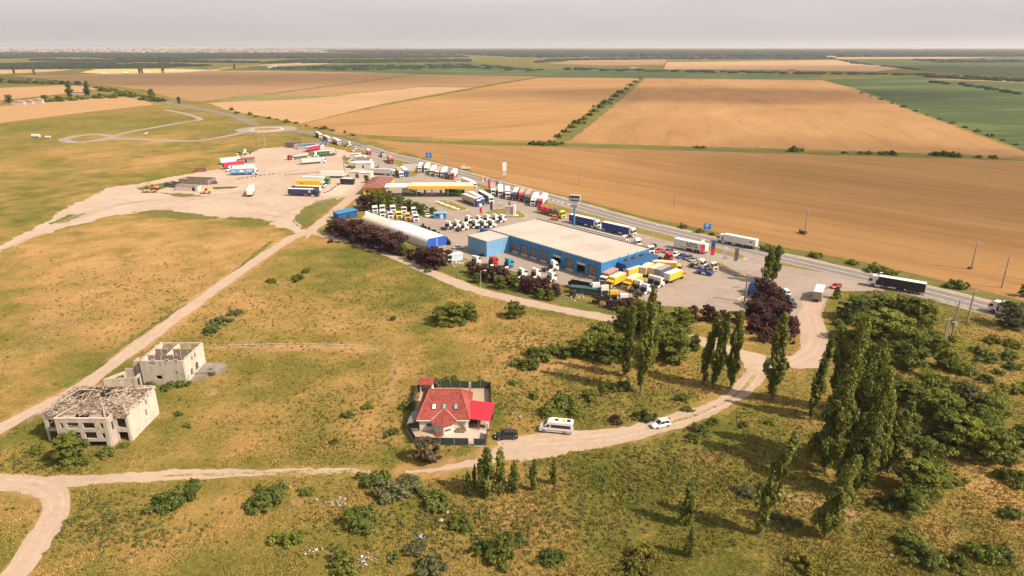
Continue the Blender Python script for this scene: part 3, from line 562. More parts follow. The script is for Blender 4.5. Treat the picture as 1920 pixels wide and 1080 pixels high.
VARS = {
 'poplar': [poplar(s, 20, 2.3, l, 140, 75, .28) for s, l in ((1, .05), (2, .08), (3, .03))],
 'poplar_big': [poplar(s, 20, 3.0, l, 190, 80, .3) for s, l in ((4, .09), (5, .12))],
 'poplar_thin': [poplar(s, 16, 1.25, l, 70, 55, .28) for s, l in ((6, .1), (7, .12))],
 'poplar_lean': [poplar(s, 14, 1.4, l, 80, 60, .27) for s, l in ((8, .22), (9, .16))],
 'young_poplar': [poplar(s, 6, 1.15, .02, 45, 55, .2) for s in (10, 11, 12)],
 'locust': [round_tree(s, 7.5, 4.4, LG, 95, 135, .24, .5) for s in (21, 22, 23)],
 'dense': [round_tree(s, 8, 4.0, LD, 85, 125, .26, .6, .08) for s in (24, 25)],
 'silver': [round_tree(s, 8, 5, LS, 70, 100, .3, .6, .08) for s in (26,)],
 'plum': [round_tree(s, 5.0, 2.9, LV, 60, 120, .21, .75, .04) for s in (27, 28, 29)],
 'dry': [round_tree(s, 4.5, 2.3, LB, 34, 90, .24, .7, .1) for s in (30,)],
 'bush': [bush(s, LG) for s in (31, 32, 33)], 'darkbush': [bush(s, LD) for s in (34, 35, 36)], 'sagebush': [bush(s, LS, 1.6, 1.1) for s in (37, 38)],
 'plumbush': [bush(s, LV, 1.6, 1.9) for s in (39, 40)], 'drybush': [bush(s, LB) for s in (41, 42)], 'yellowbush': [bush(s, LY, 1.6, 1.2) for s in (43,)],
 'farbush': [bush(s, LD, 1.6, 1.5, 14, 22, .42) for s in (44, 45)]}
SIZE = {'poplar': 20, 'poplar_big': 20, 'poplar_thin': 16, 'poplar_lean': 14, 'young_poplar': 6, 'locust': 7.5, 'dense': 8, 'silver': 8, 'plum': 5, 'dry': 4.5}
VCOUNT = [0]
TREES_AT = []
def plant(kind, u, v, size, label, group=None, wide=1.0, rz=None, name=None):
    """tree or bush standing where the photo shows its foot; size = height in metres (trees) or half-width (bushes)"""
    p = G(u, v); VCOUNT[0] += 1; vs_ = VARS[kind]; a, b = vs_[VCOUNT[0] % len(vs_)]
    tree = kind in SIZE; s = size / SIZE[kind] if tree else size / 1.6
    nm = name or ({'poplar': 'poplar_tree', 'poplar_big': 'poplar_tree', 'poplar_thin': 'poplar_tree', 'poplar_lean': 'poplar_tree', 'young_poplar': 'young_poplar', 'plum': 'plum_tree'}.get(kind, 'tree') if tree else 'bush')
    t = thing(nm, label, 'tree' if tree else 'bush', p, 0, group)
    if rz is None: rz = rnd.uniform(-.5, .5) if 'poplar' in kind else rnd.uniform(0, 6.28)
    t.rotation_euler = (0, 0, rz); t.scale = (s * wide, s * wide, s)
    ob('trunk' if tree else 'stem', a, t); ob('crown' if tree else 'foliage', b, t); TREES_AT.append((p.x, p.y)); return t

def plant_to(kind, base, top, wide, label, group='poplars'):
    """poplar whose foot and tip the photo shows: height and wind lean follow from both"""
    g = G(*base); b = (top[1] - 540) / FPX; h = CAM_H - g.y * (sP + b * cP) / (cP - b * sP)
    d = g.y * cP + (CAM_H - h) * sP; dx = (top[0] - 960) / FPX * d - g.x; s = h / SIZE[kind]
    t = plant(kind, *base, h, label, group, wide / s * 1.0, rnd.uniform(-.15, .15)); own = {'poplar': .05, 'poplar_big': .1, 'poplar_thin': .11, 'poplar_lean': .19}.get(kind, .02) * h * wide / s * (s if False else 1)
    t.rotation_euler = (0, math.atan2(dx - own * .8, h) if abs(dx) > .4 else 0, t.rotation_euler.z); return t
# ------------------------------------------------------------------ vehicles (x forward, origin on the ground at mid length)
COL = {'white': (.74, .71, .66), 'cream': (.66, .56, .42), 'yellow': (.72, .42, .03), 'lemon': (.72, .60, .06), 'red': (.50, .025, .03), 'crimson': (.52, .03, .07), 'blue': (.035, .10, .33), 'navy': (.03, .045, .12), 'royal': (.025, .05, .25),
       'teal': (.03, .26, .38), 'green': (.03, .30, .12), 'darkgreen': (.05, .11, .07), 'black': (.022, .022, .026), 'grey': (.33, .31, .30), 'beige': (.50, .40, .28), 'tan': (.42, .33, .23), 'brown': (.28, .17, .12), 'silver': (.42, .42, .42), 'dgrey': (.10, .105, .115),
       'orange': (.70, .20, .04), 'lgrey': (.52, .50, .48), 'dhl': (.78, .44, .02), 'lime': (.16, .40, .05), 'rust': (.30, .12, .07), 'lblue': (.12, .30, .55), 'pink': (.60, .25, .2)}
def pc(c, gloss=True): return paint(COL[c], .32 if gloss else .6, .12 if gloss else .2, coat=.25 if gloss else 0, name=c + '_paint')
def m_wheel(r=.5, w=.32):
    def f():
        mb = MB(); mb.cyl((0, -w / 2, 0), (0, w / 2, 0), r, r, 16, 0, 0)
        for s_ in (-1, 1):
            mb.cyl((0, s_ * w * .42, 0), (0, s_ * (w * .5 + .012), 0), r * .56, r * .5, 12, 1, 1); mb.cyl((0, s_ * w * .5, 0), (0, s_ * (w * .5 + .03), 0), r * .18, r * .15, 8, 0, 1)
        return mb.mesh('wheel', [RUBBER, STEEL])
    return cached(('wheel', r, w), f)
def wheels(root, xs, y, r=.5, w=.32):
    for x in xs:
        for s_ in (-1, 1): ob('wheel', m_wheel(r, w), root, (x, s_ * (y - w / 2), r))
def cab(root, xf, col, hi=3.75, low=False):
    """forward-control cab, front face at xf"""
    c = pc(col); key = ('cab', col, hi, low)
    def f():
        mb = MB(); L = 1.75 if low else 2.25
        pr = [(0, .55), (0, 1.55), (-.07, 1.95), (-.34, 2.88), (-.75, hi - .28), (-1.15, hi)] if not low else [(0, .45), (0, 1.3), (-.1, 1.55), (-.42, 2.4), (-.62, 2.62)]
        pr += [(-L, hi if not low else 2.68), (-L, .95), (-1.95 if not low else -1.6, .95), (-1.8 if not low else -1.5, 1.15), (-1.05 if not low else -.75, 1.15), (-.9 if not low else -.6, .55)]
        mb.px(pr, -1.2, 1.2); return mb.mesh('cab', c, .07)
    root = ob('cab', cached(key, f), root, (xf, 0, 0)); xf = 0.0
    zb, zt, xb, xt = (1.98, 2.86, -.075, -.335) if not low else (1.57, 2.36, -.1, -.41)
    def ws():
        mb = MB(); mb.px([(xb + .022, zb), (xt + .022, zt), (xt - .03, zt), (xb - .03, zb)], -1.06, 1.06); return mb.mesh('windshield', GLASS)
    ob('windshield', cached(('ws', low), ws), root, (xf, 0, 0))
    def sw():
        mb = MB(); mb.px([(xb - .12, zb), (xt - .1, zt - .08), (xt - .95, zt - .08), (xt - .95, zb)], -.012, .012); return mb.mesh('side_window', GLASS)
    for s_ in (-1, 1): ob('side_window', cached(('sw', low), sw), root, (xf, s_ * 1.205, 0))
    def gr():
        mb = MB(); mb.box(-.03, .02, -.78, .78, .72, 1.5 if not low else 1.2)
        for k in range(4): mb.box(.018, .035, -.72, .72, .82 + k * (.18 if not low else .1), .87 + k * (.18 if not low else .1))
        return mb.mesh('grille', DARK)
    ob('grille', cached(('gr', low), gr), root, (xf, 0, 0))
    ob('bumper', cached(('bmp', col), lambda: MB().box(-.5, .06, -1.22, 1.22, .3, .64).mesh('bumper', paint(tuple(x * .6 for x in COL[col]), .5), .04)), root, (xf, 0, 0))
    for s_ in (-1, 1):
        ob('headlight', cached('hl', lambda: MB().box(0, .035, -.17, .17, -.11, .11).mesh('headlight', LAMP, .02)), root, (xf + .03, s_ * .98, .80))
        ob('mirror', cached('mir', lambda: MB().box(-.07, .07, -.1, .1, -.4, .3).mesh('mirror', DARK, .03)), root, (xf - .1, s_ * 1.42, 2.35 if not low else 2.0))
    if not low:
        ob('sun_visor', cached('visor', lambda: MB().px([(-.3, 2.9), (-.18, 2.86), (-.22, 2.98), (-.42, 3.08)], -1.08, 1.08).mesh('sun_visor', DARK)), root, (xf, 0, 0))
def tractor_chassis(root, xf, col='dark'):
    def f():
        mb = MB()
        for s_ in (-1, 1): mb.box(-5.9, -1.0, s_ * .45 - .07, s_ * .45 + .07, .78, 1.02)
        mb.box(-5.85, -5.75, -1.1, 1.1, .7, .95); mb.box(-4.2, -2.6, -.5, .5, .65, .8); mb.cyl((-4.55, 0, 1.03), (-4.55, 0, 1.18), .55, .5, 12)
        for s_ in (-1, 1): mb.box(-5.55, -4.25, s_ * .9 - .3, s_ * .9 + .3, 1.03, 1.08)
        mb.box(-2.75, -2.35, -.9, .9, 1.0, 2.2)
        return mb.mesh('chassis', DARK)
    ob('chassis', cached('tchs', f), root, (xf, 0, 0))
    for s_ in (-1, 1): ob('fuel_tank', cached('tank', lambda: MB().box(-.75, .75, -.28, .28, -.3, .3).mesh('fuel_tank', STEEL, .1)), root, (xf - 2.95, s_ * .9, .72))
    for s_ in (-1, 1): ob('side_skirt', cached('skirt', lambda: MB().box(-3.75, -2.2, -.02, .02, .42, .98).mesh('side_skirt', WHITE)), root, (xf, s_ * 1.18, 0))
    wheels(root, [xf - 1.4], 1.2); wheels(root, [xf - 4.95], 1.22, .5, .58)
def trailer(root, x0, x1, side, roof='white', z0=1.18, z1=3.95, curtain=True, text=None, tcol='white', tpos=.5, tsize=1.2, door_col=None, marks=()):
    L = x1 - x0
    def body():
        mb = MB(); mb.box(0, L, -1.25, 1.25, z0, z1 - .06); return mb.mesh('trailer_body', pc(side, False), .03)
    chassis_root, xw = root, x0; root = ob('trailer_body', cached(('tb', side, round(L, 2), z0, z1), body), root, (x0, 0, 0)); x0 = 0.0
    ob('trailer_roof', cached(('tr', roof, round(L, 2), z1), lambda: MB().px([(0, z1 - .1), (L, z1 - .1), (L, z1), (0, z1)], -1.27, 1.27).mesh('trailer_roof', pc(roof, False), .02)), root, (x0, 0, 0))
    def rails():
        mb = MB()
        for s_ in (-1, 1): mb.box(.1, L - .3, s_ * .4 - .06, s_ * .4 + .06, .85, 1.16); mb.box(0, L, s_ * 1.255 - .02, s_ * 1.255 + .02, z0 - .12, z0 + .05)
        mb.box(0, .12, -1.2, 1.2, .55, .7); mb.box(.4, 4.6, -.3, .3, .6, .85); mb.box(L * .42, L * .62, -1.15, -.7, .5, 1.0); mb.box(L * .42, L * .6, .7, 1.15, .5, 1.0)
        for s_ in (-1, 1): mb.box(L - 3.2, L - 3.05, s_ * .8 - .07, s_ * .8 + .07, .25, 1.0)
        return mb.mesh('trailer_frame', DARK)
    ob('trailer_frame', cached(('rl', round(L, 2), z0), rails), chassis_root, (xw, 0, 0))
    def straps():
        mb = MB(); n = max(2, int(L / 1.05))
        for s_ in (-1, 1):
            for i in range(1, n): mb.box(L * i / n - .02, L * i / n + .02, s_ * 1.256 - .008, s_ * 1.256 + .008, z0 + .06, z1 - .3 if curtain else z1 - .12)
            mb.box(0, L, s_ * 1.258 - .012, s_ * 1.258 + .012, z1 - .22, z1 - .1)
        return mb.mesh('side_straps' if curtain else 'side_ribs', pc(side, False))
    ob('curtain_straps' if curtain else 'side_ribs', cached(('st', side, round(L, 2), curtain, z0, z1), straps), root, (x0, 0, 0))
    def door():
        mb = MB()
        for s_ in (-1, 1): mb.box(-.03, 0, s_ * .62 - .58, s_ * .62 + .58, z0 + .08, z1 - .15)
        for y in (-.9, -.3, .3, .9): mb.box(-.06, -.028, y - .02, y + .02, z0 + .05, z1 - .15, 1)
        return mb.mesh('rear_doors', [pc(door_col or roof, False), STEEL])
    ob('rear_doors', cached(('rd', door_col or roof, z0, z1), door), root, (x0, 0, 0))
    for s_ in (-1, 1): ob('tail_lamp', cached('tl', lambda: MB().box(-.03, 0, -.22, .22, -.07, .07).mesh('tail_lamp', REDL)), root, (x0 - .01, s_ * .85, .62))
    wheels(chassis_root, [xw + 2.2, xw + 3.5, xw + 4.8] if L > 10 else [xw + 2.0], 1.22, .48, .38)
    for a_, b_, c_, d_, mc in marks:      # printed patches too small to read in the photo
        for sd in (-1, 1): ob('printed_mark', MB().box(L * a_, L * b_, sd * 1.284 - .006, sd * 1.284 + .006, z0 + (z1 - z0) * c_, z0 + (z1 - z0) * d_).mesh('printed_mark', pc(mc, False)), root)
    if text: side_text(root, text, x0 + L * tpos, (z0 + z1) / 2 - tsize * .33, tsize, tcol)
def side_text(root, s, x, z, size, col, y=1.285, both=True):
    for sd in ((-1, 1) if both else (-1,)):
        cu = bpy.data.curves.new('lettering', 'FONT'); cu.body = s; cu.size = size; cu.align_x = 'CENTER'; cu.extrude = .006; cu.offset = .018 * size
        tmp = bpy.data.objects.new('lettering_outline', cu); C.objects.link(tmp); me = bpy.data.meshes.new_from_object(tmp); bpy.data.objects.remove(tmp)
        me.materials.clear(); me.materials.append(paint(COL[col], .6, .05)); o = ob('lettering', me, root, kind='stuff')
        o.location = (x, sd * y, z); o.rotation_euler = (math.pi / 2, 0, 0 if sd < 0 else math.pi)
def pose(front, rear):
    f = G(*front); r = G(*rear); return (f + r) / 2, math.atan2(f.y - r.y, f.x - r.x)
TRUCKS = 'lorries parked round the truck stop'
def artic(front, rear, cabc, side, label, roof='white', **kw):
    p, a = pose(front, rear); a += rnd.uniform(-.02, .02); t = thing('articulated_lorry', label, 'truck', p, a, TRUCKS)
    cab(t, 8.2, cabc, rnd.choice((3.5, 3.75, 3.85))); tractor_chassis(t, 8.2); trailer(t, -8.2, 5.35, side, roof, **kw); return t
def semitrailer(front, rear, side, label, roof='white', **kw):
    p, a = pose(front, rear); t = thing('semi_trailer', label, 'trailer', p, a, 'trailers standing without a tractor'); trailer(t, -6.8, 6.8, side, roof, **kw); return t
def tractor(front, rear, cabc, label, group='tractor units parked in rows', hi=None):
    p, a = pose(front, rear); a += rnd.uniform(-.05, .05); p += Vector((rnd.uniform(-.25, .25), rnd.uniform(-.25, .25), 0)); hi = hi or rnd.choice((3.25, 3.5, 3.75)); t = thing('tractor_unit', label, 'truck', p, a, group); cab(t, 2.95, cabc, hi); tractor_chassis(t, 2.95); return t
def boxtruck(front, rear, cabc, side, label, roof='white', L=9.0, group='yellow box trucks beside the workshop', **kw):
    p, a = pose(front, rear); t = thing('box_truck', label, 'truck', p, a, group); h = L / 2
    cab(t, h, cabc, low=True); trailer(t, -h, h - 2.0, side, roof, z0=1.05, z1=3.55, curtain=False, **kw)
    wheels(t, [h - 1.1], 1.15, .45, .3); return t
def tanker(front, rear, cabc, label):
    p, a = pose(front, rear); t = thing('tanker_lorry', label, 'truck', p, a, TRUCKS); cab(t, 8, cabc, 3.4); tractor_chassis(t, 8)
    def f():
        mb = MB(); n = 16; xs = [(-7.9, .55), (-7.7, .95), (-7.4, 1.08), (4.6, 1.08), (4.9, .95), (5.1, .55)]; vs = []
        for x, r_ in xs: vs += [(x, 1.2 * r_ * math.cos(2 * math.pi * i / n), 2.25 + r_ * math.sin(2 * math.pi * i / n)) for i in range(n)]
        fs = [(k * n + i, k * n + (i + 1) % n, (k + 1) * n + (i + 1) % n, (k + 1) * n + i) for k in range(len(xs) - 1) for i in range(n)] + [tuple(range(n)), tuple(range((len(xs) - 1) * n, len(xs) * n))]
        return mb.add(vs, fs).mesh('tank', paint((.5, .5, .5), .3, .12, metal=.6), smooth=False)
    ob('tank', cached('tankbody', f), t); ob('walkway', MB().box(-6, 3.5, -.3, .3, 3.33, 3.4).box(-6.5, 4.5, -1.0, 1.0, .9, 1.1).mesh('walkway', STEEL), t)
    wheels(t, [-5.8, -4.5, -3.2], 1.22, .48, .38); return t
def tipper(front, rear, cabc, body, label, L=8.6):
    p, a = pose(front, rear); t = thing('tipper_truck', label, 'truck', p, a, TRUCKS); h = L / 2; cab(t, h, cabc, low=True)
    mb = MB()
    x0, x1 = -h, h - 2.1
    mb.box(x0, x1, -1.22, 1.22, 1.1, 1.2)
    for s_ in (-1, 1):
        mb.box(x0, x1, s_ * 1.2 - .05, s_ * 1.2 + .05, 1.2, 2.3)
        for k in range(6): mb.box(x0 + (x1 - x0) * k / 5.2, x0 + (x1 - x0) * k / 5.2 + .12, s_ * 1.28 - .04, s_ * 1.28 + .04, 1.15, 2.3)
    mb.box(x0, x0 + .08, -1.2, 1.2, 1.2, 2.2); mb.box(x1 - .08, x1, -1.2, 1.2, 1.2, 2.5)
    ob('tipper_body', mb.mesh('tipper_body', pc(body, False)), t); ob('chassis', MB().box(-h, h - .5, -.5, .5, .7, 1.05).mesh('chassis', DARK), t)
    wheels(t, [h - 1.1, -h + 2.6, -h + 1.3], 1.2, .5, .45); return t
# ---- cars
def car(front, rear, col, label, kind='hatch', L=4.4, Wd=1.82, group='parked cars', hatch_open=False, name='parked_car'):
    p, a = pose(front, rear); t = thing(name, label, 'car', p, a, group); h = L / 2; w = Wd / 2
    ht = {'hatch': 1.48, 'sedan': 1.44, 'suv': 1.70}[kind]; belt = {'hatch': .92, 'sedan': .9, 'suv': 1.05}[kind]; g = .22 if kind == 'suv' else .17
    def body():
        st = [(-h, .42, .72, w * .84), (-h + .12, g + .1, belt - .02, w * .93), (-h + .9, g, belt, w), (-.3, g, belt, w), (h - 1.35, g, belt - .02, w), (h - .5, g + .02, belt - .14, w * .95), (h - .08, g + .08, .66, w * .84), (h, .36, .56, w * .72)]
        vs = []
        for x, zb, zt, ww in st:
            vs += [(x, -ww * .94, zb), (x, -ww, zb + (zt - zb) * .35), (x, -ww * .985, zb + (zt - zb) * .78), (x, -ww * .88, zt), (x, ww * .88, zt), (x, ww * .985, zb + (zt - zb) * .78), (x, ww, zb + (zt - zb) * .35), (x, ww * .94, zb)]
        n = 8; fs = [(k * n + i, k * n + (i + 1) % n, (k + 1) * n + (i + 1) % n, (k + 1) * n + i) for k in range(len(st) - 1) for i in range(n)] + [tuple(range(n)), tuple(range((len(st) - 1) * n, len(st) * n))]
        return MB().add(vs, fs).mesh('body', paint(COL[col], .25, .06, coat=.5), smooth=True)
    ob('body', cached(('cb', col, kind, L), body), t)
    rs = {'hatch': -h + .22, 'sedan': -h + .85, 'suv': -h + .16}[kind]; rt = {'hatch': -h + .75, 'sedan': -.95, 'suv': -h + .5}[kind]
    xa, xb = h - 1.25, h - 2.05
    base = [(rs, w * .86), (xa, w * .86)]; top = [(rt, w * .68), (xb, w * .68)]
    def green():
        vs = [(rs, -w * .87, belt - .02), (xa, -w * .87, belt - .04), (xa, w * .87, belt - .04), (rs, w * .87, belt - .02), (rt, -w * .7, ht - .05), (xb, -w * .7, ht - .05), (xb, w * .7, ht - .05), (rt, w * .7, ht - .05)]
        return MB().add(vs, [(0, 1, 5, 4), (1, 2, 6, 5), (2, 3, 7, 6), (3, 0, 4, 7), (4, 5, 6, 7), (3, 2, 1, 0)]).mesh('windows', GLASS)
    ob('windows', cached(('cg', kind, L), green), t)
    ob('roof_panel', cached(('cr', col, kind, L), lambda: MB().pz([(rt - .06, -w * .72), (xb + .05, -w * .72), (xb + .05, w * .72), (rt - .06, w * .72)], ht - .055, ht).mesh('roof_panel', paint(COL[col], .25, .06, coat=.5), .025)), t)
    def pill():
        mb = MB()
        for s_ in (-1, 1):
            for (x0, z0, x1, z1) in ((xa, belt, xb, ht - .04), (rs, belt, rt, ht - .04), ((xa + rs) / 2 - .1, belt, (xb + rt) / 2 - .05, ht - .04)):
                mb.cyl((x0, s_ * w * .88, z0 - .03), (x1, s_ * w * .71, z1), .045, .045, 5)
        return mb.mesh('pillars', paint(COL[col], .25, .06, coat=.5))
    ob('pillars', cached(('cp', col, kind, L), pill), t)
    for s_ in (-1, 1):
        ob('headlight', cached('chl', lambda: MB().box(-.12, .05, -.2, .2, -.07, .07).mesh('headlight', LAMP, .03)), t, (h - .12, s_ * w * .62, .64))
        ob('tail_light', cached('ctl', lambda: MB().box(-.04, .1, -.14, .14, -.1, .1).mesh('tail_light', REDL, .03)), t, (-h + .03, s_ * w * .72, .78))
        ob('door_mirror', cached(('cm', col), lambda: MB().box(-.07, .07, -.1, .1, -.06, .07).mesh('door_mirror', paint(COL[col], .25, .06, coat=.5), .03)), t, (xa - .35, s_ * (w + .06), belt + .08))
    wheels(t, [h - .88, -h + .85], w + .01, .34 if kind == 'suv' else .32, .22)
    if hatch_open:
        M_ = Matrix.Translation((rt - .05, 0, ht)) @ Matrix.Rotation(R(-12), 4, 'Y')
        ob('open_tailgate', MB().box(-1.15, 0, -w * .72, w * .72, -.02, .07, 0, M_).box(-1.02, -.35, -w * .58, w * .58, .065, .085, 1, M_).mesh('open_tailgate', [paint(COL[col], .25, .06), GLASS]), t)
        ob('boot_space', MB().box(-h + .1, -h + .4, -w * .7, w * .7, belt - .3, belt - .02).mesh('boot_space', DARK), t)
    return t
def minibus(front, rear, label, col='white', L=7.0):
    p, a = pose(front, rear); t = thing('minibus', label, 'van', p, a); h = L / 2; c = pc(col)
    pr = [(-h, .45), (-h + .05, 2.55), (-h + .4, 2.78), (h - 2.3, 2.78), (h - 1.75, 2.55), (h - .85, 1.5), (h - .2, 1.2), (h, .85), (h, .4)]
    ob('body', MB().px(pr, -.98, .98).mesh('body', c, .09), t)
    ob('windshield', MB().px([(h - 1.72, 2.42), (h - .93, 1.56), (h - .9, 1.6), (h - 1.68, 2.46)], -.84, .84).mesh('windshield', GLASS), t)
    for s_ in (-1, 1):
        ob('side_windows', MB().box(-h + .5, h - 2.45, s_ * .985 - .012, s_ * .985 + .012, 1.45, 2.15).mesh('side_windows', GLASS), t)
        ob('cab_window', MB().px([(h - 2.2, 1.5), (h - 1.2, 1.5), (h - 1.75, 2.15), (h - 2.2, 2.15)], s_ * .985 - .012, s_ * .985 + .012).mesh('cab_window', GLASS), t)
        ob('trim_stripe', MB().box(-h + .1, h - .5, s_ * .985 - .01, s_ * .985 + .01, .72, .86).mesh('trim_stripe', pc('dgrey')), t)
        ob('headlight', MB().box(h - .12, h + .02, s_ * .72 - .16, s_ * .72 + .16, .78, 1.0).mesh('headlight', LAMP), t)
        ob('mirror', MB().box(h - 1.25, h - 1.1, s_ * 1.15 - .1, s_ * 1.15 + .1, 1.5, 1.85).mesh('mirror', DARK), t)
        ob('tail_light', MB().box(-h - .02, -h + .05, s_ * .85 - .07, s_ * .85 + .07, .9, 1.5).mesh('tail_light', REDL), t)
    ob('rear_window', MB().box(-h - .005, -h + .04, -.75, .75, 1.5, 2.2).mesh('rear_window', GLASS), t)
    ob('roof_hatch', MB().box(-.45, .35, -.35, .35, 2.78, 2.86).mesh('roof_hatch', GLASS), t)
    ob('roof_vent', MB().box(-1.9, -1.2, -.45, .45, 2.78, 2.9).box(-2.9, -2.2, -.5, .5, 2.78, 2.85, 1).mesh('roof_vent', [pc('yellow'), GLASS]), t)
    wheels(t, [h - 1.05, -h + 1.75], .99, .36, .25); return t
def coach(front, rear, col, label, L=11.5, name='coach', roofc=None):
    p, a = pose(front, rear); t = thing(name, label, 'bus', p, a); h = L / 2
    ob('body', MB().px([(-h, .35), (-h, 3.2), (-h + .2, 3.35), (h - .5, 3.35), (h - .1, 3.0), (h, 1.4), (h, .35)], -1.25, 1.25).mesh('body', pc(col), .08), t)
    if roofc: ob('roof', MB().box(-h + .2, h - .7, -1.15, 1.15, 3.33, 3.42).mesh('roof', pc(roofc, False)), t)
    n = int(L / 1.7)
    for s_ in (-1, 1):
        for k in range(n): ob('side_window', cached(('cw', n), lambda: MB().box(-.74, .74, -.012, .012, 0, 1.1).mesh('side_window', GLASS)), t, (-h + 1 + k * (L - 1.6) / n, s_ * 1.255, 1.7))
        ob('mirror', MB().box(h - .1, h + .15, s_ * 1.4 - .1, s_ * 1.4 + .1, 2.2, 2.8).mesh('mirror', DARK), t)
        ob('headlight', MB().box(h - .02, h + .03, s_ * .95 - .18, s_ * .95 + .18, .65, .85).mesh('headlight', LAMP), t)
    ob('windshield', MB().px([(h + .02, 1.5), (h - .085, 2.95), (h - .12, 2.95), (h - .02, 1.5)], -1.12, 1.12).mesh('windshield', GLASS), t)
    wheels(t, [h - 2.4, -h + 3.2], 1.24, .5, .32); return t

# ---- the lorry park in the sandy yard
artic((588, 294.5), (630, 291), 'white', 'darkgreen', 'white lorry with dark green trailer lettered BTK', text='BTK', tpos=.19, tsize=2.4)
tanker((539, 300.5), (580, 295), 'red', 'red lorry pulling a silver tank trailer in the sandy yard')
artic((609.5, 305), (566, 308.5), 'white', 'lgrey', 'white lorry with long light grey trailer in front of the tanker', roof='lgrey')
semitrailer((602, 333), (647, 333.5), 'white', 'long white trailer without tractor by the leaning timber pole')
artic((620, 345), (567, 343), 'green', 'white', 'green lorry with white trailer behind the yellow trailer')
artic((612, 352.5), (557, 351), 'white', 'dhl', 'white lorry with bright yellow trailer lettered DHL in red', roof='dhl', text='DHL', tcol='red', tpos=.24, tsize=1.0)
artic((546, 361), (602, 362.5), 'black', 'dgrey', 'grey trailer lorry standing right behind the navy one', roof='white')
artic((599.5, 368.5), (541, 366.5), 'black', 'navy', 'black lorry with navy blue trailer, front of the yard row', roof='white', marks=[(.84, .93, .35, .75, 'lgrey'), (.86, .91, .75, .85, 'lgrey')])
coach((663, 346), (641, 345), 'black', 'short dark bus with a white roof on the concrete pad', 8.0, roofc='white')
semitrailer((598, 281), (576, 285), 'crimson', 'red trailer beside the blue roofed shed', roof='white')
semitrailer((476, 356), (465.5, 374), 'white', 'lone white trailer standing end-on in the empty sandy yard')
artic((485, 327), (433, 328.5), 'white', 'lblue', 'white lorry with pale blue trailer bearing white marks', roof='lgrey', marks=[(.06, .24, .42, .62, 'lgrey'), (.4, .6, .35, .6, 'white'), (.46, .54, .6, .75, 'white'), (.72, .94, .5, .66, 'white')])
artic((427, 322.5), (479, 319.5), 'white', 'white', 'white lorry facing left behind the pale blue trailer', roof='lgrey')
semitrailer((417, 318), (459, 312.5), 'crimson', 'red sided trailer at the grassy edge of the yard', roof='crimson')
semitrailer((411, 309), (452, 304), 'white', 'white trailer behind the red sided trailer', roof='white')
tractor((456, 289), (471, 288), 'white', 'white tractor unit at the far edge of the sandy yard', 'old tractor units at the yard edge')
tractor((447, 294), (459, 291), 'dgrey', 'dark grey cab tractor unit next to the yellow one', 'old tractor units at the yard edge')
tractor((450, 296), (434, 297), 'yellow', 'yellow tractor unit at the edge of the meadow', 'old tractor units at the yard edge')
car((395, 345.5), (406, 344), 'black', 'black car parked beside the low concrete sheds')
# ---- on the service lane by the roundabout
artic((606, 261.5), (590, 253), 'white', 'dgrey', 'dark trailer lorry, last in the roadside queue')
artic((623.5, 268.5), (603, 260), 'white', 'rust', 'white lorry with rusty red trailer in the roadside queue')
artic((641, 273.5), (621, 265.5), 'white', 'lgrey', 'white lorry with grey trailer, front of the roadside queue')
tractor((656.5, 273.5), (645, 275), 'white', 'white tractor unit pulling out beside the highway', 'single tractor units on the lanes')
car((670, 282.5), (662, 277), 'white', 'white van parked at the end of the snack stalls', 'suv', 5.2)
car((662, 288), (664, 280), 'white', 'white car parked on the left of the snack stalls')
boxtruck((698, 293.5), (685, 285), 'red', 'pink', 'small red truck with pale roof beside the snack stalls', L=8, group='small trucks by the stalls')
tipper((725, 301.5), (712, 286), 'white', 'dgrey', 'grey tipper truck with white cab on the service lane', 11)
artic((739, 313), (726, 296), 'crimson', 'pink', 'red lorry with faded red trailer on the service lane', roof='pink')
car((648, 314), (661, 315), 'navy', 'dark blue car parked by the timber poles', 'sedan', 4.7)
car((700, 319), (712, 316), 'dgrey', 'dark grey car parked at the red parasol', 'suv', 4.6)
car((706, 314.5), (715, 312.5), 'silver', 'silver car behind the dark grey one at the parasol', 'hatch', 4.3)
artic((738, 329), (701, 327.5), 'white', 'lgrey', 'white lorry with grey trailer behind the red-brown roof', roof='lgrey')
artic((758, 338), (741, 322), 'white', 'tan', 'white lorry with brown tarpaulin trailer at the station', roof='tan')
artic((767.5, 336), (750, 319.5), 'blue', 'white', 'blue lorry with white trailer next to the brown one')
# ---- row along the verge, filling station side
artic((785, 328), (793, 312), 'white', 'dgrey', 'white cab lorry, leftmost in the station row')
artic((796, 328), (806, 313), 'white', 'white', 'plain white lorry, second in the station row')
artic((806, 334), (819, 317), 'white', 'white', 'white lorry with long white trailer, third in the station row')
artic((816, 336), (829, 320), 'cream', 'tan', 'cream lorry with tan trailer in the station row', roof='tan')
artic((827, 336.5), (838, 321), 'white', 'white', 'white lorry just right of the cream one')
tractor((835, 337), (840, 330), 'dgrey', 'dark tractor unit between white and red lorries', 'single tractor units on the lanes')
artic((844.5, 340.5), (857, 325), 'crimson', 'white', 'red cab lorry with white trailer, right end of the station row')
car((857, 343), (864, 340), 'white', 'white car beside the highway edge above the canopy', 'suv', 4.8)
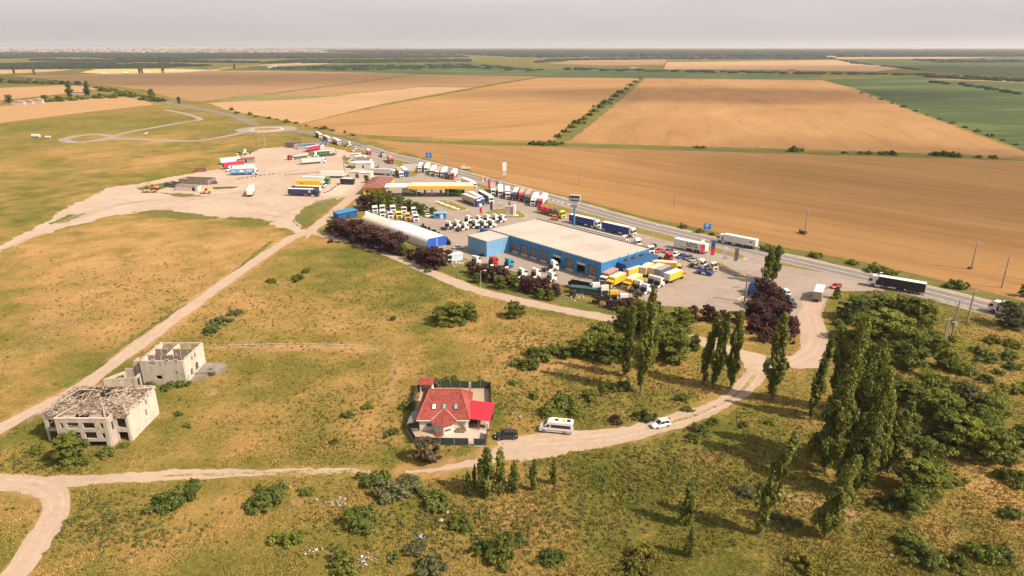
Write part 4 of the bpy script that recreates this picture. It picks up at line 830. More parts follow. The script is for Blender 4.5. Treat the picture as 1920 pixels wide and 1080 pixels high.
# ---- round the canopy
coach((867, 368), (838, 363), 'lime', 'green coach under the yellow canopy')
boxtruck((773, 365), (761, 364), 'white', 'white', 'white delivery truck under the left of the canopy', L=7, group='small trucks by the stalls')
car((792, 366), (780, 364.5), 'dgrey', 'dark car at the fuel pumps beside the delivery truck', 'hatch')
artic((892, 355.5), (866, 344.5), 'white', 'white', 'white lorry passing behind the right end of the canopy')
artic((903, 390), (866, 375), 'royal', 'beige', 'blue lorry with beige trailer, lowest of the three at the canopy', roof='cream')
artic((912.5, 388.5), (876, 370), 'blue', 'white', 'blue lorry with white trailer, middle of the three at the canopy')
artic((931, 388), (893, 366), 'white', 'navy', 'white lorry with dark blue trailer right of the canopy')
# ---- second row along the verge
ROW = [((926, 372.5), (922, 352), 'white', 'pink', 'pink', 'white lorry with pinkish trailer, left end of the long row'), ((939.5, 375.5), (937, 354), 'white', 'white', 'white', 'white lorry, second from left in the long row'),
       ((951.5, 378.5), (952, 358), 'white', 'dgrey', 'white', 'white lorry, third from left in the long row'), ((962, 382.5), (972, 359), 'navy', 'royal', 'cream', 'dark blue lorry with pale roof in the long row'),
       ((974, 382), (983, 361), 'red', 'brown', 'tan', 'red cab lorry with brownish trailer in the long row'), ((985, 385.5), (995, 364), 'dgrey', 'brown', 'tan', 'dark cab lorry with brown trailer in the long row'),
       ((994.5, 393.5), (1010, 369), 'white', 'white', 'white', 'big white lorry near the car carrier'), ((1008, 394), (1026, 371), 'crimson', 'white', 'white', 'crimson cab lorry with white trailer, right end of the long row')]
for f_, r_, c_, s_, rf, lb in ROW: artic(f_, r_, c_, s_, lb, roof=rf)
# transporter loaded with dismantled cabs
p, a = pose((1063.5, 412), (1005, 396)); t = thing('vehicle_transporter', 'yellow cab transporter with red ramps carrying dark cabs', 'truck', p, a, TRUCKS)
cab(t, 8.6, 'lemon', 3.5); tractor_chassis(t, 8.6)
mb = MB(); mb.box(-9, 5.6, -1.2, 1.2, 1.0, 1.2)
for x in (-8.8, -5, -1.2, 2.4, 5.4):
    for s_ in (-1, 1): mb.box(x - .12, x + .12, s_ * 1.18 - .08, s_ * 1.18 + .08, 1.0, 3.6)
for s_ in (-1, 1): mb.box(-9, 5.6, s_ * 1.18 - .06, s_ * 1.18 + .06, 2.5, 2.62)
ob('carrier_frame', mb.mesh('carrier_frame', pc('red')), t); wheels(t, [-5.6, -4.3, -3.0], 1.22, .45, .35)
for x, c_ in ((-7, 'crimson'), (-3.2, 'crimson'), (.6, 'darkgreen'), (3.9, 'dgrey')):
    q = thing('loaded_cab', {-7: 'crimson truck cab at the rear of the transporter', -3.2: 'crimson truck cab second on the transporter', .6: 'dark green truck cab on the transporter', 3.9: 'dark grey truck cab nearest the yellow cab'}[x], 'truck cab', p + Vector((math.cos(a) * x, math.sin(a) * x, 1.22)), a + math.pi, 'cabs on the transporter')
    ob('shell', cached(('ls', c_), lambda: MB().px([(1.5, 0), (1.5, .9), (1.1, 1.9), (.4, 2.25), (-1.2, 2.2), (-1.4, .2), (-.6, 0)], -1.1, 1.1).mesh('shell', pc(c_), .06)), q)
    ob('windshield', cached('lsw', lambda: MB().px([(1.52, .95), (1.14, 1.85), (1.1, 1.83), (1.48, .93)], -1, 1).mesh('windshield', GLASS)), q)
artic((1121.5, 429), (1071.5, 417), 'white', 'royal', 'white lorry with royal blue trailer behind the tall sign')
artic((1189, 445), (1132, 431.5), 'white', 'royal', 'white lorry with royal blue trailer further along the lane')
semitrailer((1264, 463.5), (1326, 477), 'white', 'white trailer with black letters NTG by the flags', text='NTG', tcol='black', tpos=.42, tsize=2.2)
artic((1345, 453), (1418, 467.5), 'white', 'white', 'white lorry driving on the highway towards the sign', marks=[(.1, .18, .5, .64, 'dgrey'), (.17, .2, .6, .72, 'dgrey')])
artic((1626, 534), (1734, 553), 'white', 'black', 'white lorry with long black trailer entering from the highway')
artic((1866, 586), (1960, 612), 'white', 'lgrey', 'lorry half hidden behind the silvery tree at the edge')
boxtruck((1541.5, 541), (1527, 577), 'yellow', 'tan', 'yellow cab truck with white roof on the gravel exit', L=10, group='trucks on the exit road', door_col='tan')
car((1559, 541), (1574, 538), 'crimson', 'red car turning in from the highway', 'hatch', 4.3)
car((1466, 546), (1478, 556), 'white', 'white van beside the plum trees at the exit', 'suv', 5.2, 1.95)
car((1472, 561), (1484, 570), 'dgrey', 'dark car behind the white van at the exit', 'suv', 4.8)
car((1477, 570), (1488, 578), 'black', 'black car nearest the road beside the plum trees', 'suv', 4.8)
# ---- workshop forecourt
boxtruck((1137, 543), (1170, 527.5), 'yellow', 'yellow', 'yellow box truck facing the green tipper, left of its pair', roof='cream')
boxtruck((1167, 547), (1202, 529.5), 'yellow', 'yellow', 'yellow box truck beside the white tractor units', roof='cream')
boxtruck((1125.5, 535.5), (1156, 519), 'white', 'brown', 'white truck with brownish roof close to the workshop corner', roof='pink')
boxtruck((1206, 512.5), (1171, 524), 'yellow', 'yellow', 'yellow box truck behind the pair, under the blue annex', roof='cream')
boxtruck((1226, 504.5), (1200, 523), 'yellow', 'yellow', 'yellow box truck backed up to the blue annex', roof='cream')
boxtruck((1247, 508.5), (1217, 522), 'yellow', 'yellow', 'yellow box truck in the middle of the parked group', roof='cream')
boxtruck((1257, 512), (1231, 524), 'dgrey', 'dgrey', 'dark grey box truck between yellow ones', roof='grey')
boxtruck((1279, 520), (1248, 532), 'yellow', 'yellow', 'yellow box truck at the right end showing its rear', roof='white')
boxtruck((1269, 509.5), (1231, 506.5), 'yellow', 'yellow', 'yellow box truck farthest back, near the red tractor unit', roof='cream', L=10.5)
FC = 'tractor units on the workshop forecourt'
tractor((1203, 540), (1178, 551.5), 'white', 'white tractor unit, left one in front of the yellow trucks', FC)
tractor((1219, 545), (1190, 557.5), 'white', 'white tractor unit, second in front of the yellow trucks', FC)
tractor((1229, 529.5), (1205, 540), 'white', 'white tractor unit, third, tucked behind the second', FC)
tractor((1245, 534.5), (1217, 545), 'white', 'white tractor unit, right one in front of the yellow trucks', FC)
tractor((1113, 544), (1124, 562), 'white', 'white tractor unit behind the plum bushes, left of two', FC)
tractor((1128, 548), (1140, 570), 'white', 'white tractor unit behind the plum bushes, right of two', FC)
tractor((1146, 556), (1158, 577), 'yellow', 'yellow tractor unit behind the plum bushes', FC, 3.3)
tractor((1165, 562), (1178, 583), 'white', 'white tractor unit hidden behind plum bushes and poplar', FC, 3.3)
tipper((1116, 547), (1070, 538), 'white', 'black', 'white cab tipper truck with dark body by the fence', 9.5)
tractor((1259, 492), (1229, 486), 'red', 'red tractor unit on the open forecourt', FC)
tractor((1324, 506), (1292, 499), 'white', 'white tractor unit near the metal fence', FC)
tractor((1336, 508), (1322, 503), 'cream', 'cream tractor unit right beside the metal fence', FC, 3.2)
tractor((1175, 457), (1155, 452), 'cream', 'cream tractor unit behind the flat roof', FC, 3.2)
tractor((1199, 466), (1177, 458), 'white', 'white tractor unit behind the flat roof', FC)
tractor((1226, 481), (1207, 469), 'white', 'white tractor unit at the far corner of the blue annex', FC)
tractor((1048, 506), (1016, 510), 'white', 'white tractor unit driving into the open workshop door', FC)
tractor((926, 497), (911, 501), 'red', 'red cab tractor unit behind the plum trees', FC, 3.3)
tractor((956, 501.5), (938, 505), 'teal', 'turquoise cab tractor unit on the workshop forecourt', FC, 3.5)
tractor((893, 495), (879, 500), 'white', 'white tractor unit left of the red one', FC, 3.3)
tractor((979, 520), (964, 523), 'white', 'white tractor unit behind the first gap in the plum trees', FC, 3.3)
tractor((1006, 519), (990, 524), 'white', 'white tractor unit facing the workshop wall, left of two', FC, 3.3)
tractor((1037, 527), (1019, 532), 'white', 'white tractor unit facing the workshop wall, right of two', FC, 3.5)
# low blue recovery chassis
p, a = pose((1334, 517), (1308, 512)); t = thing('bare_chassis', 'dark blue truck chassis without cab on the forecourt', 'truck', p, a)
tractor_chassis(t, 2.95); ob('engine_cover', MB().px([(.6, .8), (.9, 1.6), (1.9, 1.5), (2.9, 1.1), (2.9, .5), (.6, .5)], -1.1, 1.1).mesh('engine_cover', pc('royal'), .06), t); ob('frame_cover', MB().box(-2.9, .6, -1.0, 1.0, 1.03, 1.2).mesh('frame_cover', pc('royal')), t)
for (f_, r_, c_, lb, kd) in (((1229, 474), (1243, 471), 'crimson', 'red sports car, first in the row of cars', 'sedan'), ((1247, 474.5), (1258, 472), 'dgrey', 'dark grey car hidden behind the red tractor unit', 'hatch'), ((1261, 482), (1270, 478), 'white', 'white car in the row behind the red tractor unit', 'hatch'), ((1271, 485), (1283, 481), 'royal', 'blue car in the row of cars', 'hatch'),
                             ((1284, 488), (1295, 483.5), 'dgrey', 'charcoal car right of the blue car', 'hatch'), ((1293, 491.5), (1306, 487.5), 'grey', 'grey car at the end of the row near the white tractor', 'sedan'), ((1216, 466), (1228, 463), 'black', 'black car behind the white tractor at the annex', 'hatch'),
                             ((868, 466), (851, 466.5), 'silver', 'silver car beside the pale blue workshop block', 'sedan'), ((813, 406.5), (797, 407.5), 'white', 'white car beside the small blue kiosk', 'suv'), ((913, 338), (905, 336), 'grey', 'grey car passing the yellow flag on the highway', 'hatch'),
                             ((933, 345.5), (941, 349), 'white', 'white car on the highway above the long row', 'hatch'), ((270, 252), (278, 250), 'white', 'white car on the side road by the roundabout', 'hatch'), ((468, 243), (474, 245), 'white', 'white car waiting at the roundabout', 'hatch')):
    car(f_, r_, c_, lb, kd)
# ---- white tractors lined up, centre
K = 0; LAB = ['leftmost', 'second', 'third', 'fourth', 'fifth', 'sixth']
for row, (us, v0) in enumerate((((855, 869, 890, 905.5, 922), 425), ((876, 895.5, 913, 928, 941), 415))):
    for i, u in enumerate(us):
        vv = v0 + (4 if row == 0 and i == 1 else 0) + i * (-.3)
        tractor((u + 6, vv + 1.5), (u - 14, vv + 5.5), 'white', f"white tractor unit, {LAB[i]} from left in the {'front' if row == 0 else 'back'} row behind the roof", 'white tractor units in two rows by the workshop')
tractor((842, 428), (834, 431), 'white', 'white tractor unit standing alone at the head of the rows', 'white tractor units in two rows by the workshop', 3.3)
# ---- tractors facing us beside the tent
for i, (u, v, c_, lb) in enumerate([(719, 403, 'white', 'back row, first by the shrubs'), (740, 404, 'white', 'back row, second by the shrubs'), (760, 405.5, 'white', 'back row, third by the shrubs'), (780, 407, 'white', 'back row, right end'),
                                   (705, 405, 'white', 'left end, next to the timber'), (719.5, 412, 'white', 'front row, first beside the tent'), (734, 415, 'white', 'front row, second beside the tent'), (751, 415, 'lemon', 'front row, pale yellow'), (767, 418, 'yellow', 'front row, deep yellow'), (782, 421, 'white', 'front row, right end beside the tent')]):
    tractor((u + 1.5, v), (u - 9, v - 12.5), c_, f"tractor unit facing the camera, {lb}", 'tractor units parked beside the white tent')
# ---- by the house
minibus((1012, 806.5), (1074, 812.5), 'white minibus with dark windows on the dirt track')
car((928.5, 821.5), (970, 821), 'black', 'black estate car parked next to the red roofed house', 'suv', 4.75, 1.85)
car((1221, 803), (1255, 795.5), 'white', 'white hatchback with its tailgate open on the dirt track', 'hatch', 4.3, 1.8, hatch_open=True)
for i, (f_, r_) in enumerate((((186, 139.5), (203, 139)), ((228, 138), (240, 137.6)), ((268, 137), (283, 136.6)), ((315, 135), (326, 134)))):
    p, a = pose(f_, r_); t = thing('distant_lorry', f"white lorry on the far road, {ORD[i]} from the left", 'truck', p, a, 'lorries on the far road'); trailer(t, -8, 5, 'white'); cab(t, 8, 'white')
# ------------------------------------------------------------------ buildings
BLUE1 = paint((.03, .205, .43), .5, .1, scale=.3, name='blue_cladding')
BLUE2 = paint((.014, .095, .26), .5, .1, scale=.3, name='deep_blue_cladding')
BLUEP = paint((.16, .33, .52), .5, .12, scale=.3, name='pale_blue_cladding')
ROOFB = paint((.46, .395, .33), .8, .16, scale=.1, name='roof_membrane')
def plaster(name, col, amt):
    m, t, b = new_mat(name); p = objc(t); st = noise(t, mapped(t, p, 0, (1.6, 1.6, .16)), 1.0, 5, .65); bl = noise(t, p, .55, 4, .6); fn = noise(t, p, 5, 3, .7)
    f = mth(t, 'ADD', mth(t, 'MULTIPLY', st, .5), mth(t, 'ADD', mth(t, 'MULTIPLY', bl, .35), mth(t, 'MULTIPLY', fn, .15)))
    t.links.new(ramp(t, f, [(.33, tuple(c * (1 - amt) * k for c, k in zip(col, (1, .94, .86)))), (.47, tuple(c * .92 for c in col)), (.62, tuple(min(1, c * 1.12) for c in col))]), b.inputs['Base Color']); b.inputs['Roughness'].default_value = .95; b.inputs['Specular IOR Level'].default_value = .1; bump(t, b, fn, .3, .05); return m
PLAST = plaster('weathered_plaster', (.44, .375, .305), .5); PLASTW = plaster('pale_plaster', (.56, .49, .41), .3)
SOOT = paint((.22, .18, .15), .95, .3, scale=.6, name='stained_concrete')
TILE = paint((.29, .058, .042), .75, .3, scale=.8, name='roof_tile')
# ---- truck workshop: local x along the long wall, y into the depth
wa = R(-48.5); WO = Vector((-8.5, 261.5, 0))
ws_ = thing('truck_workshop', 'long blue truck workshop with flat beige roof and sectional doors', 'building', WO, wa)
HT = 6.4; Lw, Dw = 58.0, 25.0
DOORS = [(14.6, 0), (19.6, 0), (24.7, 0), (29.8, 0), (37.0, 1), (43.2, 0), (48.8, 1), (54.0, 0)]     # centre along the wall, open?
ops = [(d - 1.9 - 11.3, d + 1.9 - 11.3, 0, 4.3) for d, o_ in DOORS]
ob('front_wall', MB().wall((11.3, .15), (Lw, .15), 0, HT, .3, ops).mesh('front_wall', BLUE1), ws_)
ob('end_wall', MB().box(Lw - .31, Lw - .01, .31, Dw - .01, 0, HT).mesh('end_wall', BLUE1), ws_)
ob('back_wall', MB().box(0, Lw - .32, Dw - .3, Dw - .012, 0, HT).mesh('back_wall', BLUE1), ws_)
ob('left_wall', MB().box(.01, .3, 0, Dw - .31, 0, HT).mesh('left_wall', BLUE1), ws_)
ob('floor', MB().box(.3, Lw - .3, .3, Dw - .3, .03, .06).mesh('floor', CONC), ws_)
rb = MB(); rb.box(-.15, Lw + .15, -.12, Dw + .15, HT, HT + .25); rf = ob('roof', rb.mesh('roof', ROOFB), ws_)
for k in range(1, 8): ob('roof_seam', cached('seam', lambda: MB().box(-.05, .05, 0, Dw, 0, .03).mesh('roof_seam', paint((.42, .36, .29), .8, .1))), rf, (Lw * k / 8, 0, HT + .25))
ob('parapet', MB().box(-.3, Lw + .3, Dw + .15, Dw + .6, HT - .4, HT + .55).mesh('parapet', paint((.20, .17, .16), .8, .2)), ws_)
ob('roof_trim', MB().box(-.2, Lw + .2, -.2, -.125, HT - .12, HT + .3).box(Lw + .155, Lw + .23, -.2, Dw + .15, HT - .12, HT + .3).mesh('roof_trim', paint((.30, .38, .48), .5)), ws_)
rib = MB()
for k in range(int((Dw - 1) / .9)): rib.box(-.0, .05, .6 + k * .9, .66 + k * .9, .1, HT - .15)
ob('wall_ribs', rib.mesh('wall_ribs', BLUE1), ws_, (Lw - .01, 0, 0))
PANE = paint((.16, .10, .075), .2, .4, scale=2, name='door_pane'); DFR = paint((.62, .56, .48), .6, .1, name='door_frame')
for d, o_ in DOORS:
    if o_:
        q = ob('rolled_door', MB().box(-1.9, 1.9, .05, .2, 3.5, 4.3).mesh('rolled_door', DFR), ws_, (d, 0, 0))
        continue
    q = ob('sectional_door', cached('sdoor', lambda: MB().box(-1.9, 1.9, .06, .18, 0.05, 4.29).mesh('sectional_door', paint((.50, .40, .31), .7))), ws_, (d, .16, 0))
    for r_ in range(5):
        for c_ in range(3): ob('pane', cached('dpane', lambda: MB().box(-.56, .56, .02, .07, 0, .56).mesh('pane', PANE)), q, (-1.22 + 1.22 * c_, 0, .85 + r_ * .69))
    ob('kick_panel', cached('kick', lambda: MB().box(-1.88, 1.88, -.01, .05, .06, .75).mesh('kick_panel', paint((.62, .58, .52), .6))), q)
    ob('door_surround', cached('dsur', lambda: MB().box(-2.0, -1.9, -.22, -.17, 0, 4.4).box(1.9, 2.0, -.22, -.17, 0, 4.4).box(-2.0, 2.0, -.22, -.17, 4.401, 4.5).mesh('door_surround', BLUE2)), q)
for k in range(4): ob('wall_lamp', cached('wlamp', lambda: MB().box(-.2, .2, -.35, 0, 0, .25).mesh('wall_lamp', BLUE2)), ws_, (17 + k * 11, 0, 5.2))
ob('stored_drum', MB().cyl((50, 3, .06), (50, 3, 2.0), .9, .9, 12).box(47.5, 49, 4, 6, .06, 1.8).mesh('stored_drum', paint((.4, .4, .42), .5)), ws_)
# pale block at the left end
bl = MB(); bl.box(0, 11.3, -11.3, -.01, 0, 6.0); ob('side_block', bl.mesh('side_block', BLUEP), ws_)
ob('side_block_roof', MB().box(-.1, 11.4, -11.4, -.21, 6.0, 6.22).mesh('side_block_roof', ROOFB), ws_)
rib = MB()
for k in range(12): rib.box(.5 + k * .92, .55 + k * .92, -11.34, -11.3, .1, 5.9)
for k in range(12): rib.box(11.3, 11.34, -10.9 + k * .9, -10.85 + k * .9, .1, 5.9)
ob('side_block_ribs', rib.mesh('side_block_ribs', BLUEP), ws_)
# deep blue annex on the gable
an = MB(); an.box(Lw + .06, Lw + 4.2, 8.0, 25.4, 1.3, 4.9); ax = ob('annex', an.mesh('annex', BLUE2), ws_)
ob('annex_roof', MB().box(Lw + .05, Lw + 4.3, 7.9, 25.5, 4.9, 5.02).mesh('annex_roof', paint((.02, .09, .22), .6, .1)), ws_)
ob('annex_shade_box', MB().box(Lw + .06, Lw + 3.2, 8.6, 25.0, 0, 1.3).mesh('annex_shade_box', paint((.10, .10, .11), .8)), ws_)  # near-black box standing in for the shade beneath the raised annex
for y in (12, 16, 20.5): ob('roof_fan', cached('fan', lambda: MB().box(-.5, .5, -.6, .6, 0, .9).box(.5, .54, -.45, .45, .1, .8, 1).cyl((0, 0, .9), (0, 0, 1.1), .35, .35, 10, 1).mesh('roof_fan', [STEEL, DARK])), ws_, (Lw + 1.2, y, 5.02))
for y in (9, 13.5, 18, 24): ob('vent_pipe', cached('vp', lambda: MB().cyl((0, 0, 0), (0, 0, 2.3), .08, .08, 6).mesh('vent_pipe', BLUE1)), ws_, (Lw + .3, y, 4.9))
# white parapet sign behind, slanting wall and blue box
p0 = G(963, 402); 
t = thing('showroom_block', 'grey flat showroom with white roof edge behind the workshop', 'building', WO, wa)
ob('wall', MB().box(8, 40, Dw + 1.2, Dw + 9, 0, 4.2).mesh('wall', paint((.30, .27, .25), .8, .15)), t); ob('roof', MB().box(7.8, 40.2, Dw + 1.0, Dw + 9.2, 4.2, 4.35).mesh('roof', paint((.28, .25, .235), .9, .2, scale=.3)), t)
ob('white_fascia', MB().box(14, 40.4, Dw + 9.2, Dw + 9.6, 3.6, 4.9).mesh('white_fascia', WHITE), t); ob('blue_door_canopy', MB().box(33, 38, Dw + 1.5, Dw + 5, 4.35, 5.3).mesh('blue_door_canopy', paint((.08, .33, .62), .5)), t)
ob('inner_roof', MB().box(20, 39, Dw + 1.5, Dw + 5.5, 4.36, 4.9).mesh('inner_roof', ROOFB), t)
t = thing('blue_skip', 'open blue skip with white chute behind the workshop roof', 'container', G(911, 437), wa)
ob('tub', MB().box(-2.4, 2.4, -1.2, 1.2, .1, 1.7).mesh('tub', BLUE2), t); ob('chute', MB().px([(1, 1.72), (4, 2.6), (4, 2.4), (1, 1.71)], -1, 1).mesh('chute', WHITE), t)
# ---- white fabric hall beside the hedge
ta = R(131); TO = Vector((-29.6, 259.6, 0))
def fabric(root, x0, x1, w, h, eave, mat, name):
    n = 14; prof = [(-w, 0), (-w, eave)] + [(-w * math.cos(math.pi * i / n), eave + (h - eave) * math.sin(math.pi * i / n)) for i in range(1, n)] + [(w, eave), (w, 0)]
    k = 14; vs = []; fs = []
    for j in range(k + 1):
        x = x0 + (x1 - x0) * j / k; sg = .08 * math.sin(j * math.pi)    # panels
        vs += [(x, y, z - (.07 if j % 2 else 0) * (z > eave)) for y, z in prof]
    m = len(prof)
    fs = [(j * m + i, j * m + i + 1, (j + 1) * m + i + 1, (j + 1) * m + i) for j in range(k) for i in range(m - 1)]
    mb = MB().add(vs, fs); return ob(name, mb.mesh(name, mat), root), prof
FAB = paint((.82, .78, .73), .6, .05, scale=.2, name='white_fabric'); FABC = paint((.64, .54, .42), .7, .1, scale=.2, name='cream_fabric')
t = thing('fabric_hall', 'white arched fabric hall with bright blue gable behind the plum hedge', 'building', TO, ta)
_, pf = fabric(t, 0, 29, 4.7, 5.0, 2.2, FAB, 'cover')
gb = MB(); m_ = len(pf); lo_ = [q for q in pf if q[1] < 4.2]; gb.add([(.02, y * .995, min(z, 4.2)) for y, z in lo_], [tuple(range(len(lo_)))]); ob('gable_arch', MB().add([(.06, y * .99, z * .985) for y, z in pf], [tuple(range(m_))]).mesh('gable_arch', FAB), t); ob('gable', gb.mesh('gable', paint((.02, .09, .42), .55, .08)), t)
ob('gable_post', MB().box(-.08, -.03, -.12, .12, 0, 3.5).mesh('gable_post', paint((.55, .5, .62), .5)), t)
ob('far_gable', MB().add([(28.9, y * .99, z * .985) for y, z in pf], [tuple(range(m_))]).mesh('far_gable', FAB), t)
t2 = thing('fabric_hall', 'lower cream fabric hall continuing behind the white one', 'building', TO, ta)
_, pf = fabric(t2, 29.3, 52.5, 4.0, 4.0, 1.8, FABC, 'cover'); ob('end_panel', MB().add([(52.4, y * .99, z * .985) for y, z in pf], [tuple(range(m_))]).mesh('end_panel', FABC), t2)
ob('torn_flap', MB().add([(53, -2, 3.6), (55.5, 0, 4.6), (53.5, 1.5, 3.9), (51, .5, 4.0)], [(0, 1, 3), (1, 2, 3)]).mesh('torn_flap', FAB), t2)
# ---- blue roofed shed at the track corner
def shed(pxy, rz, sx, sy, h, roofm, wallm, label, name='shed', rise=.8, over=.4, cat='shed'):
    t = thing(name, label, cat, G(*pxy), rz); mb = MB(); mb.wall((-sx, -sy), (sx, -sy), 0, h, .15, [(-.6 + sx, .6 + sx, 0, 2.0)]); mb.wall((sx, -sy + .08), (sx, sy - .08), 0, h, .15); mb.wall((sx, sy), (-sx, sy), 0, h, .15); mb.wall((-sx, sy - .08), (-sx, -sy + .08), 0, h, .15)
    ob('walls', mb.mesh('walls', wallm), t)
    ob('roof', MB().px([(-sx - over, h), (sx + over, h + rise), (sx + over, h + rise + .12), (-sx - over, h + .12)], -sy - over, sy + over).mesh('roof', roofm), t)
    ob('door', MB().box(-.55, .55, -sy - .05, -sy + .02, 0.05, 1.95).mesh('door', DARK), t); return t
shed((648, 408), R(36), 4.6, 3.0, 2.9, BLUE1, paint((.02, .08, .2), .6), 'small shed with bright blue roof at the track junction', rise=.5)
# ---- filling station shop
t = thing('station_shop', 'filling station shop with red-brown hipped roof and yellow walls', 'building', Vector((-73.4, 373.5, 0)))
YEL = paint((.72, .40, .02), .5, .08, name='yellow_cladding')
ob('walls', MB().wall((-5.6, -14.8), (5.6, -14.8), 0, 3.9, .3, [(1.2, 8.2, 1.2, 2.6)]).wall((5.6, -14.6), (5.6, 14.6), 0, 3.9, .3, [(3, 12, 1.0, 2.6)]).wall((5.6, 14.8), (-5.6, 14.8), 0, 3.9, .3).wall((-5.6, 14.6), (-5.6, -14.6), 0, 3.9, .3, [(4, 10, 1.0, 2.6)]).mesh('walls', YEL), t)
ob('window', MB().box(-4.4, 2.6, -14.75, -14.7, 1.2, 2.6).mesh('window', GLASS), t); ob('window', MB().box(5.5, 5.55, -11.6, -2.6, 1.0, 2.6).mesh('window', GLASS), t)
MAR = paint((.23, .085, .07), .8, .14, scale=.4, name='maroon_roof')
rv = [(-6.6, -15.8, 3.9), (6.6, -15.8, 3.9), (6.6, 15.8, 3.9), (-6.6, 15.8, 3.9), (0, -9, 5.6), (0, 10, 5.6)]
ob('roof', MB().add(rv, [(0, 1, 4), (1, 2, 5, 4), (2, 3, 5), (3, 0, 4, 5), (3, 2, 1, 0)]).mesh('roof', MAR), t)
ob('ridge_cap', MB().cyl((0, -9, 5.62), (0, 10, 5.62), .12, .12, 6).cyl((0, -9, 5.62), (-6.6, -15.8, 3.95), .1, .1, 6).cyl((0, -9, 5.62), (6.6, -15.8, 3.95), .1, .1, 6).mesh('ridge_cap', paint((.36, .18, .15), .8)), t)
ob('aerial', MB().cyl((2, -8, 4.8), (2, -8, 8), .04, .03, 5).mesh('aerial', STEEL), t)
# ---- canopy
t = thing('fuel_canopy', 'long fuel canopy with bright yellow fascia on round columns', 'canopy', Vector((-37.2, 360.5, 0)))
ob('roof_slab', MB().box(-16.6, 16.6, -8.3, 1.6, 5.15, 5.9).mesh('roof_slab', paint((.60, .50, .38), .7, .1, scale=.2)), t)
ob('fascia', MB().box(-16.9, 16.9, -8.6, -8.31, 4.6, 6.05).box(16.61, 16.9, -8.3, 1.6, 4.6, 6.05).box(-16.9, -16.61, -8.3, 1.6, 4.6, 6.05).mesh('fascia', YEL), t)
ob('rear_fascia', MB().box(-16.9, 16.9, 1.61, 1.9, 4.9, 6.05).mesh('rear_fascia', WHITE), t)
for x in (-13.6, -5.3, 3.2, 11.8):
    for y in (-2.0,): ob('column', cached('ccol', lambda: MB().cyl((0, 0, 0), (0, 0, 5.15), .38, .38, 10).mesh('column', WHITE)), t, (x, y, 0))
for x in (-9.5, -1, 7.5):
    q = ob('fuel_pump', cached('pump', lambda: MB().box(-.5, .5, -.35, .35, .15, 2.0).box(-.4, .4, -.37, -.35, 1.2, 1.8, 1).box(-1.6, 1.6, -.6, .6, 0, .15, 2).mesh('fuel_pump', [pc('orange'), GLASS, CONC])), t, (x, 2, 0))
t = thing('link_canopy', 'white flat canopy between the shop and the fuel canopy', 'canopy', Vector((-60.5, 358, 0)))
ob('roof_slab', MB().box(-6, 6, -5, 3, 5.0, 5.8).mesh('roof_slab', WHITE), t); ob('pillar', MB().box(-5.2, -3.8, -4.6, -3.6, 0, 5.0).mesh('pillar', WHITE), t); ob('pillar', MB().box(3.8, 4.6, 1.8, 2.6, 0, 5.0).mesh('pillar', WHITE), t)
ob('painted_edge_shadow', MB().box(-6, 6, -5.03, -5.0, 4.85, 5.0).mesh('painted_edge_shadow', DARK), t)  # solid dark strip imitating the shade line below the slab's front edge
# ---- blue roofed cabin and market stalls
shed((583, 279), R(-4), 9, 4.5, 3.4, paint((.12, .22, .42), .5, .1), paint((.45, .42, .4), .8), 'long cabin with pale blue roof beyond the yard', 'cabin', .8)
shed((549, 276), R(-30), 5, 3, 3.2, paint((.09, .08, .1), .8), paint((.30, .22, .18), .9), 'small brown hut left of the blue roofed cabin', 'hut', .3)
stl = [((667, 297), 3.2, 2.4, 3.2, WHITE, 'white stall'), ((676, 301), 3.6, 2.6, 3.0, WHITE, 'white stall with red awning'), ((682, 306), 5, 2.4, 3.1, paint((.16, .15, .17), .8), 'dark roofed stall'), ((670, 313), 3.6, 2.6, 3.0, WHITE, 'square white roofed stall'), ((684, 314), 5.2, 3.4, 3.1, WHITE, 'wide white roofed stall'),
       ((672, 330), 4.6, 3.2, 2.8, paint((.55, .47, .38), .8), 'cream roofed hut'), ((687, 333), 3.6, 2.8, 3.2, WHITE, 'white kiosk')]
for i, (px_, sx, sy, h, rm, nm) in enumerate(stl):
    shed(px_, R(-6), sx, sy, h, rm, paint((.6, .55, .48), .8), f"{nm} in the cluster between yard and lane, {ORD[i]} from the roundabout", 'market_stall', .35, .3, 'stall')
t = thing('parasol', 'red parasol in front of the wide white stall', 'parasol', G(697, 312)); ob('pole', MB().cyl((0, 0, 0), (0, 0, 3), .05, .05, 6).mesh('pole', STEEL), t)
ob('canopy', MB().add([(2 * math.cos(i * math.pi / 4), 2 * math.sin(i * math.pi / 4), 2.4) for i in range(8)] + [(0, 0, 3.2)], [(i, (i + 1) % 8, 8) for i in range(8)]).mesh('canopy', pc('crimson', False)), t)
t = thing('blue_kiosk', 'small blue cabin beside the white car', 'kiosk', G(826, 409)); ob('walls', MB().box(-2.8, 2.8, -1.3, 1.3, .1, 2.5).mesh('walls', BLUE1), t); ob('roof', MB().box(-3, 3, -1.5, 1.5, 2.5, 2.68).mesh('roof', paint((.2, .4, .55), .6)), t)
ob('door', MB().box(.2, 1.2, -1.33, -1.29, .12, 2.1).mesh('door', WHITE), t); ob('window', MB().box(-1.9, -.7, -1.33, -1.29, 1.1, 2.0).mesh('window', GLASS), t)
t = thing('white_cabin', 'white portable cabin among pallets by the hedge', 'kiosk', G(851, 488), R(30)); ob('walls', MB().box(-3, 3, -1.4, 1.4, .1, 2.4).mesh('walls', paint((.45, .55, .6), .6)), t); ob('roof', MB().box(-3.2, 3.2, -1.6, 1.6, 2.4, 2.55).mesh('roof', WHITE), t)
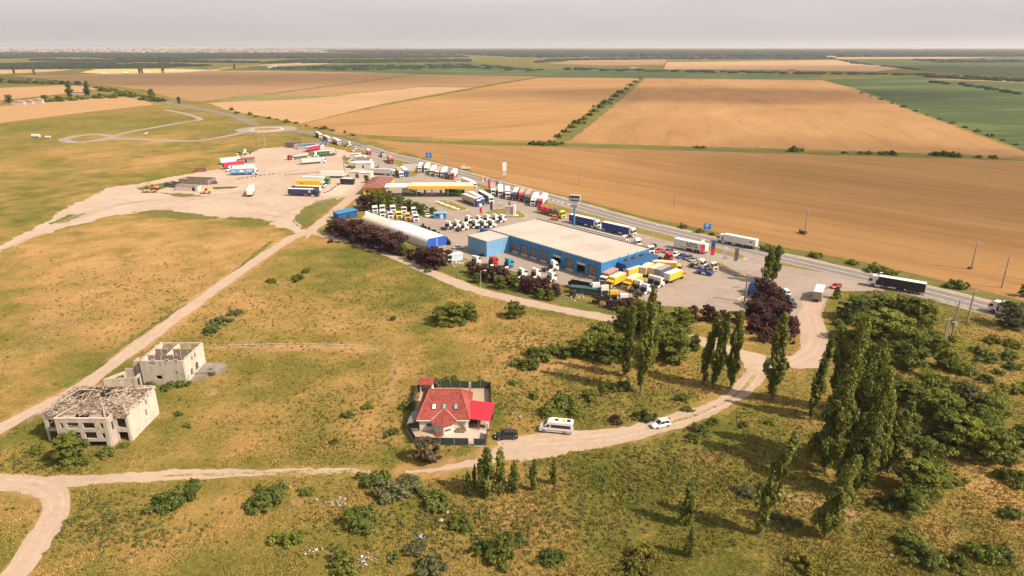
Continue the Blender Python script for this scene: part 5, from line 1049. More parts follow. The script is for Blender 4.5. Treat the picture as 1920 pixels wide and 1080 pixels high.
# ---- low concrete sheds and rusty bits in the yard
def wallbox(name, label, a, b, dep, h, mat, holes=(), cat='shed'):
    pa, pb = G(*a), G(*b); ang = math.atan2(pb.y - pa.y, pb.x - pa.x); L = (pb - pa).length; t = thing(name, label, cat, pa, ang)
    ob('walls', MB().wall((0, 0), (L, 0), 0, h, .25, holes).wall((L, .13), (L, dep), 0, h, .25).wall((L - .13, dep), (.13, dep), 0, h, .25).wall((0, dep - .13), (0, .13), 0, h, .25).mesh('walls', mat), t); return t
wallbox('roofless_shed', 'roofless grey concrete shed, back one in the yard', (336, 345), (390, 347), 8, 2.9, SOOT)
wallbox('roofless_shed', 'low dark concrete shed at the left of the yard group', (309, 350), (332, 353), 5, 2.4, paint((.16, .14, .12), .95, .3))
t = wallbox('site_container', 'long white and brown container at the front of the yard group', (330, 357), (371, 359), 3, 2.6, paint((.55, .48, .42), .8, .2), [(10, 12, .0, 2.1)]); ob('roof', MB().box(-.2, 13, -.2, 3.2, 2.6, 2.75).mesh('roof', SOOT), t)
wallbox('rusty_skip', 'rusty skip at the edge of the meadow', (366, 323), (386, 322), 3, 2.2, paint((.20, .075, .05), .9, .3), cat='skip')
shed((463, 304), R(10), 5, 3, 2.6, paint((.30, .12, .09), .9, .2), paint((.3, .25, .2), .9), 'brown roofed hut behind the red trailer', 'hut', .3)
# ---- ruin with collapsed roof
t = thing('ruined_house', 'roofless pale ruin with collapsed timber roof above the dirt road', 'building', Vector((-84.7, 119.2, 0)))
x0, x1, d_ = -8.4, 8.3, 11.0; hr = 6.1
for a_, b_, op in (((x0, 0), (-4.6, 0), [(.7, 3.1, 3.0, 5.0), (.5, 3.2, 0, 2.3)]), ((5.5, 0), (x1, 0), [(.5, 2.3, 3.0, 5.2), (.4, 2.3, 0, 2.1)])): ob('front_wall', MB().wall(a_, b_, 0, hr, .3, op).mesh('front_wall', PLAST), t)
ob('bay_wall', MB().wall((-4.6, -2.2), (5.5, -2.2), 0, hr + .3, .3, [(.9, 1.5, 4.2, 5.4), (2.2, 4.5, 4.2, 5.5), (5.3, 7.6, 4.2, 5.5), (8.7, 9.3, 4.2, 5.4), (2.2, 4.5, 1.9, 3.4), (5.3, 7.6, 1.9, 3.4), (8.6, 9.3, 2.0, 3.2), (.9, 4.6, 0, 1.3), (5.4, 9.2, 0, 1.3)]).wall((-4.6, -2.05), (-4.6, .15), 0, hr + .3, .3).wall((5.5, .15), (5.5, -2.05), 0, hr + .3, .3, [(.6, 1.4, 3.0, 5.0)]).mesh('bay_wall', PLAST), t)
ob('right_wall', MB().wall((x1, .15), (x1, d_ - .15), 0, hr, .3, [(6.4, 7.0, 4.3, 5.4), (5.8, 6.5, 2.0, 3.6)]).mesh('right_wall', PLASTW), t)
ob('back_wall', MB().wall((x1, d_), (x0, d_), 0, hr, .3, [(2, 4, 1, 2.5), (8, 10, 1, 2.5), (12, 13.5, 3.8, 5)]).mesh('back_wall', PLAST), t)
ob('left_wall', MB().wall((x0, d_ - .15), (x0, .15), 0, hr, .3, [(2, 4, 3.2, 5), (6, 8, 3.2, 5)]).mesh('left_wall', PLAST), t)
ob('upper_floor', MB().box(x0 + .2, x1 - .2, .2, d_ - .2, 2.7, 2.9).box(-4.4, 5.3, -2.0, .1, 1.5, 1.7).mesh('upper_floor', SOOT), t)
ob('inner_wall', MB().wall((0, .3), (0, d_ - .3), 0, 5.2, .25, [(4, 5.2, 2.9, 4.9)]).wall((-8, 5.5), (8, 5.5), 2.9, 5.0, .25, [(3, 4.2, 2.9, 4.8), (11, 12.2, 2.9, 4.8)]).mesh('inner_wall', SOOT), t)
ob('wall_coping', MB().box(-4.8, 5.7, -2.4, -2.0, hr + .3, hr + .42).box(x1 - .2, x1 + .25, 0, d_, hr, hr + .1).mesh('wall_coping', PLASTW), t)
TIM = [paint((.30, .225, .165), .95, .3), paint((.20, .145, .105), .95, .3), paint((.40, .32, .25), .95, .25)]
rr = random.Random(5)
zr = lambda x, y: hr + max(0, min((x + 8.6) * .5, (8.5 - x) * .5, (y + .4) * .55, (d_ + .4 - y) * .55, 2.6))
for i in range(130):      # fallen and standing rafters
    s_ = rr.random()
    if s_ < .5:
        x = rr.uniform(x0 + .3, x1 - .3); side = rr.choice((0, 1)); y0_, y1_ = (-.2, rr.uniform(3.5, 6)) if side else (d_ + .2, rr.uniform(5, 7.5))
        a_, b_ = Vector((x, y0_, hr + rr.uniform(0, .15))), Vector((x + rr.uniform(-.5, .5), y1_, zr(x, y1_) - rr.uniform(0, 1.2)))
    elif s_ < .72:
        y = rr.uniform(.5, d_ - .5); x = rr.choice((x0, x1)); xe = x + (rr.uniform(2.5, 5.5) if x < 0 else -rr.uniform(2.5, 5.5))
        a_, b_ = Vector((x, y, hr + .1)), Vector((xe, y + rr.uniform(-.6, .6), zr(xe, y) - rr.uniform(0, 1.0)))
    else:
        a_ = Vector((rr.uniform(x0, x1), rr.uniform(0, d_), rr.uniform(4.4, 7.2))); b_ = a_ + Vector((rr.uniform(-3, 3), rr.uniform(-3, 3), rr.uniform(-1, 1)))
    ob('rafter', MB().cyl(a_, b_, rr.uniform(.05, .1), None, 4).mesh('rafter', rr.choice(TIM)), t)
for (x, y, w1, w2, an_, tl) in ((-7.0, 2.0, 1.2, 1.2, .2, .4), (6.3, 3.4, 1.7, 1.9, -.15, -.42), (0, .6, 4.8, .7, 0, .05), (-3, -1.2, 1.6, .7, .1, .3), (3, -1.2, 1.7, .7, -.1, .35)):
    M_ = Matrix.Translation((x, y, min(zr(x, y), hr + 1.4) - .1)) @ Matrix.Rotation(an_, 4, 'Z') @ Matrix.Rotation(-tl if abs(x) > 5 else 0, 4, 'Y') @ Matrix.Rotation(.35 if abs(x) <= 5 else 0, 4, 'X')
    ob('roof_deck', MB().box(-w1, w1, -w2, w2, -.06, .06, 0, M_).mesh('roof_deck', paint((.32, .235, .18), .95, .35, scale=1.2)), t)
db = MB()
for i in range(2600):
    x, y = rr.uniform(x0 - .2, x1 + .2), rr.uniform(-.4, d_ + .3)
    if ((x + .8) / 5.2) ** 2 + ((y - 6.3) / 3.6) ** 2 < 1 and rr.random() < .9: z = rr.uniform(3.0, 4.3)
    else: z = min(zr(x, y), hr + 1.5) + rr.uniform(-.15, .15)
    M_ = Matrix.Translation((x, y, z)) @ Matrix.Rotation(rr.uniform(0, 6.3), 4, 'Z') @ Matrix.Rotation(rr.uniform(-.6, .6), 4, 'X')
    l_ = rr.uniform(.12, .75); db.box(-l_, l_, -rr.uniform(.04, .14), rr.uniform(.04, .14), -.03, .03, rr.randrange(3), M_)
ob('roof_debris', db.mesh('roof_debris', TIM), t, kind='stuff')
A_, B_ = Vector((-3.9, 5.6, hr + 2.5)), Vector((3.6, 5.4, hr + 2.3))
for a_, b_ in ((Vector((x0 - .3, -.3, hr + .1)), A_), (Vector((x0 - .3, d_ + .3, hr + .1)), A_), (Vector((x1 + .3, -.2, hr + .1)), B_), (Vector((x1 + .3, d_ + .2, hr + .1)), B_), (A_, B_.lerp(A_, .45)), (B_, B_ + Vector((-2.0, -.3, -.7))), (Vector((-4.6, -2.3, hr + .4)), Vector((-1.2, 3.2, hr + 1.6))), (Vector((5.4, -2.3, hr + .4)), Vector((1.8, 3.0, hr + 1.5)))): ob('hip_beam', MB().cyl(a_, b_, .15, .12, 5).mesh('hip_beam', TIM[2]), t)
for k in range(26):
    s_ = rr.random(); q = rr.choice((0, 1, 2, 3)); top_ = (A_ if q < 2 else B_).lerp(Vector((x0 if q < 2 else x1, -.3 if q % 2 else d_ + .3, hr + .1)), s_)
    foot = Vector((x0 if q < 2 else x1, top_.y + rr.uniform(-.3, .3), hr + .1)) if rr.random() < .5 else Vector((top_.x + rr.uniform(-.3, .3), -.3 if q % 2 else d_ + .3, hr + .1))
    ob('rafter', MB().cyl(foot, top_, .07, .06, 4).mesh('rafter', rr.choice(TIM)), t)
for k in range(34):      # crumbled wall tops
    e_ = rr.choice((0, 0, 1, 2)); x = rr.uniform(x0, x1) if e_ else x1; y = rr.uniform(.2, d_ - .2) if not e_ else (d_ if e_ == 1 else rr.uniform(0, .1))
    if e_ == 2 and -4.8 < x < 5.7: y = -2.2
    zt = hr + (.42 if y == -2.2 else .1); l_ = rr.uniform(.15, .5); ob('crumbled_edge', MB().box(-l_, l_, -.14, .14, 0, rr.uniform(.08, .4)).mesh('crumbled_edge', PLASTW), t, (x, y, zt), R(90) if not e_ else 0)
# ---- second ruin, open shell
t = thing('ruined_house', 'open grey concrete shell with arched windows, farther ruin by the road', 'building', Vector((-81.3, 143.4, 0)))
hx = 5.0; dd = 10.6; h2 = 6.0
ob('front_wall', MB().wall((-hx, 0), (hx, 0), 0, h2, .3, [(3.2, 4.6, 1.4, 2.4), (7.9, 8.5, 2.9, 3.4), (2.2, 3.6, 5.0, 5.8), (4.4, 4.8, 4.9, 5.8), (5.6, 6.0, 4.9, 5.8)]).mesh('front_wall', PLAST), t)
ob('right_wall', MB().wall((hx, .15), (hx, dd - .15), 0, h2, .3, [(3.6, 4.4, 4.1, 5.4), (5.2, 6.0, 4.1, 5.4), (2.2, 3.6, .9, 2.4), (4.9, 6.6, .9, 2.6), (.8, 1.4, .8, 1.9), (2.4, 3.4, 2.4, 2.7), (5.2, 6.3, 2.6, 2.95), (3.75, 4.25, 5.4, 5.6), (5.35, 5.85, 5.4, 5.6)]).mesh('right_wall', PLASTW), t)
ob('back_wall', MB().wall((hx, dd), (-hx, dd), 0, h2, .3, [(1, 3.2, 3.6, 5.6), (4.2, 6.8, 3.6, 5.6), (7.6, 9.2, 3.6, 5.6)]).mesh('back_wall', PLAST), t)
ob('left_wall', MB().wall((-hx, dd - .15), (-hx, .15), 0, h2, .3, [(3, 4, 3.5, 5), (6, 7, 3.5, 5)]).mesh('left_wall', PLASTW), t)
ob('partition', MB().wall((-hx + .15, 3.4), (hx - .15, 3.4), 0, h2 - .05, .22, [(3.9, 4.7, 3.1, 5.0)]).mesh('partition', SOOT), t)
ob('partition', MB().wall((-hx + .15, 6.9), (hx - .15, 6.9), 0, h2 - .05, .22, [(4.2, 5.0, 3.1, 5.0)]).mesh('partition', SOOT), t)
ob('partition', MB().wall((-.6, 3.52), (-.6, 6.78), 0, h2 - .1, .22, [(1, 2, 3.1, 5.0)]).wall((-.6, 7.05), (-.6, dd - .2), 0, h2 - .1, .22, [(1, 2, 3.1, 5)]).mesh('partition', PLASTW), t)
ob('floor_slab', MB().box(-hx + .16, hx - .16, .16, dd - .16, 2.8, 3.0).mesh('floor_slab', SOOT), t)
ob('coping', MB().box(-hx - .2, hx + .2, -.2, .2, h2, h2 + .1).box(hx - .2, hx + .2, .2, dd, h2, h2 + .1).box(-hx - .2, -hx + .2, .2, dd, h2, h2 + .1).mesh('coping', paint((.50, .40, .30), .9, .25)), t)
rib = MB()
for y in (3.28, 6.78):
    for x in (-3.4, -1.8, 1.2, 3.0): rib.box(x - .07, x + .07, y - .05, y, 3.0, h2 - .1)
ob('wall_studs', rib.mesh('wall_studs', PLASTW), t)
for k in range(30):
    e_ = rr.choice((0, 1, 2)); x = rr.uniform(-hx, hx) if e_ == 0 else (hx if e_ == 1 else -hx); y = 0 if e_ == 0 else rr.uniform(.3, dd - .3); l_ = rr.uniform(.15, .55)
    ob('crumbled_edge', MB().box(-l_, l_, -.14, .14, 0, rr.uniform(.06, .4)).mesh('crumbled_edge', PLAST), t, (x, y, h2 + .1), 0 if e_ == 0 else R(90))
for x, y, z in ((hx - .7, 2.0, 2.8), (-hx + 1.5, dd - .6, 5.0), (0, 3.4, 5.0)): ob('hanging_beam', MB().cyl((x - 1.2, y, z), (x + .6, y + .8, z + .9), .09, .09, 5).mesh('hanging_beam', TIM[1]), t)
ob('stair_block', MB().wall((-7.2, 1.2), (-hx - .16, 1.2), 0, 5.6, .25).wall((-7.2, 3.6), (-7.2, 1.32), 0, 5.4, .25).mesh('stair_block', PLAST), t)
ob('low_wing', MB().wall((-12.3, -3.1), (-5.6, -2.2), 0, 3.0, .25, [(3.2, 4.1, 1.9, 2.4), (1.2, 1.6, 2.2, 2.6)]).wall((-5.6, -2.05), (-5.6, 1.0), 0, 2.9, .25, [(.4, 1.6, 0, 2.3)]).wall((-12.3, -2.95), (-7.4, 4.6), 0, 2.9, .25, [(2.5, 4.4, .8, 2.3), (5.6, 7, .8, 2.3)]).wall((-9.5, 1.2), (-7.3, 1.2), 0, 3.6, .22).mesh('low_wing', PLAST), t)
ter = [(hx + .4, 4.0), (hx + 5.0, 5.0), (hx + 6.2, 6.6), (hx + 6.0, 8.6), (hx + 4.6, 9.8), (hx + .4, 9.4)]
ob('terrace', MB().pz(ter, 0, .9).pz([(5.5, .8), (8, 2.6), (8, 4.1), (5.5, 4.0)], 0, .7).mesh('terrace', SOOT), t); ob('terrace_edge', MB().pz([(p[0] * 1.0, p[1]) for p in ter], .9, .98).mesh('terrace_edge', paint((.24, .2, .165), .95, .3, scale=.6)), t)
# ---- red roofed house
t = thing('red_roofed_house', 'cream house with red tiled hip roof and roof windows', 'house', Vector((-14.1, 128.3, 0)))
hw_, hd = 4.9, 5.4; he = 2.75
WALLW = paint((.60, .53, .45), .9, .12, scale=.7, name='house_wall')
ob('walls', MB().wall((-hw_, -hd), (hw_, -hd), 0, he, .3, [(1.4, 2.5, 1.1, 1.9), (7.9, 8.9, .05, 2.1)]).wall((hw_, -hd + .15), (hw_, hd - .15), 0, he, .3, [(3, 4.2, .9, 2.0)]).wall((hw_, hd), (-hw_, hd), 0, he, .3).wall((-hw_, hd - .15), (-hw_, -hd + .15), 0, he, .3, [(3, 4.2, .9, 2)]).mesh('walls', WALLW), t)
ob('window_pane', MB().box(-3.5, -2.4, -hd - .02, -hd + .05, 1.1, 1.9).mesh('window_pane', GLASS), t); ob('house_door', MB().box(3.0, 4.0, -hd - .02, -hd + .05, .05, 2.1).mesh('house_door', paint((.5, .4, .3), .6)), t)
E_, RX, RZ = .55, 3.3, 6.7
ex, ey = hw_ + E_, hd + E_
def tiled(nm, quad, ncol, nrow, root):
    a, b, c, d = [Vector(q) for q in quad]       # eave a-b, ridge d-c
    mb = MB(); nrm = (b - a).cross(d - a).normalized()
    if nrm.z < 0: nrm = -nrm
    for r_ in range(nrow):
        t0, t1 = r_ / nrow, (r_ + 1) / nrow
        p0, p1, q0, q1 = a.lerp(d, t0), b.lerp(c, t0), a.lerp(d, t1), b.lerp(c, t1)
        w = (p1 - p0).length; n = max(1, round(ncol * w / (b - a).length))
        for k in range(n):
            s0, s1 = k / n, (k + 1) / n; sm = (s0 + s1) / 2
            A, B, M1 = p0.lerp(p1, s0), p0.lerp(p1, s1), p0.lerp(p1, sm); A2, B2, M2 = q0.lerp(q1, s0), q0.lerp(q1, s1), q0.lerp(q1, sm)
            lo, hi_ = nrm * .05, nrm * .13
            m = rr.choices((0, 1, 2), (14, 2, 1))[0]
            mb.add([A + lo * .4, M1 + hi_, B + lo * .4, B2 + lo * .1, M2 + hi_ * .45, A2 + lo * .1, A - nrm * .02, B - nrm * .02], [(0, 1, 4, 5), (1, 2, 3, 4), (0, 6, 7, 2, 1)], m)
    return ob(nm, mb.mesh(nm, [TILE, paint((.22, .045, .035), .75, .3, scale=.9), paint((.33, .09, .068), .75, .25, scale=.9)]), root, kind='stuff')
FL, FR, BR, BL, RL, RR_ = (-ex, -ey, he), (ex, -ey, he), (ex, ey, he), (-ex, ey, he), (-RX, 0, RZ), (RX, 0, RZ)
tiled('front_tiles', (FL, FR, RR_, RL), 34, 20, t); tiled('right_tiles', (FR, BR, RR_, RR_), 30, 14, t); tiled('back_tiles', (BR, BL, RL, RR_), 30, 18, t); tiled('left_tiles', (BL, FL, RL, RL), 30, 14, t)
ob('roof_base', MB().add([FL, FR, BR, BL, (-RX, 0, RZ - .05), (RX, 0, RZ - .05)], [(0, 1, 5, 4), (1, 2, 5), (2, 3, 4, 5), (3, 0, 4), (3, 2, 1, 0)]).mesh('roof_base', TILE), t)
rg = MB(); 
for a_, b_ in ((RL, RR_), (RL, FL), (RR_, FR), (RR_, BR), (RL, BL)): rg.cyl(Vector(a_) + Vector((0, 0, .08)), Vector(b_) + Vector((0, 0, .08)), .13, .13, 6)
ob('ridge_tiles', rg.mesh('ridge_tiles', paint((.32, .07, .05), .7, .2)), t)
sl = math.atan2(RZ - he, ey)
for x, gm in ((-2.0, LAMP), (.1, GLASS), (2.5, GLASS)):
    q = ob('roof_window', None, t); q.location = (x, -ey + 2.55, he + 2.55 * math.tan(sl) + .1); q.rotation_euler = (sl, 0, 0)
    ob('frame', cached('rwf', lambda: MB().box(-.42, .42, -.62, .62, 0, .12).mesh('frame', DARK)), q); ob('pane', cached(('rwp', gm.name), lambda: MB().box(-.33, .33, -.52, .52, .12, .135).mesh('pane', paint((.8, .8, .78), .2) if gm is LAMP else paint((.25, .29, .33), .12))), q)
# porch bay with pointed roof
by = -hd - 2.1; bay = [(-2.0, -hd + .1), (2.2, -hd + .1), (1.9, -hd - 1.2), (.2, by), (-1.7, -hd - 1.2)]
ob('porch_wall', MB().pz(bay[::-1], 0, he - .2).mesh('porch_wall', PLASTW), t); ob('porch_window', MB().wall((.55, by + .15), (1.6, -hd - 1.32), 1.05, 1.35, .1).mesh('porch_window', GLASS), t)
ap = (.1, -ey + 2.2, he + 2.2 * math.tan(sl) + .25); be = [(-2.5, -hd - .5, he + .02), (-2.1, -hd - 1.5, he - .25), (.15, by - .45, he - .3), (2.3, -hd - 1.5, he - .25), (2.8, -hd - .5, he + .02)]
tiled('porch_tiles', (be[1], be[2], ap, ap), 8, 9, t); tiled('porch_tiles', (be[2], be[3], ap, ap), 8, 9, t); tiled('porch_tiles', (be[0], be[1], ap, ap), 4, 9, t); tiled('porch_tiles', (be[3], be[4], ap, ap), 4, 9, t)
ob('porch_roof_base', MB().add(be + [ap], [(0, 1, 5), (1, 2, 5), (2, 3, 5), (3, 4, 5)]).mesh('porch_roof_base', TILE), t); ob('porch_hips', MB().cyl(be[2], ap, .1, .1, 5).cyl(Vector(be[0]) + Vector((.05, 0, .1)), ap, .07, .07, 5, 1).cyl(Vector(be[4]) + Vector((0, 0, .1)), ap, .07, .07, 5, 1).mesh('porch_hips', [TILE, PLASTW]), t)
ob('chimney', MB().box(4.6, 5.1, 5.6, 6.1, 0, 5.3).mesh('chimney', paint((.42, .3, .22), .9, .2)), t)
ob('gutter', MB().cyl((-ex, -ey - .05, he - .02), (ex, -ey - .05, he - .02), .08, .08, 6).cyl((4.7, -ey, he), (4.7, -hd - .2, 0), .06, .06, 6).mesh('gutter', WHITE), t)
# carport
t = thing('carport', 'open carport with smooth crimson sheet roof beside the house', 'carport', Vector((-6.5, 126, 0)), R(-8))
ob('sheet_roof', MB().quad((-2.45, -3.1, 2.75), (2.45, -3.1, 2.45), (2.45, 3.2, 3.2), (-2.45, 3.2, 3.5)).quad((-2.45, 3.2, 3.45), (2.45, 3.2, 3.15), (2.45, -3.1, 2.4), (-2.45, -3.1, 2.7)).quad((2.45, -3.1, 2.4), (2.45, 3.2, 3.15), (2.45, 3.2, 3.2), (2.45, -3.1, 2.45)).quad((-2.45, -3.1, 2.7), (2.45, -3.1, 2.4), (2.45, -3.1, 2.45), (-2.45, -3.1, 2.75)).mesh('sheet_roof', paint((.50, .024, .045), .55, .14, scale=.5)), t)
rb = MB()
for k in range(9): rb.cyl((-2.3 + k * .57, -3.1, 2.78 - (k * .57 + .15) * .061), (-2.3 + k * .57, 3.2, 3.53 - (k * .57 + .15) * .061), .03, .03, 4)
ob('sheet_ribs', rb.mesh('sheet_ribs', paint((.50, .024, .045), .55, .14, scale=.5)), t)
for x, y in ((2.3, -2.9), (2.3, 2.9), (-2.2, 2.9), (0, -2.9)): ob('post', MB().box(x - .08, x + .08, y - .08, y + .08, 0, 2.4).mesh('post', WOOD), t)
ob('rear_screen', MB().wall((-2.2, 1.5), (2.2, 1.5), 0, 2.3, .1).mesh('rear_screen', paint((.09, .06, .05), .9)), t); ob('stored_goods', MB().box(1.2, 1.9, -2.2, -1.0, 0, 1.3).box(-1.5, -.3, -.5, .8, 0, 1.2, 1).mesh('stored_goods', [paint((.5, .45, .42), .8), DARK]), t)
# yard, shed, fences
ground_like('house_yard', MB().pz([(-21.4, 123.4), (-19.0, 118.2), (-5.4, 117.4), (-5.0, 135), (-5.2, 141.2), (-21.0, 141.7)], .0, .05).mesh('house_yard', DIRT))
sheet('paving', [(-19, 122.6), (-16, 120.2), (-5.4, 118.4), (-5.2, 125), (-9, 124), (-9.3, 122.4)], .07, SLAB, .1, 2, world=True)
EXC_POLYS.append([(-21.4, 123.4), (-19.0, 118.2), (-5.4, 117.4), (-5.0, 135), (-5.2, 141.2), (-21.0, 141.7)])
t = thing('lean_to', 'grey felt roofed lean-to on the left of the house', 'shed', Vector((-19.9, 124.8, 0))); ob('roof', MB().quad((-1.7, -2.2, 1.9), (.7, -2.2, 2.5), (.7, 2.6, 2.5), (-1.3, 2.6, 1.9)).quad((-1.7, -2.2, 1.8), (-1.3, 2.6, 1.8), (.7, 2.6, 2.4), (.7, -2.2, 2.4)).mesh('roof', paint((.22, .2, .19), .9, .15)), t)
ob('post', MB().box(-1.6, -1.4, -2.1, -1.9, 0, 1.85).box(-1.3, -1.1, 2.3, 2.5, 0, 1.85).mesh('post', WOOD), t); ob('back_board', MB().box(-1.5, .6, -2.15, -2.08, 0, .7).mesh('back_board', SOOT), t)
t = thing('oven_shed', 'small tiled shed at the back corner of the house yard', 'shed', Vector((-19.6, 140.2, 0)), R(-4)); ob('walls', MB().wall((-1.4, 1), (1.4, 1), 0, 2.2, .15).box(-1.4, -1.2, -.9, .9, 0, 2.2).box(1.2, 1.4, -.9, .9, 0, 2.2).mesh('walls', WALLW), t); tiled('roof_tiles', ((-1.7, -1.3, 2.2), (1.7, -1.3, 2.2), (1.7, 1.3, 2.7), (-1.7, 1.3, 2.7)), 10, 6, t)
NET = paint((.03, .048, .036), .9, .2, name='green_net')
FP = [(-21.6, 123.3), (-19.2, 118.0), (-14.3, 117.6), (-8.6, 117.4)], [(-7.6, 117.3), (-5.1, 117.2), (-5.0, 121.5)], [(-4.6, 129.5), (-4.6, 134.5), (-5.0, 141.4), (-12, 141.8), (-21.0, 142.0), (-21.8, 138.4), (-21.9, 130), (-21.6, 123.3)]
for fi, (poly, lb) in enumerate(zip(FP, ('green net fence along the front left of the house yard', 'short green net gate fence beside the black car', 'green net fence round the back of the house yard'))):
    t = thing('net_fence', lb, 'fence')
    for k in range(len(poly) - 1):
        a_, b_ = Vector((*poly[k], 0)), Vector((*poly[k + 1], 0)); n = max(1, round((b_ - a_).length / 2.4))
        for j in range(n):
            p_, q_ = a_.lerp(b_, (j + .02) / n), a_.lerp(b_, (j + .98) / n); ob('net_panel', MB().wall(p_, q_, .08, 1.7, .03).mesh('net_panel', NET), t); r_ = a_.lerp(b_, j / n); ob('post', MB().box(r_.x - .04, r_.x + .04, r_.y - .04, r_.y + .04, 0, 1.85).mesh('post', STEEL), t)
    ob('plinth', MB().wall(poly[0], poly[1], 0, .12, .35).mesh('plinth', CONC), t)
ob_t = thing('garden_bench', 'dark wooden bench against the porch of the house', 'bench', Vector((-10.6, 122.2, 0))); ob('seat', MB().box(-.9, .9, -.25, .25, .4, .47).mesh('seat', WOOD), ob_t); ob('backrest', MB().box(-.9, .9, .2, .27, .5, .9).mesh('backrest', WOOD), ob_t)
for x in (-.8, .8): ob('leg', MB().box(x - .05, x + .05, -.22, .22, 0, .4).mesh('leg', WOOD), ob_t)
t = thing('brick_stack', 'stack of red tiles on the paving before the porch', 'bricks', Vector((-15.1, 121.0, 0)))
for k in range(8): ob('tile', cached('tst', lambda: MB().box(-.5, .5, -.12, .12, 0, .12).mesh('tile', TILE)), t, (rr.uniform(-.6, .6), (k % 4) * .3 - .5, .07 + .12 * (k // 4)), rr.uniform(-.1, .1))

# ------------------------------------------------------------------ poles, lamps, signs, flags
POLEC = paint((.30, .25, .20), .9, .2, name='pole_concrete')
def height_of(base, top):      # height of an upright thing whose foot and tip the photo shows
    g = G(*base); b = (top[1] - 540) / FPX; return CAM_H - g.y * (sP + b * cP) / (cP - b * sP)
def power_pole(base, top, label, arms=1, rz=.4, wood=False):
    h = height_of(base, top); t = thing('power_pole', label, 'power pole', G(*base), rz, 'power poles of the district line'); m = WOOD if wood else POLEC
    ob('shaft', MB().cyl((0, 0, 0), (0, 0, h), .29, .17, 8).mesh('shaft', m), t)
    for k in range(arms):
        z = h - .5 - k * 1.1; ob('crossarm', MB().box(-1.4, 1.4, -.09, .09, z - .1, z + .1).cyl((-.7, 0, z - .05), (0, 0, z - .8), .03, .03, 4).cyl((.7, 0, z - .05), (0, 0, z - .8), .03, .03, 4).mesh('crossarm', m), t)
        for x in (-1.1, 0, 1.1): ob('insulator', cached('insul', lambda: MB().cyl((0, 0, 0), (0, 0, .22), .07, .04, 6).mesh('insulator', paint((.25, .2, .18), .3))), t, (x, 0, z + .07 if x else h))
    t['top'] = h; return t
def wires(a, b, label, sag=1.2, r_=.012):
    t = thing('power_cable', label, 'cable', a.location, 0, 'cables between power poles')
    ha, hb = a['top'] - .3, b['top'] - .3; pa, pb = a.location + Vector((0, 0, ha)), b.location + Vector((0, 0, hb))
    for o_ in (-1.0, 0, 1.0):
        ca = Vector((math.cos(a.rotation_euler.z) * o_, math.sin(a.rotation_euler.z) * o_, 0)); cb = Vector((math.cos(b.rotation_euler.z) * o_, math.sin(b.rotation_euler.z) * o_, 0)); mb = MB(); n = 8; pv = None
        for k in range(n + 1):
            s_ = k / n; q = (pa + ca).lerp(pb + cb, s_) - Vector((0, 0, sag * 4 * s_ * (1 - s_))) - a.location
            if pv is not None: mb.cyl(pv, q, r_, None, 4)
            pv = q
        ob('strand', mb.mesh('strand', DARK), t)
PP = {}
for k, (b_, t_, lb, ar) in {'a': ((1821, 505), (1833, 452), 'leaning pole alone in the wheat at the right', 1), 'b': ((1878, 540), (1888, 481), 'tee-topped pole in the wheat nearest the right edge', 1), 'c': ((1813, 606), (1830, 542), 'tee-topped pole on the near side of the highway', 1),
        'd': ((1768, 643), (1780, 595), 'short pole of the pair with braces', 1), 'e': ((1784, 632), (1798, 562), 'tall pole of the pair with braces', 2), 'f': ((1509, 437), (1514, 389), 'pole in the wheat behind a small bush', 1), 'g': ((1264, 387), (1265, 344), 'pole standing in the wheat above the highway lorry', 1),
        'h': ((1087, 347), (1088, 311), 'pole in the wheat above the tall sign', 1), 'i': ((946, 335), (947, 284), 'roadside pole beside the white advert board', 0), 'j': ((838, 311), (838, 278), 'roadside pole right of the blue sign', 0), 'k': ((846, 302), (846, 270), 'thin pole at the edge of the wheat', 0), 'l': ((757, 274), (757, 257), 'small pole at the corner of the wheat field', 0),
        'm': ((679, 262), (679, 240), 'far roadside pole, right of three', 0), 'n': ((658, 259), (658, 238), 'far roadside pole, middle of three', 0), 'o': ((624, 250), (624, 231), 'far roadside pole, left of three', 0), 'p': ((1396, 566), (1403, 514), 'timber pole at the corner of the forecourt', 1), 'q': ((1426, 545), (1431, 501), 'timber pole before the green tree', 1), 'r': ((646, 324), (642, 296), 'crooked timber pole by the long white trailer', 0)}.items():
    PP[k] = power_pole(b_, t_, lb, ar, wood=k in 'pqr')
wires(PP['c'], PP['b'], 'three cables crossing the highway at the right'); wires(PP['e'], PP['c'], 'cables from the braced pair to the roadside pole', .6); wires(PP['p'], PP['q'], 'cables over the forecourt corner', .4)
t = PP['e']; ob('transformer_frame', MB().box(-2.6, .2, -.9, -.7, 3.6, 3.75).box(-1.9, -.6, -1.3, -.3, 3.8, 4.9).mesh('transformer_frame', STEEL), t)
t = PP['d']; ob('brace', MB().cyl((0, -.1, .1), (.9, -.2, 4.8), .1, .1, 6).mesh('brace', POLEC), t)
def lamp(base, top, label, head=1, side=1):
    h = height_of(base, top); t = thing('street_lamp', label, 'street lamp', G(*base), 0, 'street lamps')
    ob('post', MB().cyl((0, 0, 0), (0, 0, h), .09, .05, 6).mesh('post', paint((.55, .52, .48), .6)), t)
    for s_ in ((side,) if head == 1 else (-1, 1)): ob('arm', MB().cyl((0, 0, h - .1), (s_ * 1.4, 0, h + .15), .04, .04, 5).mesh('arm', STEEL), t); ob('lamp_head', MB().box(s_ * 1.4 - .45, s_ * 1.4 + .45, -.16, .16, h + .08, h + .24).mesh('lamp_head', WHITE), t)
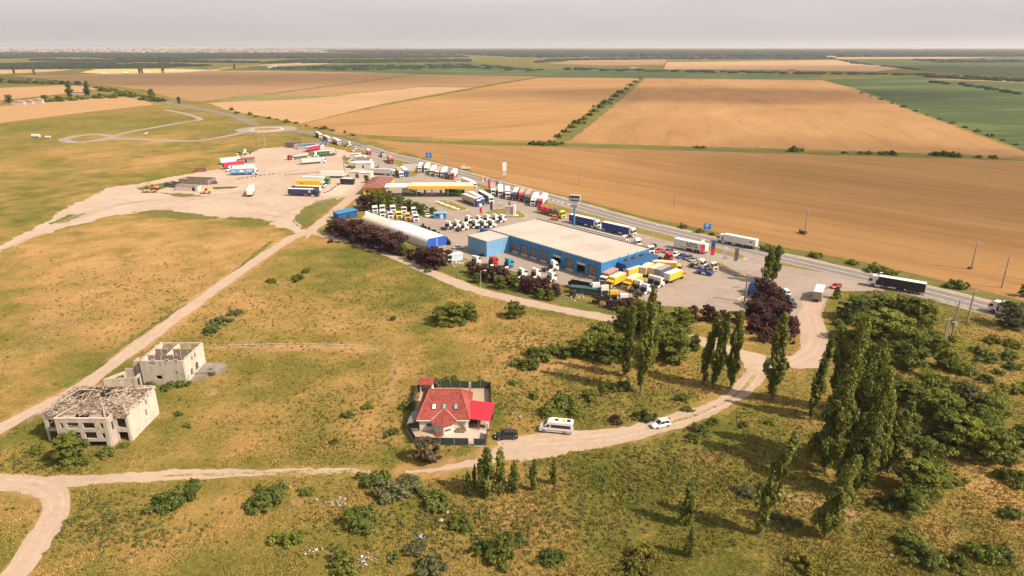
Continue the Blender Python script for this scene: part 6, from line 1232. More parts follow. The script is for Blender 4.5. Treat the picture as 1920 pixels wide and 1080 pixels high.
for b_, t_, lb in (((902, 560), (901, 508), 'lamp post beside the hedge track'), ((1386, 519), (1388, 486), 'lamp post at the end of the metal fence'), ((1224, 458), (1225, 423), 'lamp post on the lawn verge behind the annex'), ((497, 273), (497, 249), 'right one of two thin posts near the roundabout'), ((487, 272), (487, 248), 'left one of two thin posts near the roundabout'),
                   ((835, 402), (835, 379), 'lamp post at the tip of the lettered island'), ((866, 332), (866, 308), 'lamp post behind the canopy at the highway'), ((784, 316), (784, 296), 'lamp post by the white screen wall'), ((1458, 600), (1458, 575), 'lamp in the dark plum trees'), ((741, 308), (741, 286), 'lamp post above the red lorry on the lane'), ((1102, 408), (1102, 386), 'lamp post in front of the royal blue trailer'), ((642, 313), (641, 292), 'lamp post by the stalls'), ((1640, 536), (1641, 512), 'lamp post beside the black trailer')): lamp(b_, t_, lb)
# tall brand tower
h = height_of((1076, 431), (1075, 366)); t = thing('sign_tower', 'tall blue pole sign with dark TB TRUCK board', 'sign', G(1076, 431), R(-14))
ob('mast', MB().cyl((0, 0, 0), (0, 0, h - 4), .45, .4, 10).mesh('mast', paint((.05, .22, .42), .5)), t)
ob('top_board', MB().box(-2.4, 2.2, -.5, .5, h - 2.4, h).mesh('top_board', paint((.05, .06, .10), .5)), t); ob('board_edge', MB().box(2.21, 2.3, -.5, .5, h - 2.4, h).box(-2.4, 2.3, -.5, .5, h + .005, h + .05).mesh('board_edge', WHITE), t)
ob('middle_board', MB().box(-1.2, 1.4, -.35, .35, h - 4.3, h - 2.5).mesh('middle_board', paint((.5, .5, .52), .5)), t); ob('lower_board', MB().box(-1.6, 1.4, -.35, .35, h - 5.3, h - 4.4).mesh('lower_board', paint((.55, .22, .18), .5)), t); ob('board_side', MB().box(1.41, 1.5, -.35, .35, h - 5.2, h - 2.5).mesh('board_side', WHITE), t)
side_text(t, 'TB TRUCK', -.1, h - 1.9, .95, 'white', y=.515)
def board(base, h0, w, hb, m, label, name='road_sign', rz=0.0, legs=2):
    t = thing(name, label, 'sign', G(*base), rz)
    ob('panel', MB().box(-w / 2, w / 2, -.04, .04, h0, h0 + hb).mesh('panel', m), t); ob('panel_border', MB().box(-w / 2 - .06, w / 2 + .06, -.03, .03, h0 - .06, h0 + hb + .06).mesh('panel_border', WHITE), t)
    for x in ((-w * .3, w * .3) if legs == 2 else (0,)): ob('leg', MB().cyl((x, .06, 0), (x, .06, h0 + hb), .05, .05, 6).mesh('leg', STEEL), t)
    return t
SGB = paint((.03, .20, .55), .4, .08); ARW = paint((.7, .72, .75), .5)
for b_, w, hb, lb in (((804, 300), 4.4, 3.8, 'square blue direction sign beside the wheat field'), ((1325, 436), 3.2, 2.6, 'blue direction sign tilted on the verge by bushes'), ((609, 275), 4, 3.4, 'round-topped blue sign near the red trailer')):
    t = board(b_, 1.4, w, hb, SGB, lb, rz=R(-12)); ob('arrow', MB().box(-.15, .15, -.055, -.042, 1.9, 1.4 + hb - .4).box(-.9, .9, -.055, -.042, 3.1, 3.4).mesh('arrow', ARW), t)
t = board((946, 336), 5.0, 2.2, 5.0, WHITE, 'white advert board on a blue roadside post', 'advert_board', legs=1); ob('lower_panel', MB().box(-1.0, 1.0, -.05, .05, 2.2, 4.6).mesh('lower_panel', paint((.5, .5, .52), .5)), t)
board((771, 322), .3, 10, 4.5, paint((.58, .52, .45), .7, .08), 'pale screen wall on the lawn by the highway', 'screen_wall')
board((1688 - 0, 0 + 541), 1.2, .9, .9, WHITE, 'small white road marker by the bush', legs=1) if False else None
# white plinth sculpture on the island
t = thing('stone_monument', 'white slab monument on the lawn island behind the roof', 'monument', G(960, 404), R(-10)); ob('slab', MB().box(.6, 1.8, -.6, .6, .15, 5.0).mesh('slab', WHITE), t); ob('grey_wall', MB().box(-3.2, .5, -.25, .25, .15, 4.3).mesh('grey_wall', paint((.38, .34, .3), .7)), t); ob('base', MB().box(-4.5, 3.0, -1.2, 1.2, .1, .3).mesh('base', PLASTW), t); ob('cap', MB().box(-3.3, .55, -.35, .35, 4.3, 4.5).mesh('cap', WHITE), t)
# letter blocks on the island
t = thing('letter_sign', 'row of white ground letters on the pointed lawn island', 'sign'); rr2 = random.Random(8)
for k in range(8):
    q = G(820.5 + k * 5.2, 379.5 + k * 1.95); M_ = Matrix.Translation((q.x, q.y, .2)) @ Matrix.Rotation(R(-38), 4, 'Z'); mb = MB()
    mb.box(-.75, .75, -.6, .6, 0, .35, 0, M_)
    if k % 2: mb.box(.3, .8, .6, 1.1, 0, .35, 0, M_)
    else: mb.box(-.8, -.3, -1.1, -.6, 0, .35, 0, M_)
    ob('letter', mb.mesh('letter', WHITE), t)
# flags
def flag(base, top, c1, c2, label, w=1.0):
    h = max(height_of(base, top), 5); t = thing('flag', label, 'flag', G(*base), R(rnd.uniform(-25, 5)), 'banner flags'); ob('pole', MB().cyl((0, 0, 0), (0, 0, h), .06, .04, 6).mesh('pole', paint((.5, .47, .44), .5)), t)
    n = 8; mb = MB(); z0, z1 = h * .36, h - .1
    for k in range(n):
        za, zb = z0 + (z1 - z0) * k / n, z0 + (z1 - z0) * (k + 1) / n; f0, f1 = .12 * math.sin(k * .9), .12 * math.sin((k + 1) * .9)
        for s_ in (0, .02): mb.quad((.06, s_, za), (w, f0 + s_, za), (w, f1 + s_, zb), (.06, s_, zb), m=int(k >= n * .55))
    ob('cloth', mb.mesh('cloth', [pc(c1, False), pc(c2, False)]), t)
for b_, t_, a_, c_, lb in (((899, 411), (899, 381), 'crimson', 'white', 'red and white flag beside the white tractor rows'), ((919, 402), (919, 379), 'royal', 'navy', 'blue flag at the tip of the lawn island'), ((936, 398), (937, 382), 'white', 'white', 'white flag on the lawn island'), ((953, 396), (954, 384), 'tan', 'tan', 'brownish flag next to the white monument'),
                           ((904, 346), (904, 331), 'lemon', 'yellow', 'yellow flag by the highway'), ((915, 362), (918, 335), 'crimson', 'crimson', 'red flag on the verge by the long row'), ((930, 354), (931, 340), 'brown', 'tan', 'brown flag on the verge by the long row'),
                           ((1311, 487), (1317, 449), 'crimson', 'white', 'red and white flag in front of the NTG trailer'), ((1330, 493), (1336, 453), 'crimson', 'royal', 'blue flag with red foot right of the NTG trailer'), ((1353, 500), (1358, 461), 'white', 'white', 'white flag with marks beside the forecourt fence'), ((1374, 503), (1380, 465), 'dgrey', 'dgrey', 'bare dark flag at the end of the forecourt fence')): flag(b_, t_, a_, c_, lb, 1.5 if b_[0] > 1300 else 1.2)
# metal fence
a_, b_ = G(1340, 502), G(1386, 520); t = thing('metal_fence', 'low grey metal fence along the forecourt lawn', 'fence'); n = 8
for k in range(n + 1): q = a_.lerp(b_, k / n); ob('post', MB().box(q.x - .05, q.x + .05, q.y - .05, q.y + .05, 0, 1.6).mesh('post', STEEL), t)
for k in range(n): ob('panel', MB().wall(a_.lerp(b_, (k + .03) / n), a_.lerp(b_, (k + .97) / n), .15, 1.45, .04).mesh('panel', paint((.36, .34, .33), .5, .15)), t)
# machines in the yard
def loader(px_, rz, c_, label):
    t = thing('wheel_loader', label, 'digger', G(*px_), rz); ob('body', MB().px([(-2.2, .7), (-2.2, 1.7), (-.6, 1.8), (1.2, 1.5), (1.2, .7)], -.8, .8).mesh('body', pc(c_, False), .06), t); ob('cabin', MB().px([(-.5, 1.8), (-.5, 3.0), (.6, 3.0), (.8, 1.6)], -.7, .7).mesh('cabin', GLASS), t); ob('cabin_roof', MB().box(-.7, .8, -.8, .8, 3.0, 3.12).mesh('cabin_roof', pc(c_, False)), t)
    ob('boom', MB().cyl((.9, -.5, 1.6), (2.8, -.5, .6), .14, .12, 6).cyl((.9, .5, 1.6), (2.8, .5, .6), .14, .12, 6).mesh('boom', pc(c_, False)), t); ob('bucket', MB().px([(2.7, .15), (3.6, .1), (3.5, .3), (2.9, .4), (2.8, 1.1), (2.6, 1.1)], -1.2, 1.2).mesh('bucket', DARK), t); wheels(t, [1.1, -1.4], 1.15, .7, .5)
loader((388, 363), R(200), 'yellow', 'yellow wheel loader right of the concrete sheds')
t = thing('excavator', 'orange excavator left of the concrete sheds', 'digger', G(291, 356), R(170)); ob('house', MB().box(-1.8, 1.2, -1.2, 1.2, 1.1, 2.2).mesh('house', pc('orange', False), .08), t); ob('cabin', MB().box(.2, 1.4, .2, 1.15, 2.2, 3.0).mesh('cabin', GLASS), t); ob('boom', MB().cyl((1, -.2, 1.8), (3.4, -.2, 4.2), .25, .2, 6).cyl((3.4, -.2, 4.2), (5.2, -.2, 1.6), .2, .15, 6).mesh('boom', pc('orange', False)), t); ob('bucket', MB().px([(4.8, .6), (5.6, .7), (5.5, 1.6), (5.0, 1.6)], -.7, .3).mesh('bucket', DARK), t)
for s_ in (-1, 1): ob('crawler', MB().px([(-2, .1), (-2.2, .5), (-1.9, .9), (1.9, .9), (2.2, .5), (2, .1)], s_ * 1.2 - .3, s_ * 1.2 + .3).mesh('crawler', DARK), t)
t = thing('scrap_trailer', 'low rusty flat trailer beside the excavator', 'trailer', G(282, 361), R(5)); ob('deck', MB().box(-4, 4, -1.1, 1.1, .8, 1.0).mesh('deck', paint((.25, .12, .08), .9)), t); ob('load', MB().box(-3, 0, -.8, .8, 1.0, 1.5).box(1, 2.6, -.6, .6, 1.0, 1.3).mesh('load', pc('beige', False)), t); wheels(t, [-2, 2], 1.1, .4, .3)
for i, (u, v) in enumerate(((68, 258), (90, 259))): t = thing('white_tank', f"white tank on the far meadow, {('larger', 'smaller')[i]} one", 'tank', G(u, v)); s_ = (1, .65)[i]; ob('drum', MB().cyl((-3.2 * s_, 0, 1.5 * s_), (3.2 * s_, 0, 1.5 * s_), 1.5 * s_, 1.5 * s_, 12).mesh('drum', pc('lgrey', False)), t); ob('saddle', MB().box(-2 * s_, 2 * s_, -.8, .8, 0, .4).mesh('saddle', CONC), t)
t = thing('old_grey_cart', 'small grey cart at the highway edge beside the wheat', 'trailer', G(873, 318)); ob('deck', MB().box(-3, 3, -1.2, 1.2, .8, 1.2).box(-2.8, 0, -1, 1, 1.2, 2.0).mesh('deck', pc('lgrey', False)), t); ob('mast', MB().cyl((1, 0, 1.2), (1.2, 0, 4), .12, .1, 6).mesh('mast', STEEL), t); wheels(t, [-2, 2], 1.15, .45, .3)
# tyres, pallets, stones, litter
tyre = MB(); n = 14
for k in range(n):
    a0, a1 = 2 * math.pi * k / n, 2 * math.pi * (k + 1) / n
    for (r0, z0), (r1, z1) in (((.28, .05), (.5, .0)), ((.5, 0), (.52, .3)), ((.52, .3), (.28, .27)), ((.28, .27), (.28, .05))): tyre.quad((r0 * math.cos(a0), r0 * math.sin(a0), z0), (r0 * math.cos(a1), r0 * math.sin(a1), z0), (r1 * math.cos(a1), r1 * math.sin(a1), z1), (r1 * math.cos(a0), r1 * math.sin(a0), z1))
TY = tyre.mesh('tyre', RUBBER)
def tyre_row(a, b, n, stack, label):
    t = thing('tyre_stack', label, 'tyres', (0, 0, 0), 0, 'piles of old tyres'); pa, pb = G(*a), G(*b)
    for k in range(n):
        q = pa.lerp(pb, k / (n - 1)) + Vector((rnd.uniform(-.5, .5), rnd.uniform(-.4, .4), 0)); hh = rnd.randint(1, stack)
        for j in range(hh): o = ob('tyre', TY, t, (q.x + rnd.uniform(-.08, .08), q.y + rnd.uniform(-.08, .08), j * .31 + .03), rnd.uniform(0, 6))
tyre_row((902, 481), (943, 471), 22, 3, 'black tyres along the foot of the pale blue block'); tyre_row((790, 425), (822, 440), 18, 5, 'black tyre stacks behind the ridge of the white hall'); tyre_row((836, 449), (843, 460), 12, 5, 'black tyre stacks at the gable end of the white hall')
tyre_row((447, 336), (512, 326), 9, 1, 'line of single dark tyres marking the sandy yard edge'); tyre_row((537, 328), (598, 324), 11, 1, 'line of half-buried tyres across the sandy yard'); tyre_row((610, 362), (636, 346), 9, 1, 'tyres along the left edge of the concrete pad'); tyre_row((400, 352), (444, 351), 9, 1, 'tyres scattered beside the concrete sheds')
rs = random.Random(3)
def rock(seed, s):
    r = random.Random(seed); bm = bmesh.new(); bmesh.ops.create_icosphere(bm, subdivisions=1, radius=s)
    for v in bm.verts: v.co *= r.uniform(.65, 1.15); v.co.z *= .7
    me = bpy.data.meshes.new('stone'); bm.to_mesh(me); bm.free(); me.materials.append(paint((.34, .275, .21), .95, .3)); return me
RK = [rock(i, .45) for i in range(5)]
t = thing('stone_heap', 'heap of pale building stones in the grass below the track', 'stones', (0, 0, 0))
for k in range(30):
    q = G(rs.choice((rs.uniform(592, 625), rs.uniform(630, 648))), rs.uniform(931, 951)); o = ob('stone', RK[k % 5], t, (q.x, q.y, .15), rs.uniform(0, 6)); o.scale = (rs.uniform(.35, .85),) * 3
t = thing('rubble_line', 'line of pale rubble along the bank left of the dirt road', 'stones', (0, 0, 0))
for k in range(70):
    s_ = rs.random(); q = G(5 + 150 * s_ + rs.gauss(0, 5), 672 - 75 * s_ + rs.gauss(0, 4)); o = ob('stone', RK[k % 5], t, (q.x, q.y, .1), rs.uniform(0, 6)); o.scale = (rs.uniform(.25, .6),) * 3
t = thing('rubble_line', 'scattered pale stones on the dry meadow by the ditch', 'stones', (0, 0, 0))
for k in range(50):
    s_ = rs.random(); q = G(255 + 130 * s_ + rs.gauss(0, 6), 555 - 45 * s_ + rs.gauss(0, 3)); o = ob('stone', RK[k % 5], t, (q.x, q.y, .1), rs.uniform(0, 6)); o.scale = (rs.uniform(.3, .7),) * 3
for i, (u, v, s_, lb) in enumerate(((826, 978, 1.3, 'pale boulder below the rounded bush'), (838, 962, .9, 'smaller pale boulder against the rounded bush'), (1672, 1043, 1.1, 'pale boulder near the lower right bushes'), (1910, 962, 1.6, 'flat pale boulder at the right edge'), (975, 783, 1.0, 'pale stone behind the minibus'))): o = thing('boulder', lb, 'stone', G(u, v) + Vector((0, 0, .2)), i, me=RK[i]); o.scale = (s_,) * 3
def litter(u, v, n, sp, label, cols):
    t = thing('litter_pile', label, 'litter', G(u, v))
    mb = MB()
    for k in range(n):
        M_ = Matrix.Translation((rs.gauss(0, sp), rs.gauss(0, sp * .8), rs.uniform(.05, .4))) @ Matrix.Rotation(rs.uniform(0, 6), 4, 'Z') @ Matrix.Rotation(rs.uniform(-.6, .6), 4, 'X'); l_ = rs.uniform(.06, .24); mb.box(-l_, l_, -l_ * .7, l_ * .7, -.06, .06, rs.randrange(len(cols)), M_)
    ob('rubbish', mb.mesh('rubbish', [paint(c, .8) for c in cols]), t, kind='stuff')
WB = [(.46, .44, .42), (.4, .4, .46), (.25, .27, .35)]
litter(788, 1010, 14, .6, 'small white litter pile in the grass', WB); litter(690, 1055, 18, .9, 'white and blue rubbish by the lower bushes', WB); litter(735, 1050, 8, .4, 'rubbish beside the bush at the bottom', WB); litter(618, 1042, 6, .4, 'white bag at the foot of a bush', WB[:1]); litter(590, 1035, 8, .6, 'pale plank litter in the dry grass', WB[:1])
litter(703, 487, 30, 1.0, 'reddish wreckage lying on the centre meadow', [(.3, .13, .1), (.45, .3, .24), (.2, .12, .1)]); litter(520, 530, 30, 1.6, 'pale broken slabs beside the meadow bushes', [(.45, .38, .32), (.35, .28, .22)]); litter(860, 495, 60, 2.2, 'white pallets and bags behind the hedge', [(.72, .7, .68), (.6, .55, .5)]); litter(1092, 521, 30, 1.4, 'scrap parts at the workshop corner', [(.6, .6, .62), (.1, .35, .36), (.3, .3, .32)]); litter(1085, 556, 40, 2.6, 'pale scrap along the inner fence', [(.66, .58, .5), (.45, .4, .36)]); litter(848, 462, 24, 1.0, 'wooden pallets at the blue gable', [(.5, .36, .22), (.6, .46, .32)]); litter(640, 420, 20, .9, 'orange and blue barrels beside the blue shed', [(.75, .3, .05), (.08, .2, .5)])
t = thing('green_container', 'long dark green container below the tipper truck', 'container', G(1098, 551), R(-18)); ob('box', MB().box(-5, 5, -1.2, 1.2, .1, 2.2).mesh('box', paint((.03, .07, .065), .7)), t); ob('lid', MB().box(-5.1, 5.1, -1.3, 1.3, 2.2, 2.3).mesh('lid', paint((.04, .09, .08), .7)), t)
t = thing('blue_tarp_stand', 'blue tarpaulin covered stand beside the plum trees', 'tent', G(1416, 550), R(20)); ob('cover', MB().px([(-1.6, 0), (-1.3, 2.6), (0, 3.4), (1.3, 2.6), (1.6, 0)], -2, 2).mesh('cover', paint((.02, .12, .36), .6)), t); ob('flap', MB().box(-.6, .6, -2.04, -2.0, 0, 2).mesh('flap', DARK), t)
t = thing('red_forklift', 'orange forklift at the roof edge before the transporter', 'forklift', G(1040, 413), R(-20)); ob('body', MB().box(-1.6, 1.4, -.8, .8, .5, 1.5).mesh('body', pc('orange', False), .08), t); ob('mast', MB().box(1.4, 1.6, -.6, .6, .2, 2.8).mesh('mast', DARK), t); ob('overhead_guard', MB().box(-1.0, .8, -.7, .7, 2.3, 2.4).mesh('overhead_guard', pc('orange', False)), t); wheels(t, [.9, -1.1], .85, .4, .3)
t = thing('kerb_line', 'white angular kerb round the plum tree bed', 'kerb'); a_ = [G(*q) for q in ((1401, 582), (1382, 563), (1406, 550))]; ob('stone_edge', MB().wall(a_[0], a_[1], 0, .2, .3).wall(a_[1], a_[2], 0, .2, .3).mesh('stone_edge', KERB), t)
# ------------------------------------------------------------------ far distance: wood, town, hamlet
def canopy_mass(name, pxs, h, cell, mat, label, seed, keep=1.0):
    pts = [G(*q) for q in pxs]; poly = [(q.x, q.y) for q in pts]; r = np.random.default_rng(seed); x0, x1 = min(q[0] for q in poly), max(q[0] for q in poly); y0, y1 = min(q[1] for q in poly), max(q[1] for q in poly); vs = []; fs = []
    nx = int(min(260, (x1 - x0) / cell)); ny = int(min(60, (y1 - y0) / cell)); cx, cyy = (x1 - x0) / nx, (y1 - y0) / max(ny, 1)
    gx, gy = np.meshgrid(np.arange(nx), np.arange(max(ny, 1))); xy = np.stack([x0 + (gx.ravel() + .5) * cx, y0 + (gy.ravel() + .5) * cyy], 1); xy += r.normal(size=xy.shape) * np.array([cx, cyy]) * .3
    for q in xy[inside(xy, poly)]:
        if r.random() > keep: continue
        o = len(vs); hh = h * r.uniform(.65, 1.15); w1, w2 = cx * r.uniform(.55, .95), cyy * r.uniform(.55, .9)
        ring = [(q[0] + w1 * math.cos(a), q[1] + w2 * math.sin(a)) for a in np.arange(6) * math.pi / 3 + r.random()]
        vs += [(*p_, 0.) for p_ in ring] + [(q[0] + (p_[0] - q[0]) * .95, q[1] + (p_[1] - q[1]) * .95, hh * .6) for p_ in ring] + [(q[0] + (p_[0] - q[0]) * .55, q[1] + (p_[1] - q[1]) * .55, hh * .92) for p_ in ring] + [(q[0], q[1], hh)]
        for k in range(6):
            j = (k + 1) % 6; fs += [(o + k, o + j, o + 6 + j, o + 6 + k), (o + 6 + k, o + 6 + j, o + 12 + j, o + 12 + k), (o + 12 + k, o + 12 + j, o + 18)]
    me = bpy.data.meshes.new(name); me.from_pydata(vs, [], fs); me.materials.append(mat); ground_like(name, me, 'stuff', label)
WD = surf('far_wood', [(.3, (.010, .018, .011)), (.5, (.020, .031, .017)), (.7, (.040, .052, .024))], (.004, .03, .2), bmp=0)
canopy_mass('forest', [(600, 96), (760, 95), (1000, 95), (2300, 95), (2300, 106), (1700, 106.5), (1200, 106.5), (1000, 108), (880, 103), (700, 100)], 20, 45, WD, 'dark belt of woodland along the horizon', 1)
canopy_mass('forest', [(-300, 108), (-300, 102), (0, 100), (300, 101), (620, 101), (880, 107), (760, 109), (420, 110), (300, 113), (150, 107), (0, 110)], 13, 55, WD, 'dark wooded belt below the distant town', 2)
canopy_mass('shrubbery', [(-100, 131), (-100, 125), (150, 123), (300, 121), (420, 124), (300, 127), (150, 129)], 8, 22, WD, 'belt of scrub on the far left fields', 3, .45)
canopy_mass('shrubbery', [(0, 122), (60, 119), (250, 117), (220, 120), (60, 124)], 8, 26, WD, 'thin scrub line left of the far fields', 4, .5)
canopy_mass('shrubbery', [(480, 119), (560, 113), (880, 112), (880, 116), (640, 118.5)], 8, 26, WD, 'dark scrub band behind the green strip', 5, .5)
canopy_mass('shrubbery', [(1060, 132.5), (1250, 135), (1500, 139), (1730, 141.5), (1900, 148), (1730, 140), (1500, 136.5), (1240, 132.5), (1060, 128)], 5, 16, WD, 'scattered scrub in front of the far green field', 6, .22)
canopy_mass('shrubbery', [(1740, 153), (1800, 158), (1870, 169), (1920, 178), (1870, 171), (1800, 161.5), (1745, 155)], 4.5, 9, WD, 'bush line crossing the green field', 7, .25)
canopy_mass('shrubbery', [(1730, 134), (1700, 129.5), (1600, 119), (1570, 112), (1578, 112), (1612, 119), (1712, 129)], 4.5, 14, WD, 'hedge along the far tan field', 8, .4)
TWN = [paint(c, .8, .15) for c in ((.50, .45, .41), (.38, .33, .29), (.35, .22, .18), (.27, .25, .25))]
r5 = random.Random(77); mb = MB()
for k in range(650):
    u = r5.uniform(-120, 640) if r5.random() < .85 else r5.uniform(640, 900); q = G(u, r5.uniform(91.5, 99.5) if u < 640 else r5.uniform(91, 93)); s_ = q.y / 7000; w = r5.uniform(9, 22) * s_
    mb.box(q.x - w, q.x + w, q.y - w, q.y + w, 0, r5.uniform(6, 15) * s_ ** .5, r5.randrange(4))
ground_like('distant_town', mb.mesh('distant_town', TWN), 'stuff', 'pale houses of the town along the horizon')
TW = []
for k in range(26):
    u = sorted([r5.uniform(0, 470) for _ in range(26)])[k] if k == 0 else min(470, TW[-1] + r5.uniform(8, 26)); TW.append(u); q = G(u, r5.uniform(93, 96)); w = r5.uniform(16, 40); h = r5.uniform(20, 38)
    o = thing('apartment_block', f"pale apartment block on the town skyline, {ORD[k] if k < 20 else 'twenty-' + ORD[k - 20]} from the left", 'building', q, 0, 'apartment blocks on the skyline'); ob('tower', MB().box(-w, w, -12, 12, 0, h).mesh('tower', TWN[0]), o); ob('roof_hut', MB().box(-w * .3, w * .3, -6, 6, h, h + 4).mesh('roof_hut', TWN[1]), o)
q = G(566, 93); o = thing('bridge_pylon', 'tall white slanting pylon on the town skyline', 'tower', q); ob('mast', MB().cyl((0, 0, 0), (-30, 0, 88), 6, 4, 6).cyl((14, 0, 0), (-28, 0, 84), 5, 3, 6).mesh('mast', paint((.8, .78, .75), .6)), o); ob('deck', MB().box(-60, 60, -5, 5, 8, 11).mesh('deck', CONC), o)
for i, (u, v, w, d, h, lb) in enumerate(((36, 196, 8, 6, 4, 'pale farm building among bushes, left'), (55, 195, 6, 5, 4, 'pale farm building among bushes, middle'), (72, 194, 7, 5, 5, 'pale farm building among bushes, right'), (148, 177, 14, 5, 3.5, 'long brick barn before the two tall trees'), (14, 155, 7, 5, 4, 'small white house far left among trees'), (64, 156, 6, 5, 5, 'white house beyond the hedge'), (232, 122.5, 22, 10, 6, 'pale greenhouse in the far scrub'), (382, 130, 16, 10, 6, 'green roofed hall by the far road'), (510, 127, 14, 10, 8, 'brown bridge abutment on the far road'), (1482, 137, 14, 8, 8, 'red roofed house in the scrub'), (1190, 129.5, 12, 8, 5, 'dark shed in the scrub'), (1715, 92.5, 60, 30, 26, 'white silo block on the right horizon'), (1728, 92.5, 40, 30, 20, 'lower white silo on the right horizon'), (1558, 107.5, 30, 14, 7, 'white farm hall at the wood edge'))):
    q = G(u, v); o = thing('farm_building', lb, 'building', q); c_ = (.5, .38, .33) if i < 4 else (.62, .58, .54); c_ = (.12, .25, .16) if i == 7 else c_; c_ = (.4, .18, .14) if i == 9 else c_
    ob('walls', MB().box(-w, w, -d / 2, d / 2, 0, h).mesh('walls', paint(c_, .8)), o); ob('roof', MB().px([(-w - .5, h), (w + .5, h), (w + .5, h + .2), (0, h + h * .35), (-w - .5, h + .2)], -d / 2 - .5, d / 2 + .5).mesh('roof', paint((.42, .3, .26) if i < 4 else tuple(x * .9 for x in c_), .8)), o)
mb = MB(); r6 = random.Random(9)
for k in range(60): q = G(r6.uniform(1045, 1150), r6.uniform(101.5, 108)); w = r6.uniform(12, 26); mb.box(q.x - w, q.x + w, q.y - 8, q.y + 8, 0, r6.uniform(5, 10), r6.randrange(4))
ground_like('distant_village', mb.mesh('distant_village', TWN), 'stuff', 'village roofs before the wood on the horizon')

canopy_mass('shrubbery', [(60, 112), (300, 114), (480, 117), (480, 118.5), (250, 116), (60, 114)], 9, 24, WD, 'tree line between the far left fields', 9, .5)
canopy_mass('shrubbery', [(1000, 118), (1040, 112), (1250, 109), (1560, 109), (1560, 111), (1250, 111), (1080, 113)], 9, 30, WD, 'tree line below the wood on the right', 10, .4)
canopy_mass('shrubbery', [(1700, 112), (1920, 113.5), (1920, 117), (1760, 117.5)], 7, 20, WD, 'loose trees in the far green field', 11, .12)
canopy_mass('shrubbery', [(1740, 143), (1920, 150), (2000, 153), (2000, 156), (1900, 153), (1740, 146)], 6, 14, WD, 'scrub along the far side of the green crop', 12, .4)
canopy_mass('shrubbery', [(470, 128), (640, 124), (880, 121), (1020, 131), (1020, 134), (880, 130), (640, 131)], 5, 22, WD, 'dotted bushes in the far green strip', 13, .18)
sheet('far_strip', [(300, 104.5), (460, 104), (640, 106.5), (560, 108.5), (420, 107)], .16, BROWN, 1, 40); sheet('far_strip', [(520, 112), (760, 110), (890, 109.5), (890, 111), (700, 113)], .16, BROWN, 1, 40); sheet('far_strip', [(60, 112.5), (180, 111), (330, 112.5), (200, 114.5)], .16, PALE, 1, 40)
sheet('far_strip', [(0, 118), (160, 117), (420, 118), (300, 121), (60, 122)], .14, surf('green_strip', [(.3, (.09, .11, .035)), (.7, (.16, .16, .06))], (.003, .03, .2), bmp=0), 1, 40)
sheet('far_strip', [(1730, 147), (1920, 152), (2100, 157), (1920, 155), (1760, 149.5)], .12, BROWN, 1, 30)
# ------------------------------------------------------------------ planting
for k, b_, t_, w, lb in [
 ('poplar', (1448, 751), (1466, 588), 1.05, 'tall poplar standing alone beside the dirt track fork'), ('poplar_thin', (1521, 787), (1546, 640), 1.15, 'slender poplar right of the lone tall poplar'), ('poplar_thin', (1318, 721), (1330, 592), 1.2, 'slim poplar, left of three by the track'), ('poplar', (1337, 730), (1364, 585), .75, 'poplar, middle of three by the track'), ('poplar', (1369, 729), (1383, 587), .8, 'poplar, right of three by the track'),
 ('poplar', (1173, 706), (1182, 578), .75, 'tall poplar at the left of the locust grove'), ('poplar', (1201, 737), (1221, 543), 1.0, 'tallest poplar in front of the locust grove'), ('poplar', (1220, 690), (1234, 590), .8, 'poplar close behind the tallest one'),
 ('poplar_big', (1546, 886), (1586, 672), 1.0, 'big wind-bent poplar at the left of the right-hand grove'), ('poplar_big', (1588, 868), (1637, 655), .95, 'wind-bent poplar, second in the right-hand grove'), ('poplar_big', (1600, 928), (1634, 757), .95, 'wind-bent poplar in front of the right-hand grove'), ('poplar_lean', (1422, 1001), (1479, 817), 1.25, 'leaning slim poplar nearest the bottom edge'), ('poplar_big', (1545, 1009), (1604, 856), .72, 'leaning bushy poplar below the grove'),
 ('poplar', (1652, 888), (1670, 690), .8, 'slim poplar on the right flank of the grove'), ('poplar_lean', (1664, 884), (1711, 763), 1.3, 'leaning poplar right of the slim one'), ('poplar_big', (1604, 775), (1620, 598), .9, 'dark poplar at the back of the grove'), ('poplar', (1572, 770), (1582, 615), .85, 'poplar at the back left of the grove'), ('poplar', (1640, 800), (1655, 640), .9, 'poplar behind the slim one of the grove')]: plant_to(k, b_, t_, w, lb)
for i, (k, u, v, s, w, lb) in enumerate([
 ('young_poplar', 1287, 985, 7.6, .95, 'split young poplar on the lower slope'), ('young_poplar', 1293, 1044, 5.0, .9, 'small poplar just below the split one'),
 ('young_poplar', 912, 930, 8.6, 1.15, 'dense young poplar, biggest of the clump below the house'), ('young_poplar', 938, 925, 8, .9, 'young poplar right behind the biggest of the clump'), ('young_poplar', 963, 925, 5.8, .9, 'young poplar, right end of the clump below the house'), ('young_poplar', 1000, 919, 5.6, .75, 'slim young poplar, left of the two apart'), ('young_poplar', 1038, 908, 4.6, .8, 'slim young poplar, right of the two apart'), ('young_poplar', 877, 929, 4.4, .8, 'low young poplar, left end of the clump below the house'), ('young_poplar', 890, 915, 4.4, .6, 'thin sapling behind the clump below the house'), ('young_poplar', 899, 972, 2.6, .5, 'tiny sapling below the clump'),
 ('poplar', 1436, 530, 12, 1.5, 'bushy poplar at the forecourt exit above the plum trees'), ('poplar', 1449, 527, 12, 1.4, 'second bushy poplar at the forecourt exit')]): plant(k, u, v, s, lb, 'poplars', w)
